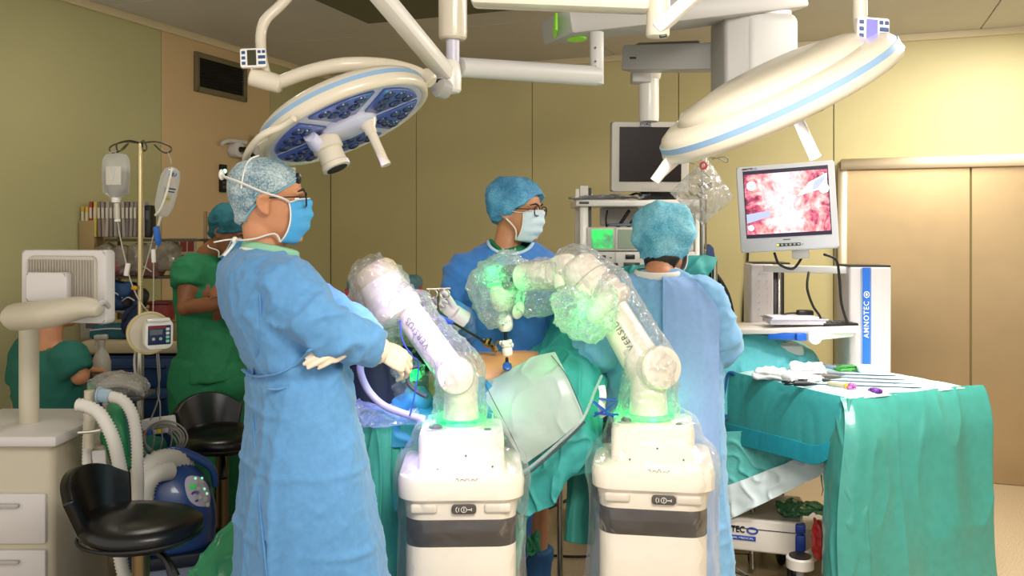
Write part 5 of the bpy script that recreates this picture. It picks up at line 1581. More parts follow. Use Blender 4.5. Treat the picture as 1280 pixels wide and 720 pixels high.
me = fuse(dome, .010, 2); displace(me, lambda P, N: .009*pnoise(P*14)+.006*ridge(P*12, 2))
link('draped_bulge', me, mat('bulge_blue', '2f7fae', .6, bump=(240, .4, .0012)), ldr, 180)
film_tube(ldr, 'bulge_film', [at(486, 505, 3.2), at(500, 492, 3.2), at(520, 480, 3.2), at(540, 488, 3.2)], [.03, .075, .08, .03], .012, seed=3.3)

# corrugated tube sweeping down beside the tall surgeon
tb = MB().tube([at(*q) for q in ((458, 440, 3.02), (451, 455, 3.02), (452, 470, 3.02), (462, 490, 3.03), (480, 507, 3.02), (505, 517, 3.0), (530, 524, 2.98))], .0125, 14, 8).build('smoke_tube', mat('lilac_tube', 'b9b4e2', .35), None)
tag(tb, 'pale lilac tube looping down beside the tall surgeon into the blue drape', 'tube')
recenter(tb, at(480, 507, 3.02))

# ---- ports and instruments in the belly
tro = thing('trocar', 'white trocar port standing on the bare belly under the robot instrument', 'trocar', at(634, 444, 3.36))
a, b = at(635, 446, 3.36), at(632.5, 424, 3.36); ax = b-a
MB().lathe(a, ax, [(.014, -.01), (.016, .0), (.020, .012), (.020, .03), (.016, .036), (.022, .042), (.022, .058), (.015, .064)], 20).build('port', M_white, tro)
for i in range(5):
    q = a+ax.normalized()*.05; an = i*1.26+.4
    MB().ball(q+V((math.cos(an)*.022, math.sin(an)*.022, .004*i-.006)), (.0075, .0075, .010), n=10, m=8).build('tap', M_white, tro)
t2 = thing('trocar', 'short blue trocar disc on the near slope of the bare belly', 'trocar', at(634, 459, 3.22))
MB().lathe(at(634, 459, 3.215), (0, -.7, .7), [(.010, -.004), (.017, 0), (.017, .008), (.010, .012)], 22).build('disc', mat('port_blue', '1d4f9c', .4), t2)
MB().tube([at(634, 458, 3.21), at(633.5, 448, 3.28)], [.007, .006], 10).build('shaft', M_black, t2)

gr = thing('laparoscopic_grasper', 'long black-shafted grasper with steel ring handles, held in the middle surgeon\'s right hand', 'instrument', at(553, 393, 3.2))
hb = at(549, 361, 3.17)
MB().tube([at(533, 361.5, 3.16), at(563, 360.5, 3.18)], .0042, 8).build('handle_bar', M_steel, gr)
for q in ((541, 367.5), (556, 367.5)): MB().torus(at(q[0], q[1], 3.165), (0, -1, .1), .0165, .0032, 24, 8).build('finger_ring', M_steel, gr)
MB().tube([at(549, 362, 3.17), at(548, 378, 3.22), at(549, 392, 3.23)], .006, 8, 3).build('handle_stem', M_steel, gr)
MB().lathe(at(545, 390, 3.21), at(615, 433, 3.3)-at(545, 390, 3.21), [(.010, -.012), (.013, 0), (.013, .015), (.009, .03), (.007, .05)], 14).build('knob', M_black, gr)
MB().cyl(at(549, 393, 3.21), at(616, 433, 3.30), .0048, n=12).build('shaft', M_black, gr)
MB().tube([at(549, 396, 3.2), at(556, 401, 3.2), at(566, 404, 3.21)], [.012, .014, .008], 10, 3).build('blue_lever', mat('lever_blue', '2a48c8', .35), gr)
t3 = thing('trocar', 'brass-coloured trocar with tap around the long black grasper shaft', 'trocar', at(614, 432, 3.3))
brass = mat('brass', 'a5854c', .3, .9)
a, b = at(607, 427, 3.29), at(624, 441, 3.34)
MB().lathe(a, b-a, [(.012, -.006), (.016, 0), (.016, .02), (.010, .026), (.010, .05), (.013, .055), (.008, .07)], 16).build('sleeve', brass, t3)
MB().tube([at(611, 430, 3.28), at(614, 423, 3.27)], .005, 8).build('tap', M_black, t3)
MB().tube([at(617, 434, 3.30), at(621, 428, 3.30), at(623, 426, 3.30)], .004, 8).build('tap', brass, t3)
MB().box(at(604, 425, 3.285), (.02, .016, .014), None, .004).build('seal', M_black, t3)

# ================================================================== instrument table
N0 = V((1.33, 3.47, 0)); EL = V((-.40, .917, 0)).normalized(); ER = V((EL.y, -EL.x, 0))
TZ = .95; TW, TD = .66, .70
itb = thing('instrument_table', 'instrument table draped to the floor in shiny teal, in front of the steel door', 'table', N0+ER*TW/2+EL*TD/2)
def T(u, v, z): return N0+ER*u+EL*v+V((0, 0, z))
MB().box(T(TW/2, TD/2, TZ-.03), (TW-.02, TD-.02, .03), Matrix((ER, EL, V((0, 0, 1)))).transposed(), .005).build('tabletop', M_steel, itb)
for u in (.05, TW-.05):
    for v in (.05, TD-.05): MB().cyl(T(u, v, .04), T(u, v, TZ-.04), .014, n=14).build('leg', M_steel, itb)
top = [[T(u, v, TZ+(-.012 if u in (0, TW) or v in (0, TD) else .003)) for u in (0, .04, .2, .4, .58, TW)] for v in (0, .04, .2, .45, .64, TD)]
M_top = mat('overlit_drape_top', 'c6e8e6', .6, bump=(240, .4, .0012))  # teal drape paled in its colour to look overexposed from above
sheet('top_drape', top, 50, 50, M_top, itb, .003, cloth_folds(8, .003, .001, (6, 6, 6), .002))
left = []
for z, o in ((.945, .0), (.90, .012), (.82, .02), (.74, .022), (.66, .02)):
    row = []
    for i, v in enumerate((.02, .15, .32, .5, .66, .80)):
        zz = TZ-(TZ-z)*(1+.22*v)
        if v < .1: zz = TZ-(TZ-z)*.75
        row.append(T(-o-.004, v, zz))
    left.append(row)
sheet('side_drape', left, 50, 70, M_teal, itb, .003, cloth_folds(9, .007, .003, (5, 5, 2), .004))
bl = [[q+V((0, 0, -.004))-ER*.004 for q in left[-2]], [lerp(left[-2][i], left[-1][i], .55)-ER*.006 for i in range(6)], [q-ER*.006 for q in left[-1]]]
sheet('side_band', bl, 20, 60, M_teal_b, itb, .003, cloth_folds(9, .006, .003, (5, 5, 2), .003))
fr = []
for z, o, w in ((.948, .0, 0), (.90, .025, .0), (.80, .05, .02), (.66, .055, .035), (.50, .06, .05), (.34, .07, .06), (.18, .08, .06), (.03, .10, .04)):
    row = []
    for u in (-.03, .02, .10, .22, .36, .50, .62, .74):
        uu = u-(w if u < .05 else 0)
        row.append(T(uu, -o+(.03 if u < 0 else 0)+.012*math.sin(u*17+z*5), z))
    fr.append(row)
sheet('front_drape', fr, 130, 130, M_teal_sh, itb, .003, cloth_folds(10, .012, .003, (4, 4, 1.1), .007))
# gathered corner between the two hanging faces
cg = []
for z in (.945, .86, .76, .66, .52, .36, .2, .04):
    k = (.95-z)
    s_ = min(1, .15+k*4)
    cg.append([T(-.005-.012*s_, .13-.03*k, z), T(-.025*s_-.05*k, .08, z), T(-.035*s_-.07*k, .02, z), T(-.03*s_-.05*k, -.03*s_-.03*k, z), T(.03, -.04*s_-.06*k, z)])
sheet('corner_drape', cg, 110, 50, M_teal_sh, itb, .003, cloth_folds(11, .006, .003, (7, 7, 3), .007))
MB().tube([T(-.012, .70, TZ-.01), T(-.02, .74, TZ-.02), T(-.03, .75, TZ-.12), T(-.03, .74, .72)], .008, 8, 4).build('edge_hem', mat('hem_blue', '2d5f9c', .6), itb)

# ---- what lies on it
def tbl(px, py, up=0.0):
    "point of the table top seen at a pixel"
    d = (CZ-TZ-up)*FP/(py-HY); return at(px, py, d)
cot = mat('white_cotton', 'f4f2ee', .9, bump=(120, .5, .003))
def swab(label, c, size, rot, seed, layers=2):
    p = thing('cotton_swab', label, 'cloth', c, 'white cotton swabs on the instrument table')
    R = Matrix.Rotation(rot, 3, 'Z')
    for i in range(layers):
        mb = MB(); mb.box(V(c)+V((0, 0, size[2]*(i+.5)/layers)), (size[0]*(1-.1*i), size[1]*(1-.08*i), size[2]/layers*1.1), R @ Matrix.Rotation(.06*i, 3, 'Z'), size[2]*.25)
        me = fuse(mb, .006, 4)
        displace(me, lambda P, N: .011*pnoise(P*19+seed+i)+.008*ridge(P*15+seed, 2)-.004)
        link('fold', me, cot, p, 180)
swab('folded white cotton cloth at the table\'s left corner, nearest the surgeon', tbl(962, 473), (.14, .10, .045), -.5, 1)
swab('large white cotton cloth, highest of the heap, behind the small rolls', tbl(1008, 469), (.17, .11, .055), -.2, 2)
swab('white cotton cloth beside the two small rolls, in front of the heap', tbl(1013, 478), (.11, .10, .030), -.4, 3)
for i, (x, y, l) in enumerate(((986, 477, 'left one of two small white gauze rolls on the instrument table'), (996, 478, 'right one of two small white gauze rolls on the instrument table'))):
    c = tbl(x, y)+V((0, 0, .022))
    p = thing('gauze_roll', l, 'gauze', c-V((0, 0, .022)), 'gauze rolls')
    MB().lathe(c-EL*.04, EL, [(.004, 0), (.019, .002), (.022, .01), (.022, .07), (.019, .078), (.004, .08)], 20).build('roll', cot, p)
    MB().torus(c-EL*.0405, EL, .011, .0022, 20, 6).build('end_fold', cot, p)
M_tool = mat('tool_steel', '565e68', .3, 1.0)
def rod(label, a, b, r, hm):
    A, B = V(a)+V((0, 0, r+.012)), V(b)+V((0, 0, r+.004)); d = (B-A).normalized()
    p = thing('laparoscopic_instrument', label, 'instrument', V(a), 'long instruments on the instrument table')
    MB().cyl(A+d*.05, B, r, n=10).build('shaft', M_tool, p)
    MB().lathe(A-d*.04, d, [(.006, 0), (.012, .006), (.012, .05), (.009, .07), (r*1.3, .10)], 14).build('handle', hm, p)
    s = V((d.y, -d.x, 0))
    for k in (-1, 1):
        MB().torus(A-d*.06+s*k*.028, (0, .25, 1), .017, .0042, 18, 6).build('finger_ring', hm, p)
        MB().tube([A-d*.02, A-d*.045+s*k*.018], .0045, 8).build('ring_arm', hm, p)
    MB().box(B-d*.004, (r*1.4, r*1.4, .02), frame_from(d), r*.3).build('jaw', M_tool, p)
rod('long black-handled instrument nearest the edge, pointing to the right end of the table', tbl(1003, 484), tbl(1150, 487), .0035, mat('tool_black', '141416', .4))
rod('long instrument with dark handle lying second from the near edge', tbl(1020, 479), tbl(1145, 482), .0035, mat('tool_black', '141416', .4))
rod('long instrument in the middle of the row, beside the cotton heap', tbl(1034, 475), tbl(1130, 477), .0035, mat('tool_brown', '4a4038', .4))
rod('long instrument farthest from the near edge, below the small syringe', tbl(1040, 471.5), tbl(1118, 472), .004, mat('tool_grey', '5a6068', .35))
# purple-tipped tool and cap, syringe, green tie, cup
a, b = tbl(1040, 485), tbl(1062, 489)
pt = thing('suction_handle', 'tan suction handle with purple and yellow collar near the table\'s front corner', 'instrument', a)
d = (b-a).normalized(); z = V((0, 0, .016))
MB().lathe(a+z-d*.02, d, [(.006, 0), (.011, .006), (.011, .06), (.013, .075), (.012, .085)], 14).build('grip', mat('tan_plastic', 'b5a78c', .4), pt)
MB().lathe(a+z+d*.07, d, [(.012, 0), (.017, .004), (.017, .010), (.012, .014)], 14).build('yellow_ring', mat('yellow_plastic', 'd0a020', .4), pt)
for i in range(5):
    an = i*1.257; q = a+z+d*.098; s = V((d.y, -d.x, 0))
    MB().ball(q+s*math.cos(an)*.015+V((0, 0, math.sin(an)*.013)), (.012, .012, .010), n=10, m=8).build('purple_lobe', mat('mauve_plastic', 'a85a9a', .4), pt)
c = tbl(1094, 490.5)
cp = thing('purple_cap', 'small deep purple cap alone near the front edge of the instrument table', 'cap', c)
MB().lathe(c, (0, 0, 1), [(.026, 0), (.026, .010), (.022, .016), (.018, .017)], 16).build('cap', mat('deep_purple', '5a1a78', .4), cp)
for i in range(8): MB().ball(c+V((math.cos(i*.785)*.026, math.sin(i*.785)*.026, .006)), (.005, .005, .007), n=8, m=6).build('ridge', mat('deep_purple', '5a1a78', .4), cp)
a, b = tbl(1030, 461), tbl(1052, 465)
sy = thing('syringe', 'clear syringe with white plunger lying behind the cotton heap', 'syringe', a)
d = (b-a).normalized(); z = V((0, 0, .014))
MB().lathe(a+z, d, [(.011, 0), (.011, .07), (.004, .076), (.003, .09)], 14).build('barrel', mat('syringe_grey', '9aa6b4', .2), sy)
MB().lathe(a+z-d*.05, d, [(.014, 0), (.014, .005), (.005, .008), (.005, .05)], 14).build('plunger', M_white, sy)
MB().box(a+z, (.034, .004, .010), frame_from(d), .001).build('flange', M_white, sy)
c = tbl(1063, 465)
gt_ = thing('green_ties', 'tangle of bright green ties beside the syringe', 'tie', c)
for i in range(5):
    pts = [c+V((rnd.uniform(-.07, .07), rnd.uniform(-.04, .04), .008+rnd.uniform(0, .022))) for _ in range(5)]
    MB().tube(pts, .005, 6, 5).build('strand', mat('tie_green', '3f8f3c', .5), gt_)
c = tbl(1082, 467)
cu = thing('white_bowl', 'small white bowl at the far side of the instrument table', 'bowl', c)
MB().lathe(c, (0, 0, 1), [(.022, 0), (.034, .014), (.040, .034), (.042, .036), (.038, .034), (.030, .014), (.01, .006)], 24).build('bowl', M_white, cu)
MB().torus(c+V((0, 0, .035)), (0, 0, 1), .041, .0025, 28, 6).build('rim', M_white, cu)

# ---- draped trolley behind, and its sheet hanging in front
dt = thing('draped_trolley', 'light teal draped trolley behind the instrument table, beside the pale blue back', 'trolley', at(965, 560, 4.3))
MB().box(at(955, 480, 4.27), (.36, .14, .40), None, .03).build('carcass', M_lgrey, dt)
M_cy = mat('lit_teal_drape', '62c0c6', .62, bump=(240, .4, .0012), var=(45, .06))  # drape teal lightened in colour to stand for the light on it
rows = []
for dd, dy in ((4.40, 0), (4.34, 1), (4.27, 4), (4.20, 16), (4.16, 40), (4.14, 80), (4.13, 120)):
    rows.append([at(x, y+dy*(1 if dy < 10 else .9), dd) for x, y in ((893, 412), (918, 410), (945, 413), (972, 420), (1000, 430), (1018, 440))]+[at(1026, 462+dy, dd+.01), at(1028, 500+dy, dd+.03)])
sheet('top_sheet', rows, 90, 110, M_cy, dt, .003, cloth_folds(12, .012, .005, (6, 6, 4), .008))
rows = []
for t, y0, y1 in ((0, 540, 535), (.25, 572, 548), (.5, 604, 562), (.75, 636, 575), (.9, 652, 580)):
    rows.append([at(x, lerp(y0, y1, (x-896)/145), 4.10-.03*t-(x-896)/145*.30) for x in (896, 920, 945, 970, 1000, 1025, 1041)])
sheet('lower_sheet', rows, 70, 100, mat('mint_drape', '62bcb2', .6, bump=(60, .5, .004), var=(30, .08)), dt, .003, cloth_folds(13, .008, .005, (9, 9, 9), .009))
rows = []
for t, y0, y1 in ((0, 612, 556), (.5, 632, 570), (1, 656, 588)):
    rows.append([at(x, lerp(y0, y1, ((x-896)/142)**1.05), 4.055-.02*t-(x-896)/142*.30) for x in (896, 920, 945, 970, 1000, 1022, 1038)])
sheet('white_turnback', rows, 40, 90, M_white_cl, dt, .003, cloth_folds(14, .012, .005, (8, 8, 8), .010))
# ================================================================== right side: monitor cart
def cable(name, label, pts, r, parent=None, m=None, sub=6):
    o = MB().tube([V(q) for q in pts], r, 8, sub).build(name, m or M_cordb, parent, 180)
    if parent is None: tag(o, label, 'cable'); recenter(o, pts[0])
    return o

def tissue_screen():
    m = bpy.data.materials.new('endoscope_picture'); m.use_nodes = True
    nt = m.node_tree; N = nt.nodes; L = nt.links; b = N['Principled BSDF']
    tc = N.new('ShaderNodeTexCoord')
    n1 = N.new('ShaderNodeTexNoise'); n1.inputs['Scale'].default_value = 11; n1.inputs['Detail'].default_value = 7; n1.inputs['Roughness'].default_value = .68; n1.inputs['Distortion'].default_value = 1.2
    L.new(tc.outputs['Object'], n1.inputs['Vector'])
    n2 = N.new('ShaderNodeTexNoise'); n2.inputs['Scale'].default_value = 60; n2.inputs['Detail'].default_value = 3
    L.new(tc.outputs['Object'], n2.inputs['Vector'])
    # brightest along the middle of the picture (object x)
    sx = N.new('ShaderNodeSeparateXYZ'); L.new(tc.outputs['Object'], sx.inputs[0])
    ab = N.new('ShaderNodeMath'); ab.operation = 'ABSOLUTE'; L.new(sx.outputs[0], ab.inputs[0])
    mr = N.new('ShaderNodeMapRange'); mr.inputs[1].default_value = .02; mr.inputs[2].default_value = .19; mr.inputs[3].default_value = .20; mr.inputs[4].default_value = -.09
    L.new(ab.outputs[0], mr.inputs[0])
    ma = N.new('ShaderNodeMath'); ma.operation = 'MULTIPLY_ADD'; ma.inputs[1].default_value = .22; L.new(n2.outputs[0], ma.inputs[0]); L.new(n1.outputs[0], ma.inputs[2])
    ad = N.new('ShaderNodeMath'); ad.operation = 'ADD'; L.new(ma.outputs[0], ad.inputs[0]); L.new(mr.outputs[0], ad.inputs[1])
    cr = N.new('ShaderNodeValToRGB'); e = cr.color_ramp.elements
    e[0].position = .42; e[0].color = srgb('3a1230'); e[1].position = .95; e[1].color = srgb('fff8fb')
    for p, c in ((.50, '8c1c44'), (.58, 'd85a7c'), (.66, 'f2a39a'), (.76, 'fbd9de')):
        k = e.new(p); k.color = srgb(c)
    L.new(ad.outputs[0], cr.inputs[0])
    L.new(cr.outputs[0], b.inputs['Emission Color']); b.inputs['Emission Strength'].default_value = 1.05
    b.inputs['Base Color'].default_value = (.02, .02, .02, 1); b.inputs['Roughness'].default_value = .3
    return m

def monitor_cart():
    p = thing('monitor_cart', 'white video cart with two pillars, blue stripe and crossbar under the lit screen', 'cart', at(1030, 290, 4.3)*1.0)
    p.location.z = 0
    M_pil = mat('pillar_white', 'c6bebb', .35, coat=.2)
    rt = Matrix.Rotation(math.radians(-4), 3, 'Z')
    w = 52*4.1/FP
    c = at(1089, 333, 4.15); zt = c.z
    rp = MB().box(V((c.x, c.y+.10, zt/2+.10)), (w, .22, zt-.20), rt, .012, 3).build('pillar', M_pil, p)
    MB().box(V((c.x, c.y+.10, zt+.002)), (w*.98, .215, .008), rt, .003).build('pillar_top', M_black, rp)
    fx = c.x-.010; fy = c.y-.0125
    zz = zt/2+.1
    for x, ww, cc in ((-.018, .034, 'stripe'), (-.040, .003, 'line'), (.004, .003, 'line')):
        m = mat('stripe_blue', '2068c8', .4) if cc == 'stripe' else mat('thin_blue_line', '8aa6d2', .5)
        MB().box(V((fx+x, fy-.0005, zz)), (ww, .004, zt-.21), rt).build('blue_stripe' if cc == 'stripe' else 'thin_line', m, rp)
    TM = axes((0, 0, 1), (-1, .07, 0))
    lettering('lettering', 'AMNOTEC', .034, V((fx-.018, fy-.0035, at(0, 399, 4.15).z)), TM, mat('lettering_white', 'f4f4f4', .5), rp, .0002, 1.15, .172)
    q = V((fx-.018, fy-.0035, at(0, 368, 4.15).z))
    eye_ = MB()
    eye_.tube([q+V((math.cos(a)*.012, 0, math.sin(a)*.014)) for a in [2*math.pi*i/20 for i in range(20)]], .0018, 5, loop=True); eye_.ball(q, (.005, .0015, .007), n=10, m=8)
    eye_.build('emblem', mat('lettering_white', 'f4f4f4', .5), rp)
    l = at(967, 330, 4.42); wl_ = 43*4.42/FP
    lp = MB().box(V((l.x-.055, l.y+.08, l.z/2+.1)), (.115, .18, l.z-.2), rt, .01, 3).build('pillar', M_pil, p)
    MB().box(V((l.x, l.y+.10, l.z+.003)), (.18, .2, .008), rt, .003).build('pillar_top', M_black, lp)
    MB().box(V((l.x+.035, l.y+.09, l.z/2+.1)), (.062, .14, l.z-.22), rt, .008).build('pillar_channel', mat('channel_dark', '3a3638', .3, .5), lp)
    MB().box(V((l.x+.032, l.y+.012, l.z/2+.1)), (.018, .02, l.z-.22), rt, .006).build('channel_rod', M_steel, lp)
    for x in (-.075, -.035):
        for k in range(9): MB().cyl(V((l.x+x, l.y-.014, l.z-.05-.035*k)), V((l.x+x, l.y-.008, l.z-.05-.035*k)), .003, n=8).build('rivet', M_grey, lp)
    MB().beam(at(955, 335.5, 4.36), at(1070, 338, 4.2), .06, .034, .006).build('crossbar', M_lgrey, p)
    # keyboard shelf
    sh = MB().beam(at(918, 410, 4.30), at(1070, 408, 4.16), .36, .022, .004).build('shelf', mat('shelf_beige', 'd8cfc6', .4), p)
    MB().beam(at(1016, 420, 4.02), at(1066, 415, 4.08), .03, .042, .010).build('shelf_arm', M_white, p)
    q = at(1018, 422, 4.0); MB().cyl(q-V((0, .015, 0)), q+V((0, .02, 0)), .030, n=24, bev=.004).build('arm_knob', M_white, p)
    MB().beam(at(960, 419, 4.10), at(1006, 421, 4.05), .02, .035, .004).build('blue_rail', M_bluep, p)
    MB().box(at(1001, 421, 4.03), (.045, .03, .036), None, .005).build('rail_clamp', M_bluep, p)
    # foot with castors, hidden behind the tables
    MB().box(V((l.x+.26, 4.4, .14)), (.66, .42, .08), rt, .02).build('base', M_pil, p)
    for x in (-.28, .28):
        for y in (-.16, .16):
            k = V((l.x+.26+x, 4.4+y, .05)); MB().cyl(k-V((.012, 0, 0)), k+V((.012, 0, 0)), .05, n=20, bev=.005).build('caster', M_rubber, p)
            MB().cyl(k, k+V((0, 0, .06)), .015, n=10).build('caster_stem', M_dgrey, p)
    # monitor
    tl, tr, bl_, br = at(923, 206, 4.12), at(1046, 196, 3.98), at(923, 316, 4.12), at(1046, 318, 3.98)
    x = (tr-tl).normalized(); y = V((0, 0, 1)); M = axes(x, y); z = M.col[2]
    W_ = (tr-tl).length; H_ = .40; c = (tl+tr+bl_+br)/4
    mo = thing('video_monitor', 'large grey flat monitor lit with a pink endoscopic picture, on the video cart', 'monitor', c-V((0, 0, H_/2)))
    MB().rrect(c-z*.04, M, W_, H_, .085, .010, bev=.004).build('casing', mat('monitor_grey', 'c4c4ca', .35), mo)
    cs = mo.children[0]
    MB().rrect(c+z*.003, M, W_-.004, H_-.004, .012, .012, bev=.004).build('bezel', mat('monitor_grey2', 'cfcfd4', .35), mo)
    sc_c = c+y*.022; sw, shh = W_*.865, H_*.785
    MB().box(sc_c+z*.0095, (sw, shh, .002), M).build('screen_border', mat('screen_navy', '241c3c', .3), mo)
    pic = MB().box(V((0, 0, 0)), (sw-.008, shh-.035, .002)).build('picture', tissue_screen(), mo)
    pic.matrix_basis = Matrix.Translation(sc_c+z*.0108) @ M.to_4x4()
    pm = [mat('picture_steel', '8e98c0', .4, emit=('a6aed0', .8)), mat('picture_white', 'ffffff', .4, emit=('ffffff', 1.1))]
    pp = lambda u, v: sc_c+z*.0122+x*(u*(sw-.008)/2)+y*(v*(shh-.035)/2)
    MB().prism([(-.99*(sw-.008)/2, -.62*shh/2*.9), (-.4*(sw/2), -.42*shh/2*.9), (-.4*(sw/2), -.22*shh/2*.9), (-.99*(sw-.008)/2, -.32*shh/2*.9)], sc_c+z*.0122, M, .001).build('picture_tool', pm[0], mo)
    MB().prism([(.98*(sw-.008)/2, .86*shh/2*.9), (.98*(sw-.008)/2, .40*shh/2*.9), (.55*(sw/2), .28*shh/2*.9), (.25*(sw/2), .18*shh/2*.9), (.55*(sw/2), .60*shh/2*.9)], sc_c+z*.0122, M, .001).build('picture_tool', pm[1], mo)
    MB().prism([(.95*(sw-.008)/2, .80*shh/2*.9), (.95*(sw-.008)/2, .45*shh/2*.9), (.60*(sw/2), .34*shh/2*.9), (.66*(sw/2), .62*shh/2*.9)], sc_c+z*.013, M, .001).build('picture_tool', pm[0], mo)
    for u, v, r in ((-.86, .62, .021), (-.86, -.78, .013), (.88, .38, .022)): MB().lathe(pp(u, v)+z*.001, z, [(r, 0), (r, .0008)], 24).build('picture_mark', pm[1], mo)
    MB().tube([pp(.955+.0*0, .9-.35*t)+x*(.012*math.sin(t*3.1)-.02)+z*.001 for t in [i/8 for i in range(9)]], .0018, 5).build('picture_mark', pm[1], mo)
    MB().box(c-y*(H_/2-.028)+z*.0095-x*(-.01), (W_*.235, .014, .003), M, .001).build('button_strip', mat('strip_dark', '2a2a2c', .3), mo)
    for k in range(7): MB().box(c-y*(H_/2-.028)+z*.0115+x*(-.048+.018*k+.01), (.010, .008, .002), M, .001, 1).build('button', M_grey if k else mat('led_yellow', 'd8d040', .4, emit=('e8e040', .8)), mo)
    lettering('lettering', 'AMNOTEC', .012, c+y*(H_/2-.012)+z*.0095-x*(W_/2-.042), M, M_black, mo, .0006, 1.0, .052)
    q = c+y*(H_/2-.012)+z*.0097-x*(W_/2-.078)
    MB().tube([q+x*(math.cos(a)*.006)+y*(math.sin(a)*.0035) for a in [2*math.pi*i/14 for i in range(14)]], .0009, 5, loop=True).build('emblem', mat('stripe_blue', '2068c8'), mo)
    MB().box(c-y*(H_/2-.052)+z*.0095+x*.0, (.032, .004, .001), M).build('maker_mark', M_dgrey, mo)
    MB().box(c-y*(H_/2+.015)-z*.035+x*.06, (.075, .05, .06), M, .006).build('neck', M_grey, mo)
    # things on the shelf
    q = at(992, 404, 4.2)
    k = thing('plastic_tray', 'clear grey plastic tray with papers on the cart shelf', 'tray', q)
    MB().box(q+V((0, 0, .012)), (.26, .17, .024), rt, .006).build('tray', mat('tray_grey', 'c4c2cc', .25), k)
    MB().box(q+V((-.01, .01, .030)), (.22, .14, .010), rt @ Matrix.Rotation(.1, 3, 'Z'), .001).build('papers', mat('tray_paper', 'dcdce6', .5), k)
    MB().tube([q+V((-.13, -.085, .026)), q+V((.13, -.095, .026)), q+V((.13, .075, .026)), q+V((-.13, .085, .026))], .004, 8, loop=True).build('rim', mat('tray_grey', 'c4c2cc'), k)
    q = at(1006, 399, 4.26)
    k = thing('adapter_box', 'small black power adapter behind the plastic tray', 'adapter', q)
    MB().box(q+V((0, 0, .03)), (.075, .05, .03), rt, .008).build('box', M_black, k)
    MB().tube([q+V((-.03, 0, .03)), q+V((-.09, -.01, .028)), q+V((-.13, 0, .012))], .004, 8, 4).build('lead', M_cordb, k)
    q = at(1042, 407, 4.15)
    k = thing('keyboard', 'flat black keyboard end sticking out beside the white pillar', 'keyboard', q)
    MB().box(q+V((.02, 0, .01)), (.16, .10, .014), rt, .004).build('case', M_black, k)
    for i in range(5):
        for j in range(3): MB().box(q+V((-.035+.025*i, -.03+.028*j, .019)), (.020, .022, .005), rt, .001, 1).build('key', M_dgrey, k)
    cable('monitor_cable', 'black cable sagging under the lit monitor over the crossbar', [at(968, 316, 4.10), at(974, 330, 4.08), at(990, 336, 4.08), at(1000, 326, 4.08), at(1003, 316, 4.1)], .006)
    cable('monitor_cable', 'black cable curving from the crossbar to the plastic tray', [at(1011, 340, 4.2), at(1009, 360, 4.16), at(1016, 382, 4.16), at(1025, 396, 4.16), at(1022, 403, 4.16), at(1012, 403, 4.18)], .006)
    cable('monitor_cable', 'black cable dropping from the monitor beside the right pillar', [at(1030, 318, 4.06), at(1045, 325, 4.08), at(1049, 345, 4.10), at(1052, 380, 4.10), at(1060, 406, 4.1)], .006)
    s = wall_pt(934, 320, UB, .01); e = wall_pt(928, 402, UB, .01)
    cable('wall_cable', 'thin dark cable running down the wall under the lit monitor', [wall_pt(936, 300, UB, .012), wall_pt(934, 340, UB, .012), wall_pt(930, 380, UB, .012), wall_pt(928, 450, UB, .012), wall_pt(930, 560, UB, .012)], .007)
monitor_cart()

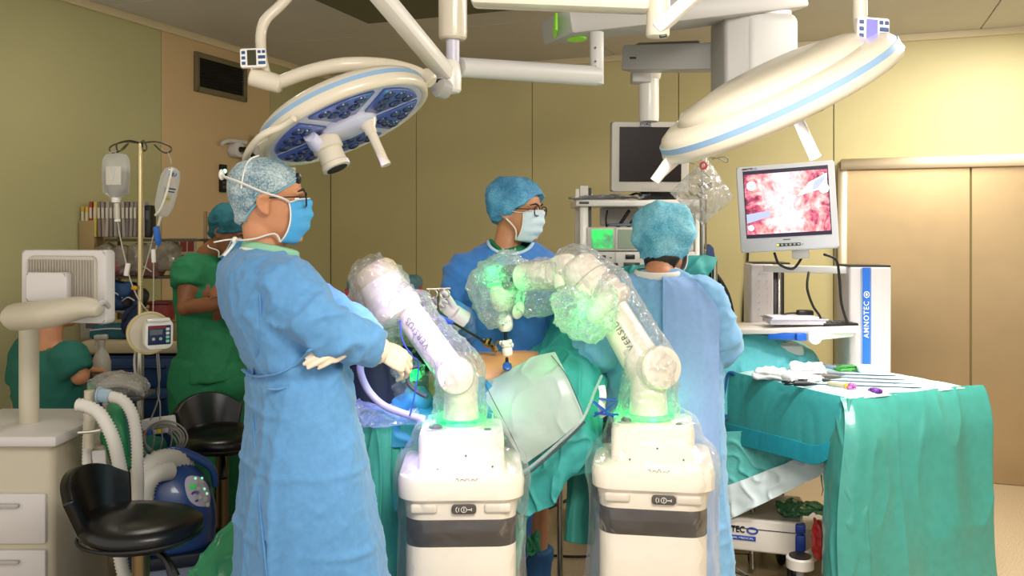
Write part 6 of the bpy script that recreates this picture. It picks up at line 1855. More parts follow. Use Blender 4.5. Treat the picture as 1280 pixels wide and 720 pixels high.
# ---- low white trolley base under the drapes
def low_trolley():
    C = at(1003, 655, 3.92); z1 = C.z; z0 = at(0, 697, 3.92).z
    p = thing('equipment_trolley', 'low white trolley base with blue corner strip and lettering, under the hanging drapes', 'trolley', V((C.x-.1, C.y+.2, 0)))
    a = V((-.955, .30, 0)).normalized(); b = V((.34, .94, 0)).normalized()
    a = V((-.95, .31, 0)).normalized(); b = V((.31, .95, 0))
    R = Matrix((-a, b, V((0, 0, 1)))).transposed()
    c = C+a*.26+b*.21; c.z = (z0+z1)/2
    M_tr = mat('trolley_white', 'e4d8c8', .4)
    d = MB().box(c, (.52, .42, z1-z0), R, .012, 3).build('cabinet', M_tr, p)
    MB().box(V((c.x, c.y, z1+.001)), (.50, .40, .006), R).build('top', mat('trolley_top_grey', '8d857c', .4), p)
    for k, z in enumerate((z1-.045,)):
        MB().box(V((c.x, c.y, z)), (.524, .424, .004), R).build('groove', M_dgrey, d)
    q = c-a*.247-b*.2; 
    for zc, hh in ((z1-.022, .042), (lerp(z0, z1-.047, .5), z1-.05-z0)):
        MB().box(V((C.x, C.y, zc))+a*.008+b*.008, (.044, .044, hh), R, .008, 3).build('corner_strip', mat('strip_blue', '1c3f9c', .4), d)
    TM = axes(-a, (0, 0, 1)); f = -b*.2125
    fc = lambda s, z: V((C.x, C.y, z))+a*s-b*.003
    lettering('lettering', 'AMNOTEC', .040, fc(.33, z1-.052), TM, M_black, d, .0012, 1.0, .165)
    q = fc(.215, z1-.052)
    MB().tube([q-a*(math.cos(t)*.022)+V((0, 0, math.sin(t)*.013)) for t in [2*math.pi*i/18 for i in range(18)]], .004, 6, loop=True).build('emblem', mat('strip_blue', '1c3f9c'), d)
    MB().box(fc(.305, z1-.088), (.21, .004, .020), R, .001).build('lettering_band', mat('strip_blue', '1c3f9c'), d)
    lettering('lettering', 'INTERNATIONAL MEDICAL', .013, fc(.305, z1-.088)-b*.003, TM, mat('lettering_white', 'f4f4f4'), d, 0, 1.0, .19)
    for i, (s, t) in enumerate(((.04, .03), (.48, .03), (.04, .39), (.48, .39))):
        k = V((C.x, C.y, .05))+a*s+b*t
        MB().cyl(k-V((.014, 0, 0)), k+V((.014, 0, 0)), .05, n=20, bev=.005).build('caster', M_rubber, p)
        MB().cyl(k, V((k.x, k.y, z0+.02)), .015, n=10).build('caster_stem', M_dgrey, p)
    # a castor foot of the neighbouring stand
    q = at(1000, 700, 3.78)
    st = thing('stand_foot', 'white stand foot with dark cap and castor, beside the teal film drape', 'foot', V((q.x, q.y, 0)))
    MB().lathe(q, (0, 0, 1), [(.05, -.035), (.058, -.03), (.058, .01), (.052, .016)], 28).build('foot_end', M_tr, st)
    MB().lathe(q+V((0, 0, .015)), (0, 0, 1), [(.046, 0), (.046, .006)], 28).build('cap', M_black, st)
    MB().beam(q+V((.02, .02, -.01)), q+V((.26, .22, .02)), .05, .04, .01).build('foot_arm', M_tr, st)
    MB().cyl(V((q.x, q.y-.012, .05)), V((q.x, q.y+.012, .05)), .05, n=22, bev=.005).build('caster', M_rubber, st)
    MB().cyl(V((q.x, q.y, .06)), q, .016, n=12).build('caster_stem', M_grey, st)
    q = at(921, 712, 3.80)
    pd = thing('foot_pedal', 'black foot pedal on the floor under the white drape edge', 'pedal', V((q.x, q.y, 0)))
    MB().box(V((q.x-.05, q.y+.05, .03)), (.24, .16, .05), None, .015).build('base', M_black, pd)
    MB().box(V((q.x-.05, q.y+.03, .065)), (.15, .09, .02), Matrix.Rotation(-.15, 3, 'X'), .008).build('tread', M_dgrey, pd)
    q = at(1023, 675, 3.72)
    rb = thing('red_bag', 'red plastic bag peeping out beside the teal film drape', 'bag', q)
    me = fuse(MB().ball(q, (.028, .05, .085), n=20, m=14), .006, 2); displace(me, lambda P, N: .006*pnoise(P*30)+.004*ridge(P*24, 2))
    link('bag', me, mat('red_plastic', 'b81e18', .3), rb, 180)
    MB().torus(q+V((-.01, 0, .075)), (1, 0, .3), .018, .004, 16, 6).build('neck_knot', mat('red_plastic', 'b81e18'), rb)
    q = at(1006, 632, 4.05)
    wr = thing('green_wrapping', 'crumpled green wrapping lying on the low trolley top', 'wrapping', V((q.x, q.y, z1)))
    g = sheet('wrapping', [[V((q.x+dx, q.y+dy, z1+.012+rnd.uniform(0, .035))) for dx in (-.12, -.06, 0, .06, .1)] for dy in (-.08, -.03, .03, .08)], 40, 46, film('green_film', (.6, .9, .7), haze=.5, edge=.85, hazecol=(.10, .34, .20)), wr, .002, cloth_folds(20, .014, .01, (14, 14, 14), .012), 40)
    hx = MB()
    pts = [at(905+3.0*math.sin(0), 650+i*1.0, 3.9) for i in range(0, 1)]
    x = at(908, 655, 3.98); n = 18
    o = MB().tube([V((x.x, x.y, .38-.36*i/60)) for i in range(61)], [.020+.003*(i % 2) for i in range(61)], 14).build('corrugated_hose', mat('hose_grey', 'a8a49c', .5), None)
    tag(o, 'grey corrugated hose standing beside the black foot pedal', 'hose'); recenter(o, V((x.x, x.y, .02)))
low_trolley()

# ================================================================== endoscopy tower behind the back-view surgeon
def tower():
    d = 4.62
    p = thing('endoscopy_tower', 'white equipment rack with shelf and stacked devices behind the turquoise cap', 'rack', V((at(795, 0, d).x, d+.2, 0)))
    u = d/FP
    P = lambda x, y, k=0.0: at(x, y, d)+V((0, k, 0))
    for x, top in ((730, 232), (874, 262)):
        a = P(x, top); MB().box(V((a.x, d+.02, a.z/2+.05)), (.045, .06, a.z-.1), None, .006).build('post', M_white, p)
        MB().box(V((a.x+.033, d+.05, a.z/2+.05)), (.018, .04, a.z-.12), None, .004).build('post_channel', M_dgrey, p)
        MB().box(V((a.x, d+.36, a.z/2+.05)), (.045, .05, a.z-.1), None, .006).build('post', M_white, p)
    def shelf(y, x0, x1):
        a, b = P(x0, y), P(x1, y); MB().box(V(((a.x+b.x)/2, d+.17, a.z)), (b.x-a.x, .44, .034), None, .005).build('shelf', M_white, p)
        return a.z+.017
    zs = shelf(254, 719, 872)
    MB().box(V((P(729, 0).x, d-.053, P(0, 254).z)), (.05, .003, .012), None).build('shelf_label', M_dgrey, p)
    z2 = shelf(343, 727, 872); z3 = shelf(420, 727, 872)
    b = V((at(798, 0, d).x, d+.2, .10)); MB().box(b, (.64, .46, .10), None, .02).build('base', M_white, p)
    for sx in (-1, 1):
        for sy in (-1, 1):
            k = b+V((sx*.27, sy*.18, -.055)); MB().cyl(k-V((.012, 0, 0)), k+V((.012, 0, 0)), .045, n=18, bev=.004).build('caster', M_rubber, p)
    M_dev = mat('device_white', 'd6d2ca', .4)
    def device(name, label, cat, x0, x1, y0, y1):
        a, c = P(x0, y1), P(x1, y0); w, h = c.x-a.x, c.z-a.z
        o = thing(name, label, cat, V(((a.x+c.x)/2, d-.02, a.z)))
        MB().box(V(((a.x+c.x)/2, d+.15, (a.z+c.z)/2)), (w, .34, h), None, .006, 2).build('case', M_dev, o)
        return o, V(((a.x+c.x)/2, d-.021, (a.z+c.z)/2)), w, h
    o, c, w, h = device('light_source', 'white device whose small screen glows green, on the rack behind the robot arm', 'device', 733, 866, 284, 313.5)
    scm = bpy.data.materials.new('green_screen'); scm.use_nodes = True
    nt = scm.node_tree; bb = nt.nodes['Principled BSDF']; n = nt.nodes.new('ShaderNodeTexNoise'); n.inputs['Scale'].default_value = 16
    tc = nt.nodes.new('ShaderNodeTexCoord'); nt.links.new(tc.outputs['Object'], n.inputs['Vector'])
    cr = nt.nodes.new('ShaderNodeValToRGB'); cr.color_ramp.elements[0].position = .38; cr.color_ramp.elements[0].color = srgb('4f7f62'); cr.color_ramp.elements[1].position = .6; cr.color_ramp.elements[1].color = srgb('20e860')
    nt.links.new(n.outputs[0], cr.inputs[0]); nt.links.new(cr.outputs[0], bb.inputs['Emission Color']); bb.inputs['Emission Strength'].default_value = .9; bb.inputs['Base Color'].default_value = (.05, .1, .06, 1)
    x0 = P(739, 0).x; x1 = P(766, 0).x
    MB().box(V(((x0+x1)/2, c.y-.001, c.z)), (x1-x0, .004, h*.80), None, .001, 1).build('screen', scm, o)
    x0 = P(772, 0).x; x1 = P(800, 0).x
    MB().box(V(((x0+x1)/2, c.y-.001, c.z)), (x1-x0, .004, h*.80), None, .001, 1).build('screen', mat('olive_screen', '93a38c', .3), o)
    MB().box(V((P(769, 0).x, c.y-.001, c.z)), (.004, .004, h*.98), None).build('divider', M_grey, o)
    o, c, w, h = device('insufflator', 'white gas unit with dark displays, on the rack under the green screen', 'device', 734, 868, 314.5, 341)
    for x, y, ww, hh in ((751, 322, .050, .026), (787, 321, .050, .024), (769, 330, .024, .014), (789, 333, .085, .042), (740, 330, .012, .012), (824, 322, .05, .024)):
        q = P(x, y); MB().box(V((q.x, c.y-.001, q.z)), (ww, .004, hh), None, .002).build('display', mat('display_dark', '1d120e', .3), o)
    for x, y in ((758, 331), (746, 336), (763, 322), (800, 322)):
        q = P(x, y); MB().cyl(V((q.x, c.y, q.z)), V((q.x, c.y-.004, q.z)), .004, n=10).build('knob', M_dgrey, o)
    MB().box(V((P(769, 0).x, c.y-.001, c.z)), (.003, .004, h*.98), None).build('divider', M_grey, o)
    # cables and a folded arm behind the rack
    for k, pts in enumerate((((762, 262), (760, 275), (762, 290)), ((790, 262), (778, 280), (768, 292)), ((806, 262), (794, 276), (786, 288)))):
        cable('rack_cable', '', [P(x, y, .1) for x, y in pts], .009 if k else .005, p)
    MB().box(P(782, 270, .25), (.22, .03, .10), None, .01).build('rear_box', M_grey, p)
    MB().box(P(780, 281, .05), (.16, .10, .014), None, .006).build('cable_coil', mat('blue_grey', '6a7388', .5), p)
    # pouch of film left on the shelf
    q = P(752, 248)
    w = thing('sterile_pouch', 'crumpled clear pouch lying on the rack shelf', 'pouch', V((q.x, d, zs)))
    sheet('pouch', [[V((P(x, 0).x, d+dy, zs+.006+rnd.uniform(0, .02))) for x in (712, 730, 752, 778, 802)] for dy in (-.09, -.02, .06, .12)], 30, 50, film('pouch_grey', haze=.5, edge=.85, hazecol=(.55, .56, .60)), w, .002, cloth_folds(21, .01, .008, (14, 14, 14), .01), 40)
    q = P(740, 244); MB().prism([(-.05, 0), (.05, 0), (-.01, .045)], V((q.x, d+.1, zs+.003)), AX_FRONT, .03).build('paper_fold', M_white, w)
    # second monitor
    tl, br = at(765, 152, 4.55), at(861, 240, 4.55)
    M = axes((1, .06, 0), (0, -.04, 1)); z = M.col[2]; x = M.col[0]; y = M.col[1]
    c = (tl+br)/2; W_ = .405; H_ = .362
    mo = thing('monitor', 'grey monitor with dark screen hanging above the rack, left of the right lamp', 'monitor', c-V((0, 0, H_/2)))
    MB().rrect(c-z*.03, M, W_, H_, .06, .012, bev=.006).build('casing', mat('casing_cream', 'cbc4b8', .4), mo)
    MB().box(c+y*.012+z*.001, (W_*.80, H_*.78, .004), M).build('screen', M_scr_dark, mo)
    lettering('lettering', 'STORZ', .020, c+y*(H_/2-.014)-x*.028+z*.002, M, mat('maker_blue', '1b2a58', .5), mo, .0010, 1.0, .060)
    MB().box(c+y*(H_/2-.026)-x*.028+z*.001, (.064, .0025, .002), M).build('lettering_line', mat('maker_blue', '1b2a58', .5), mo)
    MB().prism([(-.007, .005), (.007, .005), (0, -.008)], c+y*(H_/2-.014)+x*.135+z*.001, M, .002).build('red_mark', mat('mark_red', 'c02a30', .5), mo)
    for k in range(7): MB().box(c-y*(H_/2-.016)+x*(-.04+.014*k)+z*.001, (.005, .008, .003), M).build('button', M_grey, mo)
    MB().box(c-y*(H_/2+.025)-x*.02-z*.03, (.05, .03, .05), M, .004).build('foot_stem', M_black, mo)
    k = at(826, 244, 4.58); bx = thing('black_pouch', 'black box beside the monitor foot on the rack shelf', 'box', V((k.x, k.y, zs)))
    MB().prism([(-.09, -.035), (.10, -.035), (.10, .05), (-.03, .035), (-.09, .01)], V((k.x+.0, d+.10, zs+.036)), AX_FRONT, .10, .006).build('box', M_black, bx)
    MB().tube([V((k.x-.09, d+.05, zs+.03)), V((k.x-.12, d+.02, zs+.035)), V((k.x-.16, d+.04, zs+.02))], .006, 8, 4).build('lead', M_cordb, bx)
tower()

# ---- drip pole with hanging clear bag, behind the surgeon
def bag_pole():
    d = 4.15
    x = at(879, 0, d).x
    p = thing('drip_pole', 'steel drip pole with wire hooks behind the back-view surgeon', 'pole', V((x, d, 0)))
    z1 = at(0, 196, d).z
    MB().cyl((x, d, .05), (x, d, z1-.2), .017, n=18).build('pole', M_steel, p)
    MB().cyl((x, d, z1-.3), (x, d, z1), .010, n=14).build('inner_pole', M_chrome, p)
    q = at(883, 196, d); MB().tube([q, at(898, 198, d), at(908, 203, d), at(910, 198, d), at(903, 196, d), at(890, 199, d)], .0028, 8, 4).build('hook', mat('wire_grey', '8a867c', .4, .5), p)
    MB().tube([V((x, d, z1)), at(868, 196, d), at(862, 202, d), at(868, 205, d)], .0028, 8, 4).build('hook', mat('wire_grey', '8a867c', .4, .5), p)
    for i in range(5):
        a = 2*math.pi*i/5+.3; e = V((x+math.cos(a)*.26, d+math.sin(a)*.26, .06))
        MB().tube([(x, d, .10), tuple(e)], [.016, .012], 8).build('leg', M_steel, p)
        MB().cyl(e-V((.01, 0, .03)), e+V((.01, 0, -.03)), .03, n=14).build('caster', M_rubber, p)
    q = at(884, 318, d); MB().box(q+V((0, -.025, 0)), (.035, .02, .045), None, .005).build('clamp', M_white, p)
    c = at(880, 200, d-.04)
    b = thing('waste_bag', 'big clear crumpled plastic bag hung cornerwise on the drip pole', 'bag', at(880, 275, d))
    a, bq, cc, dd = at(882, 195, d-.03), at(918, 247, d-.03), at(879, 282, d-.03), at(838, 241, d-.03)
    G = []
    for i in range(7):
        u = i/6; row = []
        for j in range(7):
            v = j/6; e = math.sin(math.pi*u)*math.sin(math.pi*v)
            row.append(lerp(lerp(a, bq, u), lerp(dd, cc, u), v)+V((0, -.055*e, 0)))
        G.append(row)
    sheet('bag_front', G, 60, 60, M_pack, b, .002, cloth_folds(30, .004, .004, (13, 13, 13), .007), 35)
    G2 = [[V((q.x, d-.03+(d-.03-q.y)*.4+.012, q.z)) for q in r] for r in G]
    sheet('bag_back', G2, 30, 30, M_pack, b, .002, cloth_folds(31, .004, .003, (12, 12, 12), .006), 35)
    q = at(879.5, 207, d-.075); MB().torus(q, (0, -1, 0), .014, .005, 20, 8).build('red_ring', mat('ring_red', 'c03030', .4), b)
    for k in range(16):
        u, v = .25+.05*(k % 4)+.11*rnd.random(), .32+.045*k
        v = .25+.6*((k*0.37) % 1)
        q = lerp(lerp(a, bq, u), lerp(dd, cc, u), v); q.y = d-.03-.055*math.sin(math.pi*u)*math.sin(math.pi*v)-.014
        MB().box(q, (.012+.03*rnd.random(), .0015, .003), Matrix.Rotation(.75, 3, 'Y')).build('print_line', M_dgrey, b)
bag_pole()
# bundle of dark hoses right of the surgeon's shoulder
for k, (lab, pts) in enumerate((
    ('dark hose bowing widest to the right of the drip pole', ((884, 335), (896, 345), (908, 365), (914, 385), (917, 405))),
    ('dark hose bowing close along the drip pole', ((880, 325), (888, 342), (900, 360), (907, 380), (906, 400))),
    ('black hose coiled behind the surgeon\'s right shoulder', ((886, 350), (893, 352), (898, 368), (892, 382), (885, 375), (884, 358)))) ):
    cable('hose', lab, [at(x, y, 4.02+.05*k) for x, y in pts], .011 if k < 2 else .016)
bs = sheet('blue_strap', net([[(884, 305, 4.1), (888, 306, 4.1), (892, 310, 4.1)], [(883, 325, 4.08), (890, 330, 4.08), (895, 332, 4.08)], [(884, 345, 4.09), (890, 352, 4.08), (896, 355, 4.08)]]), 20, 14, mat('navy_strap', '1e3766', .6), None, .004)
tag(bs, 'dark blue cloth strap hanging on the drip pole', 'strap'); recenter(bs, at(888, 330, 4.09))
# teal cover behind the back-view surgeon's shoulders
sc = thing('drape_screen', 'teal drape stretched behind the back-view surgeon\'s shoulders', 'drape', at(825, 345, 3.78))
sheet('screen_sheet', net([
    [(688, 352, 3.80), (740, 338, 3.79), (785, 332, 3.78), (825, 328, 3.77), (860, 320, 3.77), (897, 322, 3.78)],
    [(690, 372, 3.78), (742, 356, 3.76), (788, 345, 3.75), (826, 340, 3.74), (860, 332, 3.74), (893, 334, 3.76)],
    [(696, 410, 3.78), (745, 390, 3.75), (790, 372, 3.74), (826, 360, 3.73), (858, 345, 3.73), (884, 345, 3.76)],
    [(700, 450, 3.78), (748, 440, 3.76), (792, 420, 3.75), (826, 400, 3.74), (856, 380, 3.74), (878, 372, 3.76)]]), 60, 100, M_teal, sc, .003, cloth_folds(15, .012, .007, (9, 9, 5), .012))
MB().tube([at(688, 356, 3.83), at(740, 342, 3.82), at(825, 332, 3.81), at(895, 325, 3.81)], .012, 10, 3).build('screen_bar', M_steel, sc)
MB().cyl(at(893, 326, 3.82), V((at(893, 0, 3.82).x, 3.82, .0)), .013, n=14).build('screen_post', M_steel, sc)
MB().cyl(at(700, 352, 3.82), V((at(700, 0, 3.82).x, 3.82, .0)), .013, n=14).build('screen_post', M_steel, sc)
# ================================================================== left side
def iv_stand():
    d = 3.6
    x = at(175.5, 0, d).x
    p = thing('drip_stand', 'tall steel drip stand with four wire hooks, left of the tall surgeon', 'stand', V((x, d, 0)))
    zt = at(0, 179, d).z
    MB().cyl((x, d, .09), (x, d, 1.25), .0145, n=18).build('outer_tube', M_steel, p)
    MB().cyl((x, d, 1.2), (x, d, zt), .0105, n=16).build('inner_tube', mat('warm_steel', 'd8c79a', .25, .9), p)
    MB().lathe((x, d, 1.2), (0, 0, 1), [(.016, 0), (.02, .01), (.02, .04), (.013, .05)], 16).build('collar', M_dgrey, p)
    for s, l, y in ((-1, .115, 0), (1, .115, 0), (-.45, .115, -.09), (.5, .115, -.09)):
        q = [V((x, d, zt)), V((x+s*l*.55, d+y*.5, zt+.006)), V((x+s*l, d+y, zt-.010)), V((x+s*l*1.10, d+y, zt-.028)), V((x+s*l*.95, d+y, zt-.040)), V((x+s*l*.72, d+y*.8, zt-.030)), V((x+s*l*.5, d+y*.6, zt-.006))]
        MB().tube(q, .0036, 8, 5).build('hook', mat('hook_steel', '5f584c', .35, .9), p)
    for i in range(5):
        a = 2*math.pi*i/5+.2; e = V((x+math.cos(a)*.27, d+math.sin(a)*.27, .07))
        MB().tube([(x, d, .11), tuple(e)], [.018, .013], 8).build('leg', M_steel, p)
        MB().cyl(e-V((.01, 0, .035)), e+V((.01, 0, -.035)), .033, n=14).build('caster', M_rubber, p)
    return x, d, zt
ivx, ivd, ivz = iv_stand()

def iv_bags():
    d = ivd-.02
    c = at(145, 220, d)
    b = thing('infusion_bag', 'translucent oval infusion bag hanging straight, left of the drip stand', 'bag', at(145, 252, d))
    prof = [(.008, -.105), (.020, -.10), (.024, -.088), (.052, -.070), (.056, -.03), (.057, .03), (.054, .068), (.040, .088), (.012, .092)]
    MB().lathe(c, (0, 0, 1), prof, 32, sx=.42).build('bag', M_fluid, b)
    MB().lathe(c, (0, 0, 1), [(.010, -.085), (.046, -.066), (.051, -.03), (.052, .02)], 28, sx=.34).build('fluid', mat('clear_fluid', 'cfc8b8', .1, trans=.85), b)
    MB().box(c+V((0, -.022, .0)), (.062, .003, .075), None, .001).build('label', mat('label_white', 'd8d2c4', .6), b)
    MB().cyl(at(145, 253, d), at(145, 247, d), .017, n=16).build('spout', M_white, b)
    MB().cyl(at(147, 275, d), at(146, 254, d), .0095, n=14).build('drip_chamber', mat('chamber_cream', 'd8d0bc', .3), b)
    MB().cyl(at(147, 277, d), at(147, 274, d), .012, n=14).build('chamber_ring', M_white, b)
    MB().tube([at(145, 196, d), at(144, 190, d), V((ivx-.12, d, ivz-.04))], .0022, 6, 3).build('hanger', M_grey, b)
    # line down to the roller clamp and the pump
    line = [at(147, 277, d), at(150, 295, d), at(155, 318, d), at(158, 330, d), at(163, 350, d), at(172, 372, d), at(182, 386, d), at(192, 398, d-.05)]
    MB().tube(line, .0024, 6, 5).build('line', mat('line_clear', 'b5ac9a', .3), b)
    MB().box(at(159, 337, d-.005), (.018, .016, .052), Matrix.Rotation(.18, 3, 'Y'), .004).build('roller_clamp', M_white, b)
    MB().ball(at(168, 360, d-.005), (.013, .010, .010)).build('injection_port', mat('port_yellow', 'd09a18', .4), b)
    # second bag, tilted
    ax = (at(217, 208, d)-at(203, 268, d)).normalized()
    c = at(209, 240, d); M = frame_from(ax)
    b2 = thing('infusion_bag', 'tilted printed infusion bag with bright edge and blue clip, right of the drip stand', 'bag', at(200, 272, d))
    MB().lathe(c, ax, [(.006, -.105), (.03, -.095), (.046, -.06), (.05, 0), (.048, .06), (.038, .09), (.010, .104)], 30, hint=V((0, -1, 0)), sx=.80, sy=.75).build('bag', M_fluid, b2)
    pts = [at(215, 210, d-.045), at(212, 225, d-.05), at(207, 245, d-.05), at(200, 262, d-.045), at(194, 269, d-.03)]
    MB().tube(pts, .0045, 8, 4).build('bright_edge', mat('bag_edge', 'f4f0e2', .3), b2)
    LM = axes((.95, 0, -.12), ax)
    for t, ww, hh in ((.070, .05, .022), (.012, .05, .006), (.0, .045, .005)):
        MB().box(c+ax*t+V((.020, -.034, 0)), (ww, .002, hh), LM @ Matrix.Rotation(math.pi/2, 3, 'X')).build('print_block', mat('label_pale', 'b7bcc8', .6) if t > .05 else mat('print_blue', '26365e', .6), b2)
    lettering('lettering', 'AIU', .020, c+ax*.070+V((.020, -.0358, 0)), LM, mat('print_blue', '26365e'), b2, .0005)
    for t, cc in ((-.02, 'c9b33a'), (-.03, '6fa06a'), (-.04, 'd0b84a')):
        MB().box(c+ax*t+V((.016, -.034, 0)), (.03, .002, .007), LM @ Matrix.Rotation(math.pi/2, 3, 'X')).build('print_block', mat('print_'+cc, cc, .6), b2)
    MB().cyl(at(198, 282, d), at(201, 270, d), .006, n=12).build('spout', mat('chamber_cream', 'd8d0bc'), b2)
    MB().lathe(at(198, 304, d), at(195, 283, d)-at(198, 304, d), [(.004, -.012), (.010, 0), (.013, .004), (.013, .062), (.008, .068)], 14).build('blue_clip', mat('clip_blue', '2a6fd0', .35), b2)
    MB().tube([at(214, 205, d), at(213, 198, d), V((ivx+.12, d, ivz-.04))], .0022, 6, 3).build('hanger', M_grey, b2)
    MB().tube([at(193, 290, d), at(188, 310, d), at(182, 332, d), at(178, 345, d)], .0026, 6, 4).build('line', mat('line_clear', 'b5ac9a'), b2)
    MB().tube([at(197, 305, d), at(193, 318, d), at(192, 335, d), at(192, 365, d), at(191, 398, d-.05)], .0024, 6, 4).build('line', mat('line_clear', 'b5ac9a'), b2)
    MB().box(at(192, 320, d-.004), (.016, .014, .055), Matrix.Rotation(-.05, 3, 'Y'), .004).build('roller_clamp', M_white, b2)
iv_bags()

def pump():
    d = ivd-.10
    c = at(186, 416, d)
    p = thing('infusion_pump', 'round cream pump with dark blue keypad clamped to the drip stand', 'pump', c-V((0, 0, .09)))
    M_p = mat('pump_cream', 'd9cfba', .35, coat=.2)
    ax = V((.55, -.80, .02)).normalized()
    MB().lathe(c-ax*.07, ax, [(.04, -.02), (.065, 0), (.078, .03), (.082, .07), (.082, .085)], 36).build('body', M_p, p)
    MB().torus(c+ax*.012, ax, .080, .006, 40, 10).build('seam_ring', mat('pump_yellow', 'd6c48c', .4), p)
    M = axes((.82, .56, .0), (0, -.08, 1)); z = M.col[2]; x = M.col[0]; y = M.col[1]
    f = at(199, 418, d-.10)
    MB().rrect(f-z*.022, M, .104, .118, .05, .028, 6, .006).build('front_housing', M_white, p)
    MB().box(f+z*.003+y*.058-x*.005, (.085, .012, .03), M, .005).build('top_lip', M_white, p)
    k = MB().box(f+z*.004-y*.002, (.084, .075, .004), M, .002).build('keypad', mat('keypad_navy', '1c2c52', .4), p)
    MB().box(f+z*.0065+y*.029-x*.008, (.060, .010, .002), M).build('red_strip', mat('strip_red', '8a2438', .5), k)
    MB().box(f+z*.0065+y*.010-x*.012, (.046, .020, .002), M).build('display', mat('display_grey', '6a7078', .3), k)
    for i in range(4): MB().box(f+z*.007+x*.030+y*(.020-.0155*i), (.013, .011, .003), M, .001, 1).build('key', mat('key_white', 'dfe6e8', .5) if i < 2 else mat('key_mint', '8fd8c4', .5), k)
    for i in range(2): MB().cyl(f+z*.006-x*(.022-.026*i)-y*.016, f+z*.009-x*(.022-.026*i)-y*.016, .006, n=12).build('key', M_grey, k)
    MB().box(V((ivx+.0, ivd-.03, c.z)), (.06, .07, .05), None, .01).build('clamp', M_dgrey, p)
    for k_, dx in enumerate((0, .006)):
        MB().tube([at(196+2*k_, 442, d-.08), at(198+k_*2, 470, d-.04), at(199-2*k_, 490, d), at(196+4*k_, 505, d), at(188+12*k_, 525, d)], .0028, 6, 5).build('lead', mat('lead_grey', '8f8b84', .5), p)
    MB().tube([at(172, 430, d+.02), at(168, 450, d+.02), at(170, 475, d+.02), at(174, 500, d+.02)], .005, 8, 5).build('lead', M_grey, p)
pump()

def power_strip():
    d = ivd-.06
    a, b = at(180, 534, d), at(218, 529, d)
    p = thing('power_strip', 'white socket strip with coiled grey leads on the drip stand', 'socket', (a+b)/2)
    MB().beam(a, b, .05, .062, .006).build('case', M_lgrey, p)
    for t, m in ((.12, mat('plug_red', 'a02828', .4)), (.3, mat('plug_blue', '2a5aa8', .4)), (.62, mat('plug_yellow', 'd0b020', .4)), (.85, M_grey)):
        q = lerp(a, b, t)+V((0, -.03, -.018)); MB().box(q, (.018, .02, .02), None, .004).build('plug', m, p)
    for i in range(6):
        c = at(199+2*i, 556-2*i, d-.02); r = .062+.006*(i % 3)
        pts = [c+V((math.cos(t)*r*1.15, -.01*i*.3-.004*math.sin(3*t+i), math.sin(t)*r*.9)) for t in [2*math.pi*k/14 for k in range(14)]]
        MB().tube(pts, .0036, 6, 3, loop=True).build('coiled_lead', mat('lead_grey', '8f8b84'), p)
    for x in (190, 200, 212): MB().tube([at(x, 533, d-.03), at(x+3, 548, d-.04), at(x-2, 570, d-.03)], .003, 6, 3).build('lead', mat('lead_grey', '8f8b84'), p)
    MB().box(V((ivx, ivd-.02, a.z)), (.05, .06, .04), None, .008).build('clamp', M_dgrey, p)
power_strip()

# ---- supply cart with blue drawers and a rack of bins
def supply_cart():
    d = 4.62
    x0, x1 = at(104, 0, d).x, at(234, 0, d).x; xm = (x0+x1)/2; w = x1-x0
    p = thing('supply_cart', 'dark blue drawer cart with cream worktop and back frame of shelves', 'cart', V((xm, d+.2, 0)))
    M_bl = mat('drawer_blue', '1b3f72', .45); M_wt = mat('worktop_cream', 'b8a888', .5); M_fr = mat('frame_brown', '4a3f30', .6)
    zt = at(0, 426, d).z
    MB().box(V((xm, d+.22, zt/2)), (w-.02, .40, zt-.16), None, .01).build('carcass', M_bl, p)
    MB().box(V((xm, d+.20, zt-.032)), (w, .46, .064), None, .012).build('worktop', M_wt, p)
    n = 5; hh = (zt-.22)/n
    for i in range(n):
        z = zt-.085-hh*(i+.5)
        dr = MB().box(V((xm, d+.012, z)), (w-.05, .02, hh-.012), None, .006).build('drawer', M_bl, p)
        MB().beam(V((xm-w*.3, d-.012, z+hh*.18)), V((xm+w*.3, d-.012, z+hh*.18)), .022, .014, .005).build('handle', mat('handle_navy', '11294c', .4), dr)
    for sx in (-1, 1):
        for y in (.06, .38):
            k = V((xm+sx*(w/2-.06), d+y, .045)); MB().cyl(k-V((.012, 0, 0)), k+V((.012, 0, 0)), .045, n=18, bev=.004).build('caster', M_rubber, p)
    zs = [at(0, y, d+.3).z for y in (247, 297, 345)]
    zr = at(0, 247, d+.30).z
    for sx in (-1, 1): MB().box(V((xm+sx*(w/2-.03), d+.36, (zt+zr)/2)), (.014, .03, (zr-zt)*.8), None, .003).build('frame_post', mat('post_tan', '8a7450', .6), p)
    dz = d+.30
    for k, y in enumerate((300, 346, 388)):
        z = at(0, y, dz).z
        MB().box(V((xm, dz, z)), (w-.02, .16, .014), None, .003).build('shelf', M_fr if k < 2 else mat('shelf_grey', '8d8574', .5), p)
    MB().box(V((at(112, 0, dz).x, dz+.02, at(0, 300, dz).z)), (.09, .12, .22), None, .01).build('glove_box_holder', mat('carton_tan', '9c8458', .7), p)
    return d, dz, xm, w, zt
scd, scz, scx, scw, sct = supply_cart()
def on_shelf(px, py, depth=None): return at(px, py, depth or scz)
cols = ['b89a3c', 'c9a23a', '9c3a2c', 'c7b04a', '7d6c62', '8d7f76', 'a59a90', '7a6f68', '93877c', '857a70', '9a8f86', '6f655e', '8a8078', '7f756c', '98908a', 'a39a94']
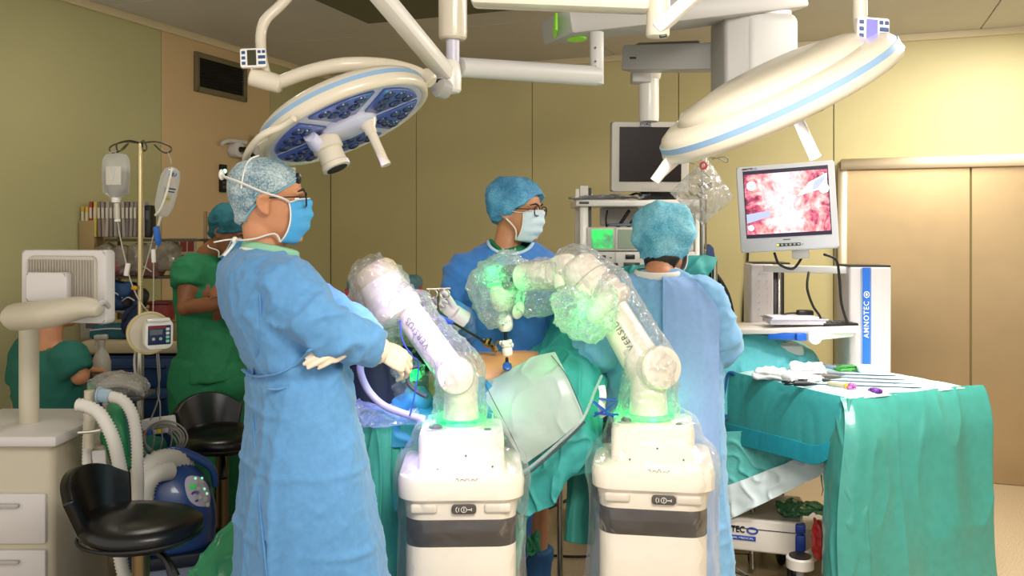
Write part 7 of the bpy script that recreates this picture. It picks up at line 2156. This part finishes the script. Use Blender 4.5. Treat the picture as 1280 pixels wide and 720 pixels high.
for i, c in enumerate(cols):
    x = 107+i*5.0; h = 11+(i*7 % 4)
    b = on_shelf(x, 298); col = mat('vial_'+c, c, .35)
    o = thing('suture_packet', 'small packet standing on the upper shelf of the drawer cart', 'packet', b, 'packets on the upper shelf')
    hh = (44 if i > 1 else 38)*scz/FP
    MB().box(b+V((0, 0, hh/2+.008)), (.018, .07, hh), Matrix.Rotation(rnd.uniform(-.04, .04), 3, 'Y'), .003, 1).build('packet', col, o, smooth=0)
    MB().box(b+V((0, -.036, hh*.72)), (.013, .002, hh*.3), None).build('label', mat('packet_label', 'c9c0ae', .6), o, smooth=0)
    nth = ('first', 'second', 'third', 'fourth', 'fifth', 'sixth', 'seventh', 'eighth', 'ninth', 'tenth', 'eleventh', 'twelfth', 'thirteenth', 'fourteenth', 'fifteenth', 'sixteenth')[i]
    look = ('yellow', 'yellow', 'red', 'pale yellow', 'brownish')[i] if i < 5 else 'grey-brown'
    o['label'] = '%s packet, %s from the left in the row on the upper cart shelf' % (look, nth)
k = on_shelf(188, 298); o = thing('black_holder', 'black holder at the right end of the upper cart shelf', 'holder', k)
MB().box(k+V((0, 0, .095)), (.035, .08, .18), None, .006).build('case', M_black, o); MB().box(k+V((0, -.041, .13)), (.02, .003, .05), None).build('label', M_dgrey, o)
M_bin = film('bin_film', haze=.5, edge=.8, hazecol=(.50, .44, .36), crinkle=(20, .8))
names = ['bag of clear tubing', 'bag of pale swabs', 'bag of folded film', 'bag of grey gauze']
for i, (x, y, ww, hh, lab) in enumerate(((133, 344, 22, 38, 'grey bag of supplies at the left of the middle cart shelf'), (155, 344, 20, 36, 'pale bag of supplies in the middle cart shelf, left of the steel stand'), (178, 342, 30, 36, 'cloudy bag of supplies on the middle cart shelf, behind the steel stand'), (205, 338, 36, 34, 'dull film bag overhanging the right end of the middle cart shelf'))):
    c = on_shelf(x, y-hh/2, scz-.04)
    o = thing('supply_bag', lab, 'bag', on_shelf(x, y, scz-.04))
    mb = MB(); mb.box(c, (ww*scz/FP, .12, hh*scz/FP), Matrix.Rotation(rnd.uniform(-.1, .1), 3, 'Y'), .03, 3)
    me = fuse(mb, .008, 2); displace(me, lambda P, N: .012*pnoise(P*16+i)+.01*ridge(P*13+i, 2))
    link('bag', me, M_bin, o, 30)
    MB().box(c+V((0, .0, -.01)), (ww*.6*scz/FP, .06, hh*.6*scz/FP), None, .01).build('contents', mat('contents_%d' % i, ('7d7a78', 'a08a6c', '8f8270', '6e6458')[i], .7), o)
for i, (x, y, ww, hh, c, lab) in enumerate(((150, 386, 34, 34, '123a66', 'dark blue bundle on the lower cart shelf'), (168, 384, 26, 18, '1a1a24', 'black tubing bundle on the lower cart shelf'), (140, 345, 30, 14, '8a4a4c', 'reddish packet lying on the middle cart shelf'), (186, 345, 32, 16, '7a5148', 'brown packet lying on the middle cart shelf, right of the steel stand'))):
    c0 = on_shelf(x, y-hh/2, scz-.05)
    o = thing('supply_bundle', lab, 'bundle', on_shelf(x, y, scz-.05))
    mb = MB(); mb.box(c0, (ww*scz/FP, .10, hh*scz/FP), Matrix.Rotation(rnd.uniform(-.15, .15), 3, 'Y'), .025, 3); mb.ball(c0+V((.03, -.02, .02)), .05)
    me = fuse(mb, .008, 3); displace(me, lambda P, N: .010*pnoise(P*17+i*3)+.008*ridge(P*15+i, 2))
    link('bundle', me, mat('bundle_'+c, c, .6), o, 180)
    MB().tube([c0+V((-.04, -.06, .0)), c0+V((0, -.075, .02)), c0+V((.04, -.06, -.01))], .004, 6, 4).build('tie', M_grey, o)
# on the worktop
def worktop(px, d_): return V((at(px, 0, d_).x, d_, sct))
def spray():
    b = at(127, 480, 4.25); b.z = at(0, 480, 4.25).z
    # small shelf in front carries the spray bottle
    p = thing('spray_bottle', 'white trigger spray bottle in front of the blue drawers', 'bottle', b)
    m = mat('bottle_white', 'b8b4aa', .3)
    z = lambda y: at(0, y, 4.25).z-b.z
    MB().lathe(b, (0, 0, 1), [(.040, 0), (.043, .006), (.043, z(452)), (.030, z(442)), (.016, z(436)), (.014, z(430))], 24).build('flask', m, p)
    MB().box(b+V((0, -.041, z(465))), (.05, .006, .05), None, .002).build('label', mat('bottle_label', 'c8c4bc', .6), p)
    MB().cyl(b+V((0, 0, z(431))), b+V((0, 0, z(425))), .018, n=16).build('cap', m, p)
    MB().beam(b+V((-.035, 0, z(422))), b+V((.03, 0, z(421))), .022, .025, .006).build('trigger_head', m, p)
    MB().tube([b+V((-.02, 0, z(424))), b+V((-.034, 0, z(430))), b+V((-.03, 0, z(436)))], .006, 8, 3).build('trigger', m, p)
spray()
c = worktop(212, 4.80); o = thing('sharps_bin', 'dark red sharps bin on the cart worktop beside the green sleeve', 'bin', c)
hh = at(0, 378, 4.8).z-sct
MB().box(c+V((-.04, 0, hh/2)), (.105, .12, hh), None, .012).build('bin', mat('sharps_red', '7c1818', .4), o); MB().box(c+V((-.04, 0, hh)), (.115, .13, .018), None, .005).build('lid', mat('lid_dark_red', '5c1212', .4), o)
c = worktop(150, 4.75); o = thing('tray_bundle', 'teal-blue wrapped tray on the cart worktop', 'tray', c)
me = fuse(MB().box(c+V((0, 0, .035)), (.26, .16, .07), None, .02), .008, 2); displace(me, lambda P, N: .008*pnoise(P*20)+.006*ridge(P*16, 2)); link('wrap', me, mat('wrap_teal', '1d5668', .7), o, 180)
MB().tube([c+V((-.12, -.085, .05)), c+V((0, -.09, .06)), c+V((.12, -.085, .05))], .004, 6, 3).build('tape', M_grey, o)
c = worktop(122, 4.78); o = thing('glove_carton', 'pale carton on the left of the cart worktop', 'carton', c)
MB().box(c+V((0, 0, .07)), (.13, .12, .14), None, .004).build('carton', mat('carton_pale', '8d867a', .7), o); MB().box(c+V((0, -.061, .08)), (.07, .003, .05), None, .01).build('opening', M_dgrey, o)
c = worktop(166, 4.68); o = thing('cloth_mask', 'dark blue cloth bundle leaning behind the drip stand on the worktop', 'cloth', c)
mb = MB(); mb.ball(c+V((0, 0, .09)), (.06, .05, .09)); mb.ball(c+V((.02, 0, .16)), (.03, .03, .05)); me = fuse(mb, .008, 2); displace(me, lambda P, N: .010*pnoise(P*18)); link('bundle', me, mat('navy_bundle', '14244f', .7), o, 180)
MB().tube([c+V((-.03, -.05, .1)), c+V((.01, -.06, .15)), c+V((.04, -.04, .19))], .005, 6, 3).build('strap', M_navyc, o)
c = worktop(222, 4.66); o = thing('tan_box', 'tan box at the right end of the cart worktop beside the red bin', 'box', c)
MB().box(c+V((.0, 0, .05)), (.09, .1, .10), None, .006).build('box', mat('box_tan', '8f7a58', .7), o); MB().box(c+V((0, 0, .102)), (.092, .102, .006), None, .002).build('lid', mat('lid_tan', '7d6a4a', .7), o)

# ---- monitor of the anaesthesia machine, seen from the back
def anaesthesia():
    d = 3.05
    p = thing('anaesthesia_machine', 'cream anaesthesia machine with jointed arm at the left edge', 'machine', V((at(58, 0, d+.3).x, d+.3, 0)))
    M_am = mat('machine_cream', 'c9bfa8', .4); M_aw = mat('machine_white', 'd6d0cb', .35)
    # screen seen from behind: shell with ribs
    x = V((1, -.22, 0)).normalized(); M = axes(x, (0, 0, 1)); z = M.col[2]
    c = at(80, 358, 3.0); W_ = .335; H_ = at(0, 311, 3.0).z-at(0, 402, 3.0).z
    sh = MB().rrect(c-z*.02, M, W_, H_, .05, .014, bev=.008).build('screen_shell', M_aw, p)
    MB().rrect(c+z*.006, M, W_*.80, H_*.84, .02, .02, bev=.006).build('rear_panel', mat('rear_beige', 'c4bbab', .45), p)
    for k in range(24):
        MB().box(c+z*.018+x*(-.125+.0109*k), (.0055, H_*.74, .006), M, .001, 1).build('rib', mat('rib_grey', 'a59c8c', .5), p, smooth=0)
    MB().rrect(c+z*.03+V((-.03, 0, -.0)), M, .16, .10, .03, .012, bev=.006).build('mount_plate', M_aw, p)
    for s in (-.06, .0, .06): q = c+z*.047+x*(s-.03)-V((0, 0, .03)); MB().cyl(q, q+z*.004, .005, n=10).build('screw', M_dgrey, p)
    arm = MB(); a = at(62, 392, 2.90); b = at(126, 388, 2.86)
    arm.tube([at(20, 396, 2.98), a, at(105, 384, 2.87), b], [.06, .058, .045, .028], 18, 4, flat=.8)
    me = fuse(arm, .008, 3); link('arm', me, M_am, p, 180)
    MB().tube([at(122, 382, 2.86), at(130, 377, 2.87), at(136, 384, 2.9)], [.012, .010, .008], 8, 3).build('arm_lever', M_grey, p)
    # column and cabinet
    xc = at(40, 0, d+.3).x
    MB().cyl((xc, d+.28, .7), (xc, d+.28, at(0, 396, d+.2).z), .035, n=20).build('column', M_am, p)
    MB().box(V((xc-.02, d+.32, .46)), (.42, .46, .78), None, .03, 3).build('cabinet', M_am, p)
    MB().box(V((xc-.02, d+.30, .86)), (.48, .5, .04), None, .012).build('worktop', M_aw, p)
    for i in range(3): 
        q = V((xc-.02, d+.085, .18+.2*i)); dr = MB().box(q, (.38, .02, .18), None, .008).build('drawer', M_aw, p)
        MB().beam(q+V((-.1, -.018, .05)), q+V((.1, -.018, .05)), .016, .014, .004).build('handle', M_grey, dr)
    for sx in (-1, 1):
        for sy in (-1, 1): k = V((xc-.02+sx*.17, d+.32+sy*.18, .04)); MB().cyl(k-V((.012, 0, 0)), k+V((.012, 0, 0)), .04, n=16, bev=.004).build('caster', M_rubber, p)
    # upright hose port and side panel in view
    MB().cyl(at(112, 560, 3.15), at(112, 488, 3.15), .018, n=16).build('hose_port', M_am, p)
    MB().box(at(124, 590, 3.25), (.075, .06, .20), Matrix.Rotation(-.08, 3, 'Y'), .012).build('side_panel', mat('panel_tan', 'b9ab93', .5), p)
    MB().box(at(125, 585, 3.20), (.05, .01, .13), Matrix.Rotation(-.08, 3, 'Y'), .006).build('side_window', M_lgrey, p)
    MB().tube([at(98, 541, 3.05), at(120, 539, 3.05), at(145, 533, 3.08)], .006, 8, 3).build('side_rail', M_chrome, p)
    # breathing bag
    c = at(153, 545, 3.3)
    bb = thing('breathing_bag', 'green rubber breathing bag hanging among the white corrugated hoses', 'bag', at(155, 580, 3.3))
    mb = MB(); mb.lathe(at(158, 588, 3.3), at(146, 500, 3.3)-at(158, 588, 3.3), [(.012, 0), (.045, .03), (.070, .09), (.075, .14), (.058, .20), (.03, .25), (.02, .28)], 28)
    mb.build('bag', mat('bag_green', '1f8a55', .35, coat=.3), bb, 180)
    MB().cyl(at(147, 506, 3.3), at(144, 492, 3.3), .022, n=16).build('neck', M_grey, bb)
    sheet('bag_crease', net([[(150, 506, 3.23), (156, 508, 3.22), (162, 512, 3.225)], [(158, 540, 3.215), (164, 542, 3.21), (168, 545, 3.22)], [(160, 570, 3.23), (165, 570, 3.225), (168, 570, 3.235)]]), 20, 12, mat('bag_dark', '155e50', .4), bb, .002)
anaesthesia()

M_hose = mat('corrugated_white', 'ded8cd', .45)
def corrugated(label, pts, r, m=None, n=1.0):
    P = smooth_pts([V(q) for q in pts], 24); L = 0; Q = [P[0]]
    step = .0058*n
    for a, b in zip(P, P[1:]):
        l = (b-a).length; t = step-L if L else step
        while t <= l: Q.append(lerp(a, b, t/l)); t += step
        L = l-(t-step)
    mb = MB().tube(Q, [r*(1.02 if i % 2 else .82) for i in range(len(Q))], 12)
    for i in range(len(mb.m)): mb.m[i] = (i//12)//2 % 2  # alternate bands coloured to paint in shade between the ridges
    o = mb.build('breathing_hose', [m or M_hose, mat('hose_groove_shade', 'a59d90', .5)], None, 180)
    tag(o, label, 'hose', ); recenter(o, Q[-1]); return o
corrugated('thick white corrugated hose arching from the left edge down behind the stool', [at(96, 506, 3.0), at(108, 508, 3.0), at(125, 518, 3.0), at(140, 545, 3.0), at(148, 575, 3.02), at(153, 605, 3.04), at(155, 640, 3.05), at(150, 690, 3.05), at(158, 730, 3.05)], .0235)
corrugated('white corrugated hose arching over the green breathing bag', [at(127, 494, 3.12), at(140, 496, 3.12), at(155, 502, 3.12), at(166, 520, 3.12), at(171, 550, 3.12), at(172, 585, 3.12), at(172, 625, 3.15), at(168, 690, 3.18)], .0215)
corrugated('grey corrugated hose hanging behind the green breathing bag', [at(134, 502, 3.36), at(140, 520, 3.38), at(148, 545, 3.38), at(154, 575, 3.38), at(153, 610, 3.38)], .0195, mat('corrugated_grey', '9a958c', .5))
corrugated('white corrugated hose looping at the far left under the others', [at(112, 500, 3.2), at(110, 540, 3.2), at(109, 580, 3.2), at(112, 605, 3.18), at(124, 622, 3.16), at(137, 612, 3.16), at(146, 598, 3.2)], .0185)
corrugated('fat white corrugated hose curling out of the blue warmer', [at(232, 588, 3.48), at(218, 576, 3.42), at(196, 577, 3.34), at(176, 592, 3.30), at(169, 615, 3.30), at(172, 640, 3.32)], .042, n=1.6)
corrugated('second bend of white corrugated hose beside the blue warmer', [at(214, 588, 3.36), at(196, 592, 3.30), at(184, 606, 3.28), at(180, 628, 3.28), at(180, 660, 3.3)], .036, n=1.5)
c = at(131, 494, 3.1); o = thing('hose_connector', 'pale blue hose connector at the top of the arching white hose', 'connector', c)
MB().cyl(at(122, 493, 3.12), at(138, 496, 3.12), .025, n=20, bev=.004).build('cuff', mat('connector_blue', '9db4c2', .4), o); MB().torus(at(124, 493.5, 3.12), (1, 0, -.05), .026, .004, 20, 8).build('lip', mat('connector_blue', '9db4c2'), o)
# bundle of wrapped tubing lying above the hoses, on the machine's worktop
c = at(165, 480, 3.42)
o = thing('wrapped_tubing', 'bundle of film-wrapped white tubing with green end, left of the drip stand', 'tubing', c-V((0, 0, .04)))
for i in range(5):
    MB().tube([at(118+6*i, 484-3*i, 3.42+.02*i), at(150, 480-2*i, 3.40+.02*i), at(172, 486-3*i, 3.40+.02*i), at(176-2*i, 495-4*i, 3.42)], .014, 8, 5).build('tube', mat('tubing_grey', 'a39c90', .4), o)
MB().cyl(at(112, 484, 3.42), at(122, 484, 3.42), .022, n=14).build('green_end', mat('end_green', '1f7a4a', .4), o)
film_tube(o, 'wrap', [at(112, 483, 3.42), at(130, 481, 3.42), at(155, 481, 3.42), at(176, 486, 3.42), at(182, 490, 3.42)], [.03, .045, .05, .042, .02], .010, M_pack, freq=14, seed=6)
MB().box(at(150, 494, 3.46), (.22, .16, .02), None, .006).build('tray', M_dgrey, o)

# ---- patient warmer
def warmer():
    d = 3.45
    c = at(216, 626, d)
    p = thing('patient_warmer', 'rounded dark blue patient warmer with oval keypad on a grey base', 'warmer', V((c.x, c.y, 0)))
    M_w = mat('warmer_blue', '23498a', .32, coat=.3)
    M = axes((.93, .36, 0), (0, 0, 1)); z = M.col[2]; x = M.col[0]; y = V((0, 0, 1))
    mb = MB(); rings = []
    for h, w, dp, off in ((-.17, .13, .12, 0), (-.15, .155, .145, 0), (-.05, .162, .150, 0), (.04, .150, .135, -.008), (.11, .120, .105, -.02), (.155, .075, .07, -.03), (.17, .03, .03, -.032)):
        rings.append([c+y*h+x*(off+math.copysign(abs(math.cos(a))**.75, math.cos(a))*w)+z*(math.copysign(abs(math.sin(a))**.75, math.sin(a))*dp) for a in [2*math.pi*i/36 for i in range(36)]])
    R2 = [smooth_pts([r[i] for r in rings], 5) for i in range(36)]
    mb.loft([[R2[i][j] for i in range(36)] for j in range(len(R2[0]))])
    body = mb.build('body', M_w, p, 60); bv = bvh_of(body.data)
    MB().tube([c+y*.155+x*(-.10)-z*.0, c+y*.185+x*(-.05), c+y*.19+x*.03, c+y*.12+x*.14, c+y*.04+x*.158], [.016, .018, .018, .016, .012], 12, 5).build('handle', M_w, p)
    # oval keypad laid on the near right shoulder of the body
    kc = at(247, 613, d-.4); dirn = (at(247, 613, d)-kc).normalized()
    kx, ky = 15, 19
    def surf(u, v, off):
        px, py = 247+u*kx-v*4, 614-v*ky+u*1.5
        q = at(px, py, d-.35); h = bv.ray_cast(q, (at(px, py, d+.3)-q).normalized())
        return (h[0]-dirn*off) if h[0] is not None else at(px, py, d-.1)
    rings = []
    for r in (.02, .25, .5, .75, 1.0): rings.append([surf(r*math.copysign(abs(math.cos(a))**.8, math.cos(a)), r*math.copysign(abs(math.sin(a))**.8, math.sin(a)), .006) for a in [2*math.pi*i/28 for i in range(28)]])
    rings.append([surf(1.04*math.copysign(abs(math.cos(a))**.8, math.cos(a)), 1.04*math.copysign(abs(math.sin(a))**.8, math.sin(a)), -.004) for a in [2*math.pi*i/28 for i in range(28)]])
    kp = MB().loft(rings).build('keypad', mat('keypad_pale', 'c9c4d4', .4), p, 60)
    N3 = -dirn
    def dot(u, v, r, m, name='key'): q = surf(u, v, .007); MB().lathe(q, N3, [(r, 0), (r, .003), (r*.7, .004)], 14).build(name, m, kp)
    for u, v in ((.05, .55), (.5, .62), (.15, .15), (.1, -.42), (.5, -.5), (.6, -.85)): dot(u, v, .0085, M_grey)
    for u, v in ((.05, .85), (.62, .2), (.6, .9), (.75, -.1)): dot(u, v, .005, mat('led_mint', '8ff0c8', .4, emit=('90f0c8', .6)))
    MB().box(surf(-.35, .28, .009), (.024, .005, .017), frame_from(N3) @ Matrix.Rotation(math.pi/2, 3, 'X'), .001).build('display', mat('lcd_green', '1f7a30', .4, emit=('20a040', .5)), kp)
    q = surf(-.25, -.35, .008)
    MB().tube([q+V((math.cos(a)*.016, -.002, math.sin(a)*.018)) for a in [math.pi*(.2+1.5*i/10) for i in range(11)]], .0042, 6).build('dial_mark', mat('dial_violet', '4a3a9c', .4), kp)
    # base
    b = V((c.x, c.y, 0)); zb = c.z-.17
    MB().rrect(V((c.x, c.y, zb-.02)), Matrix((x, z*-1, y)).transposed(), .33, .31, .05, .07, 6, .01).build('skirt', mat('skirt_dark', '1a2438', .4), p)
    MB().rrect(V((c.x, c.y, zb-.125)), Matrix((x, z*-1, y)).transposed(), .30, .28, .16, .06, 6, .012).build('base', mat('base_bluegrey', '8492ac', .35), p)
    lettering('lettering', '3M', .060, V((c.x, c.y, zb-.115))+z*.1415-x*.04, axes(x, y), mat('mark_navy', '14213f', .4), p, .003)
    for sx in (-1, 1):
        for sy in (-1, 1): k = V((c.x, c.y, .03))+x*sx*.12+z*sy*.11; MB().cyl(k-V((.01, 0, 0)), k+V((.01, 0, 0)), .03, n=14).build('caster', M_rubber, p)
    MB().cyl(V((c.x, c.y, .03)), V((c.x, c.y, zb-.19)), .03, n=16).build('stem', M_dgrey, p)
    MB().box(V((c.x, c.y, .055)), (.3, .28, .03), Matrix((x, z*-1, y)).transposed(), .01).build('foot', M_dgrey, p)
warmer()

# ---- black stools
def stool(label, c, back, k=1.0, base=True):
    c = V(c); f = V(back).normalized(); s = V((f.y, -f.x, 0))
    p = thing('stool', label, 'stool', V((c.x, c.y, 0)), None)
    rings = []
    mb = MB()
    for h, r in ((-.055, .10), (-.05, .16), (-.02, .185), (.0, .185), (.018, .165), (.024, .10), (.020, .02)):
        rings.append([c+f*(math.cos(a)*r*1.03*k)+s*(math.sin(a)*r*k)+V((0, 0, h*k+(.02*max(0, math.cos(a)))*k)) for a in [2*math.pi*i/36 for i in range(36)]])
    mb.loft(rings); seat = mb.build('seat', M_vinyl, p, 180)
    MB().torus(c-V((0, 0, .03*k)), (0, 0, 1), .184*k, .006*k, 40, 8).build('seam', M_rubber, seat)
    # upholstered back curving up from the rear edge
    G = []
    for v in (0, .25, .5, .75, 1):
        row = []
        for u in (-1, -.6, -.2, .2, .6, 1):
            a = u*.85
            R_ = (.18+.05*v)*k
            row.append(c+f*(math.cos(a)*R_)+s*(math.sin(a)*R_)+V((0, 0, (-.02+.19*v*(1-.35*u*u))*k)))
        G.append(row)
    sheet('backrest', G, 24, 32, M_vinyl, p, .035*k, None)
    MB().cyl(V((c.x, c.y, .10)), c-V((0, 0, .05)), .026, n=20).build('gas_column', mat('column_bronze', '8a7350', .3, .9), p)
    MB().cyl(V((c.x, c.y, .10)), V((c.x, c.y, .32)), .036, n=20).build('column_sleeve', M_black, p)
    MB().tube([c-V((0, 0, .06)), c-V((0, 0, .09))-f*.10-s*.04, c-V((0, 0, .14))-f*.14-s*.06], [.012, .012, .018], 8, 3).build('lever', M_black, p)
    MB().torus(V((c.x, c.y, .30)), (0, 0, 1), .19, .010, 40, 8).build('foot_ring', M_chrome, p)
    for i in range(3):
        a = 2*math.pi*i/3; MB().tube([V((c.x, c.y, .28)), V((c.x+math.cos(a)*.19, c.y+math.sin(a)*.19, .30))], .007, 8).build('ring_spoke', M_chrome, p)
    for i in range(5):
        a = 2*math.pi*i/5+.3; e = V((c.x+math.cos(a)*.27, c.y+math.sin(a)*.27, .075))
        MB().tube([(c.x, c.y, .115), tuple(e)], [.024, .016], 8).build('leg', M_black, p)
        MB().cyl(e-V((.012, 0, .045)), e+V((.012, 0, -.045)), .03, n=14).build('caster', M_rubber, p)
stool('black padded stool with low back in front, left corner beside the blue warmer', at(176, 654, 2.75), (-.95, .1, 0), .98)
stool('black padded stool standing behind the tall surgeon, in front of green trousers', at(278, 546, 3.82), (-.55, .6, 0), .95)

# green sheet fallen on the floor behind the tall surgeon
g = sheet('floor_drape', net([
    [(300, 640, 3.15), (318, 640, 3.15), (340, 645, 3.15), (365, 650, 3.15)],
    [(272, 672, 3.08), (295, 670, 3.05), (325, 672, 3.05), (360, 676, 3.05)],
    [(248, 700, 3.0), (280, 700, 2.97), (318, 702, 2.96), (358, 706, 2.96)],
    [(225, 735, 2.95), (265, 738, 2.90), (312, 740, 2.90), (356, 742, 2.90)],
    [(205, 790, 2.92), (255, 795, 2.86), (308, 795, 2.86), (352, 795, 2.86)]]), 60, 70, M_green_sh, None, .003, cloth_folds(40, .016, .008, (9, 9, 7), .014))
tag(g, 'green drape sloping to the floor behind the tall surgeon\'s gown', 'drape'); recenter(g, at(290, 760, 2.95))

# dark unit behind the left robot
c = at(482, 400, 4.35)
o = thing('dark_console', 'dark navy console with grey-teal top and red side trims, behind the left robot', 'console', V((c.x, c.y, 0)))
M_co = mat('console_navy', '12162a', .6); zt = at(0, 345, 4.35).z
MB().rrect(V((c.x+.0, c.y, zt-.04)), AX_FRONT, 88*4.35/FP, .085, .22, .035, 6, .01).build('hood', mat('hood_teal', '3f6a72', .5), o)
for s in (-1, 1): MB().box(V((c.x+s*.155, c.y-.05, zt-.13)), (.035, .10, .16), Matrix.Rotation(s*.18, 3, 'Y'), .008).build('side_trim', mat('trim_red', 'a8243c', .4), o)
MB().box(V((c.x+.0, c.y+.02, zt-.20)), (.27, .2, .34), None, .02).build('neck', M_black, o)
MB().box(V((c.x-.02, c.y+.05, .46)), (.56, .42, .86), None, .03).build('cabinet', M_co, o)
MB().box(V((c.x+.19, c.y-.06, zt-.12)), (.03, .05, .05), None, .006).build('bracket', M_black, o)
# anaesthetic screen cloth on the near side of it
o = sheet('screen_cloth', net([
    [(415, 432, 3.2), (445, 428, 3.16), (475, 428, 3.15), (505, 432, 3.16), (535, 440, 3.2)],
    [(415, 462, 3.18), (445, 460, 3.14), (475, 458, 3.13), (505, 460, 3.15), (535, 464, 3.18)],
    [(415, 502, 3.18), (445, 500, 3.14), (475, 500, 3.13), (505, 500, 3.15), (535, 500, 3.18)],
    [(415, 560, 3.2), (445, 560, 3.15), (475, 560, 3.15), (505, 560, 3.16), (535, 560, 3.2)],
    [(415, 850, 3.2), (445, 850, 3.15), (475, 850, 3.15), (505, 850, 3.16), (535, 850, 3.2)]]), 80, 80, M_navyc, None, .004, cloth_folds(41, .014, .008, (10, 10, 3), .012))
tag(o, 'dark navy cloth hanging to the floor between the tall surgeon and the left robot', 'cloth'); recenter(o, at(475, 520, 3.15))

# cables on the floor between the robots
def flo(px, d): return V(((px-640)*d/FP, d, .008))
cable('floor_cable', 'black cable crossing the floor between the two robots', [flo(630, 5.0), flo(655, 5.0), flo(680, 5.05), flo(705, 5.2), flo(735, 5.4), flo(780, 5.6)], .009)
cable('floor_cable', 'thin black cable looping on the floor near the blue boot cover', [flo(640, 4.72), flo(668, 4.62), flo(684, 4.50), flo(672, 4.40), flo(655, 4.35), flo(690, 4.33), flo(730, 4.32), flo(760, 4.4)], .006)
c = at(664, 680, 3.62); o = thing('green_tie', 'bunched green tie at the top of the navy boot cover', 'tie', c)
for i in range(4): MB().tube([c+V((rnd.uniform(-.03, .03), rnd.uniform(-.03, .02), rnd.uniform(-.04, .05))) for _ in range(4)], .009, 8, 4).build('strand', mat('tie_mint', '3f9c6c', .6), o)
# white hook with blue bands beside the right robot
c = at(752, 490, 3.02)
o = thing('white_strap', 'white strip with crossed blue bands hanging left of the right robot', 'strap', c)
MB().tube([at(752, 482, 3.0), at(754, 495, 2.99), at(752, 510, 2.99), at(755, 520, 3.0)], .014, 10, 4, flat=.4).build('white_strip', M_white, o)
for a, b in (((742, 502), (766, 520)), ((743, 520), (768, 505)), ((744, 516), (772, 518)), ((750, 498), (770, 500))):
    MB().tube([at(a[0], a[1], 2.985), at((a[0]+b[0])/2, (a[1]+b[1])/2+1, 2.97), at(b[0], b[1], 2.985)], .009, 8, 3, flat=.4).build('blue_band', mat('band_blue', '2458b0', .4), o)
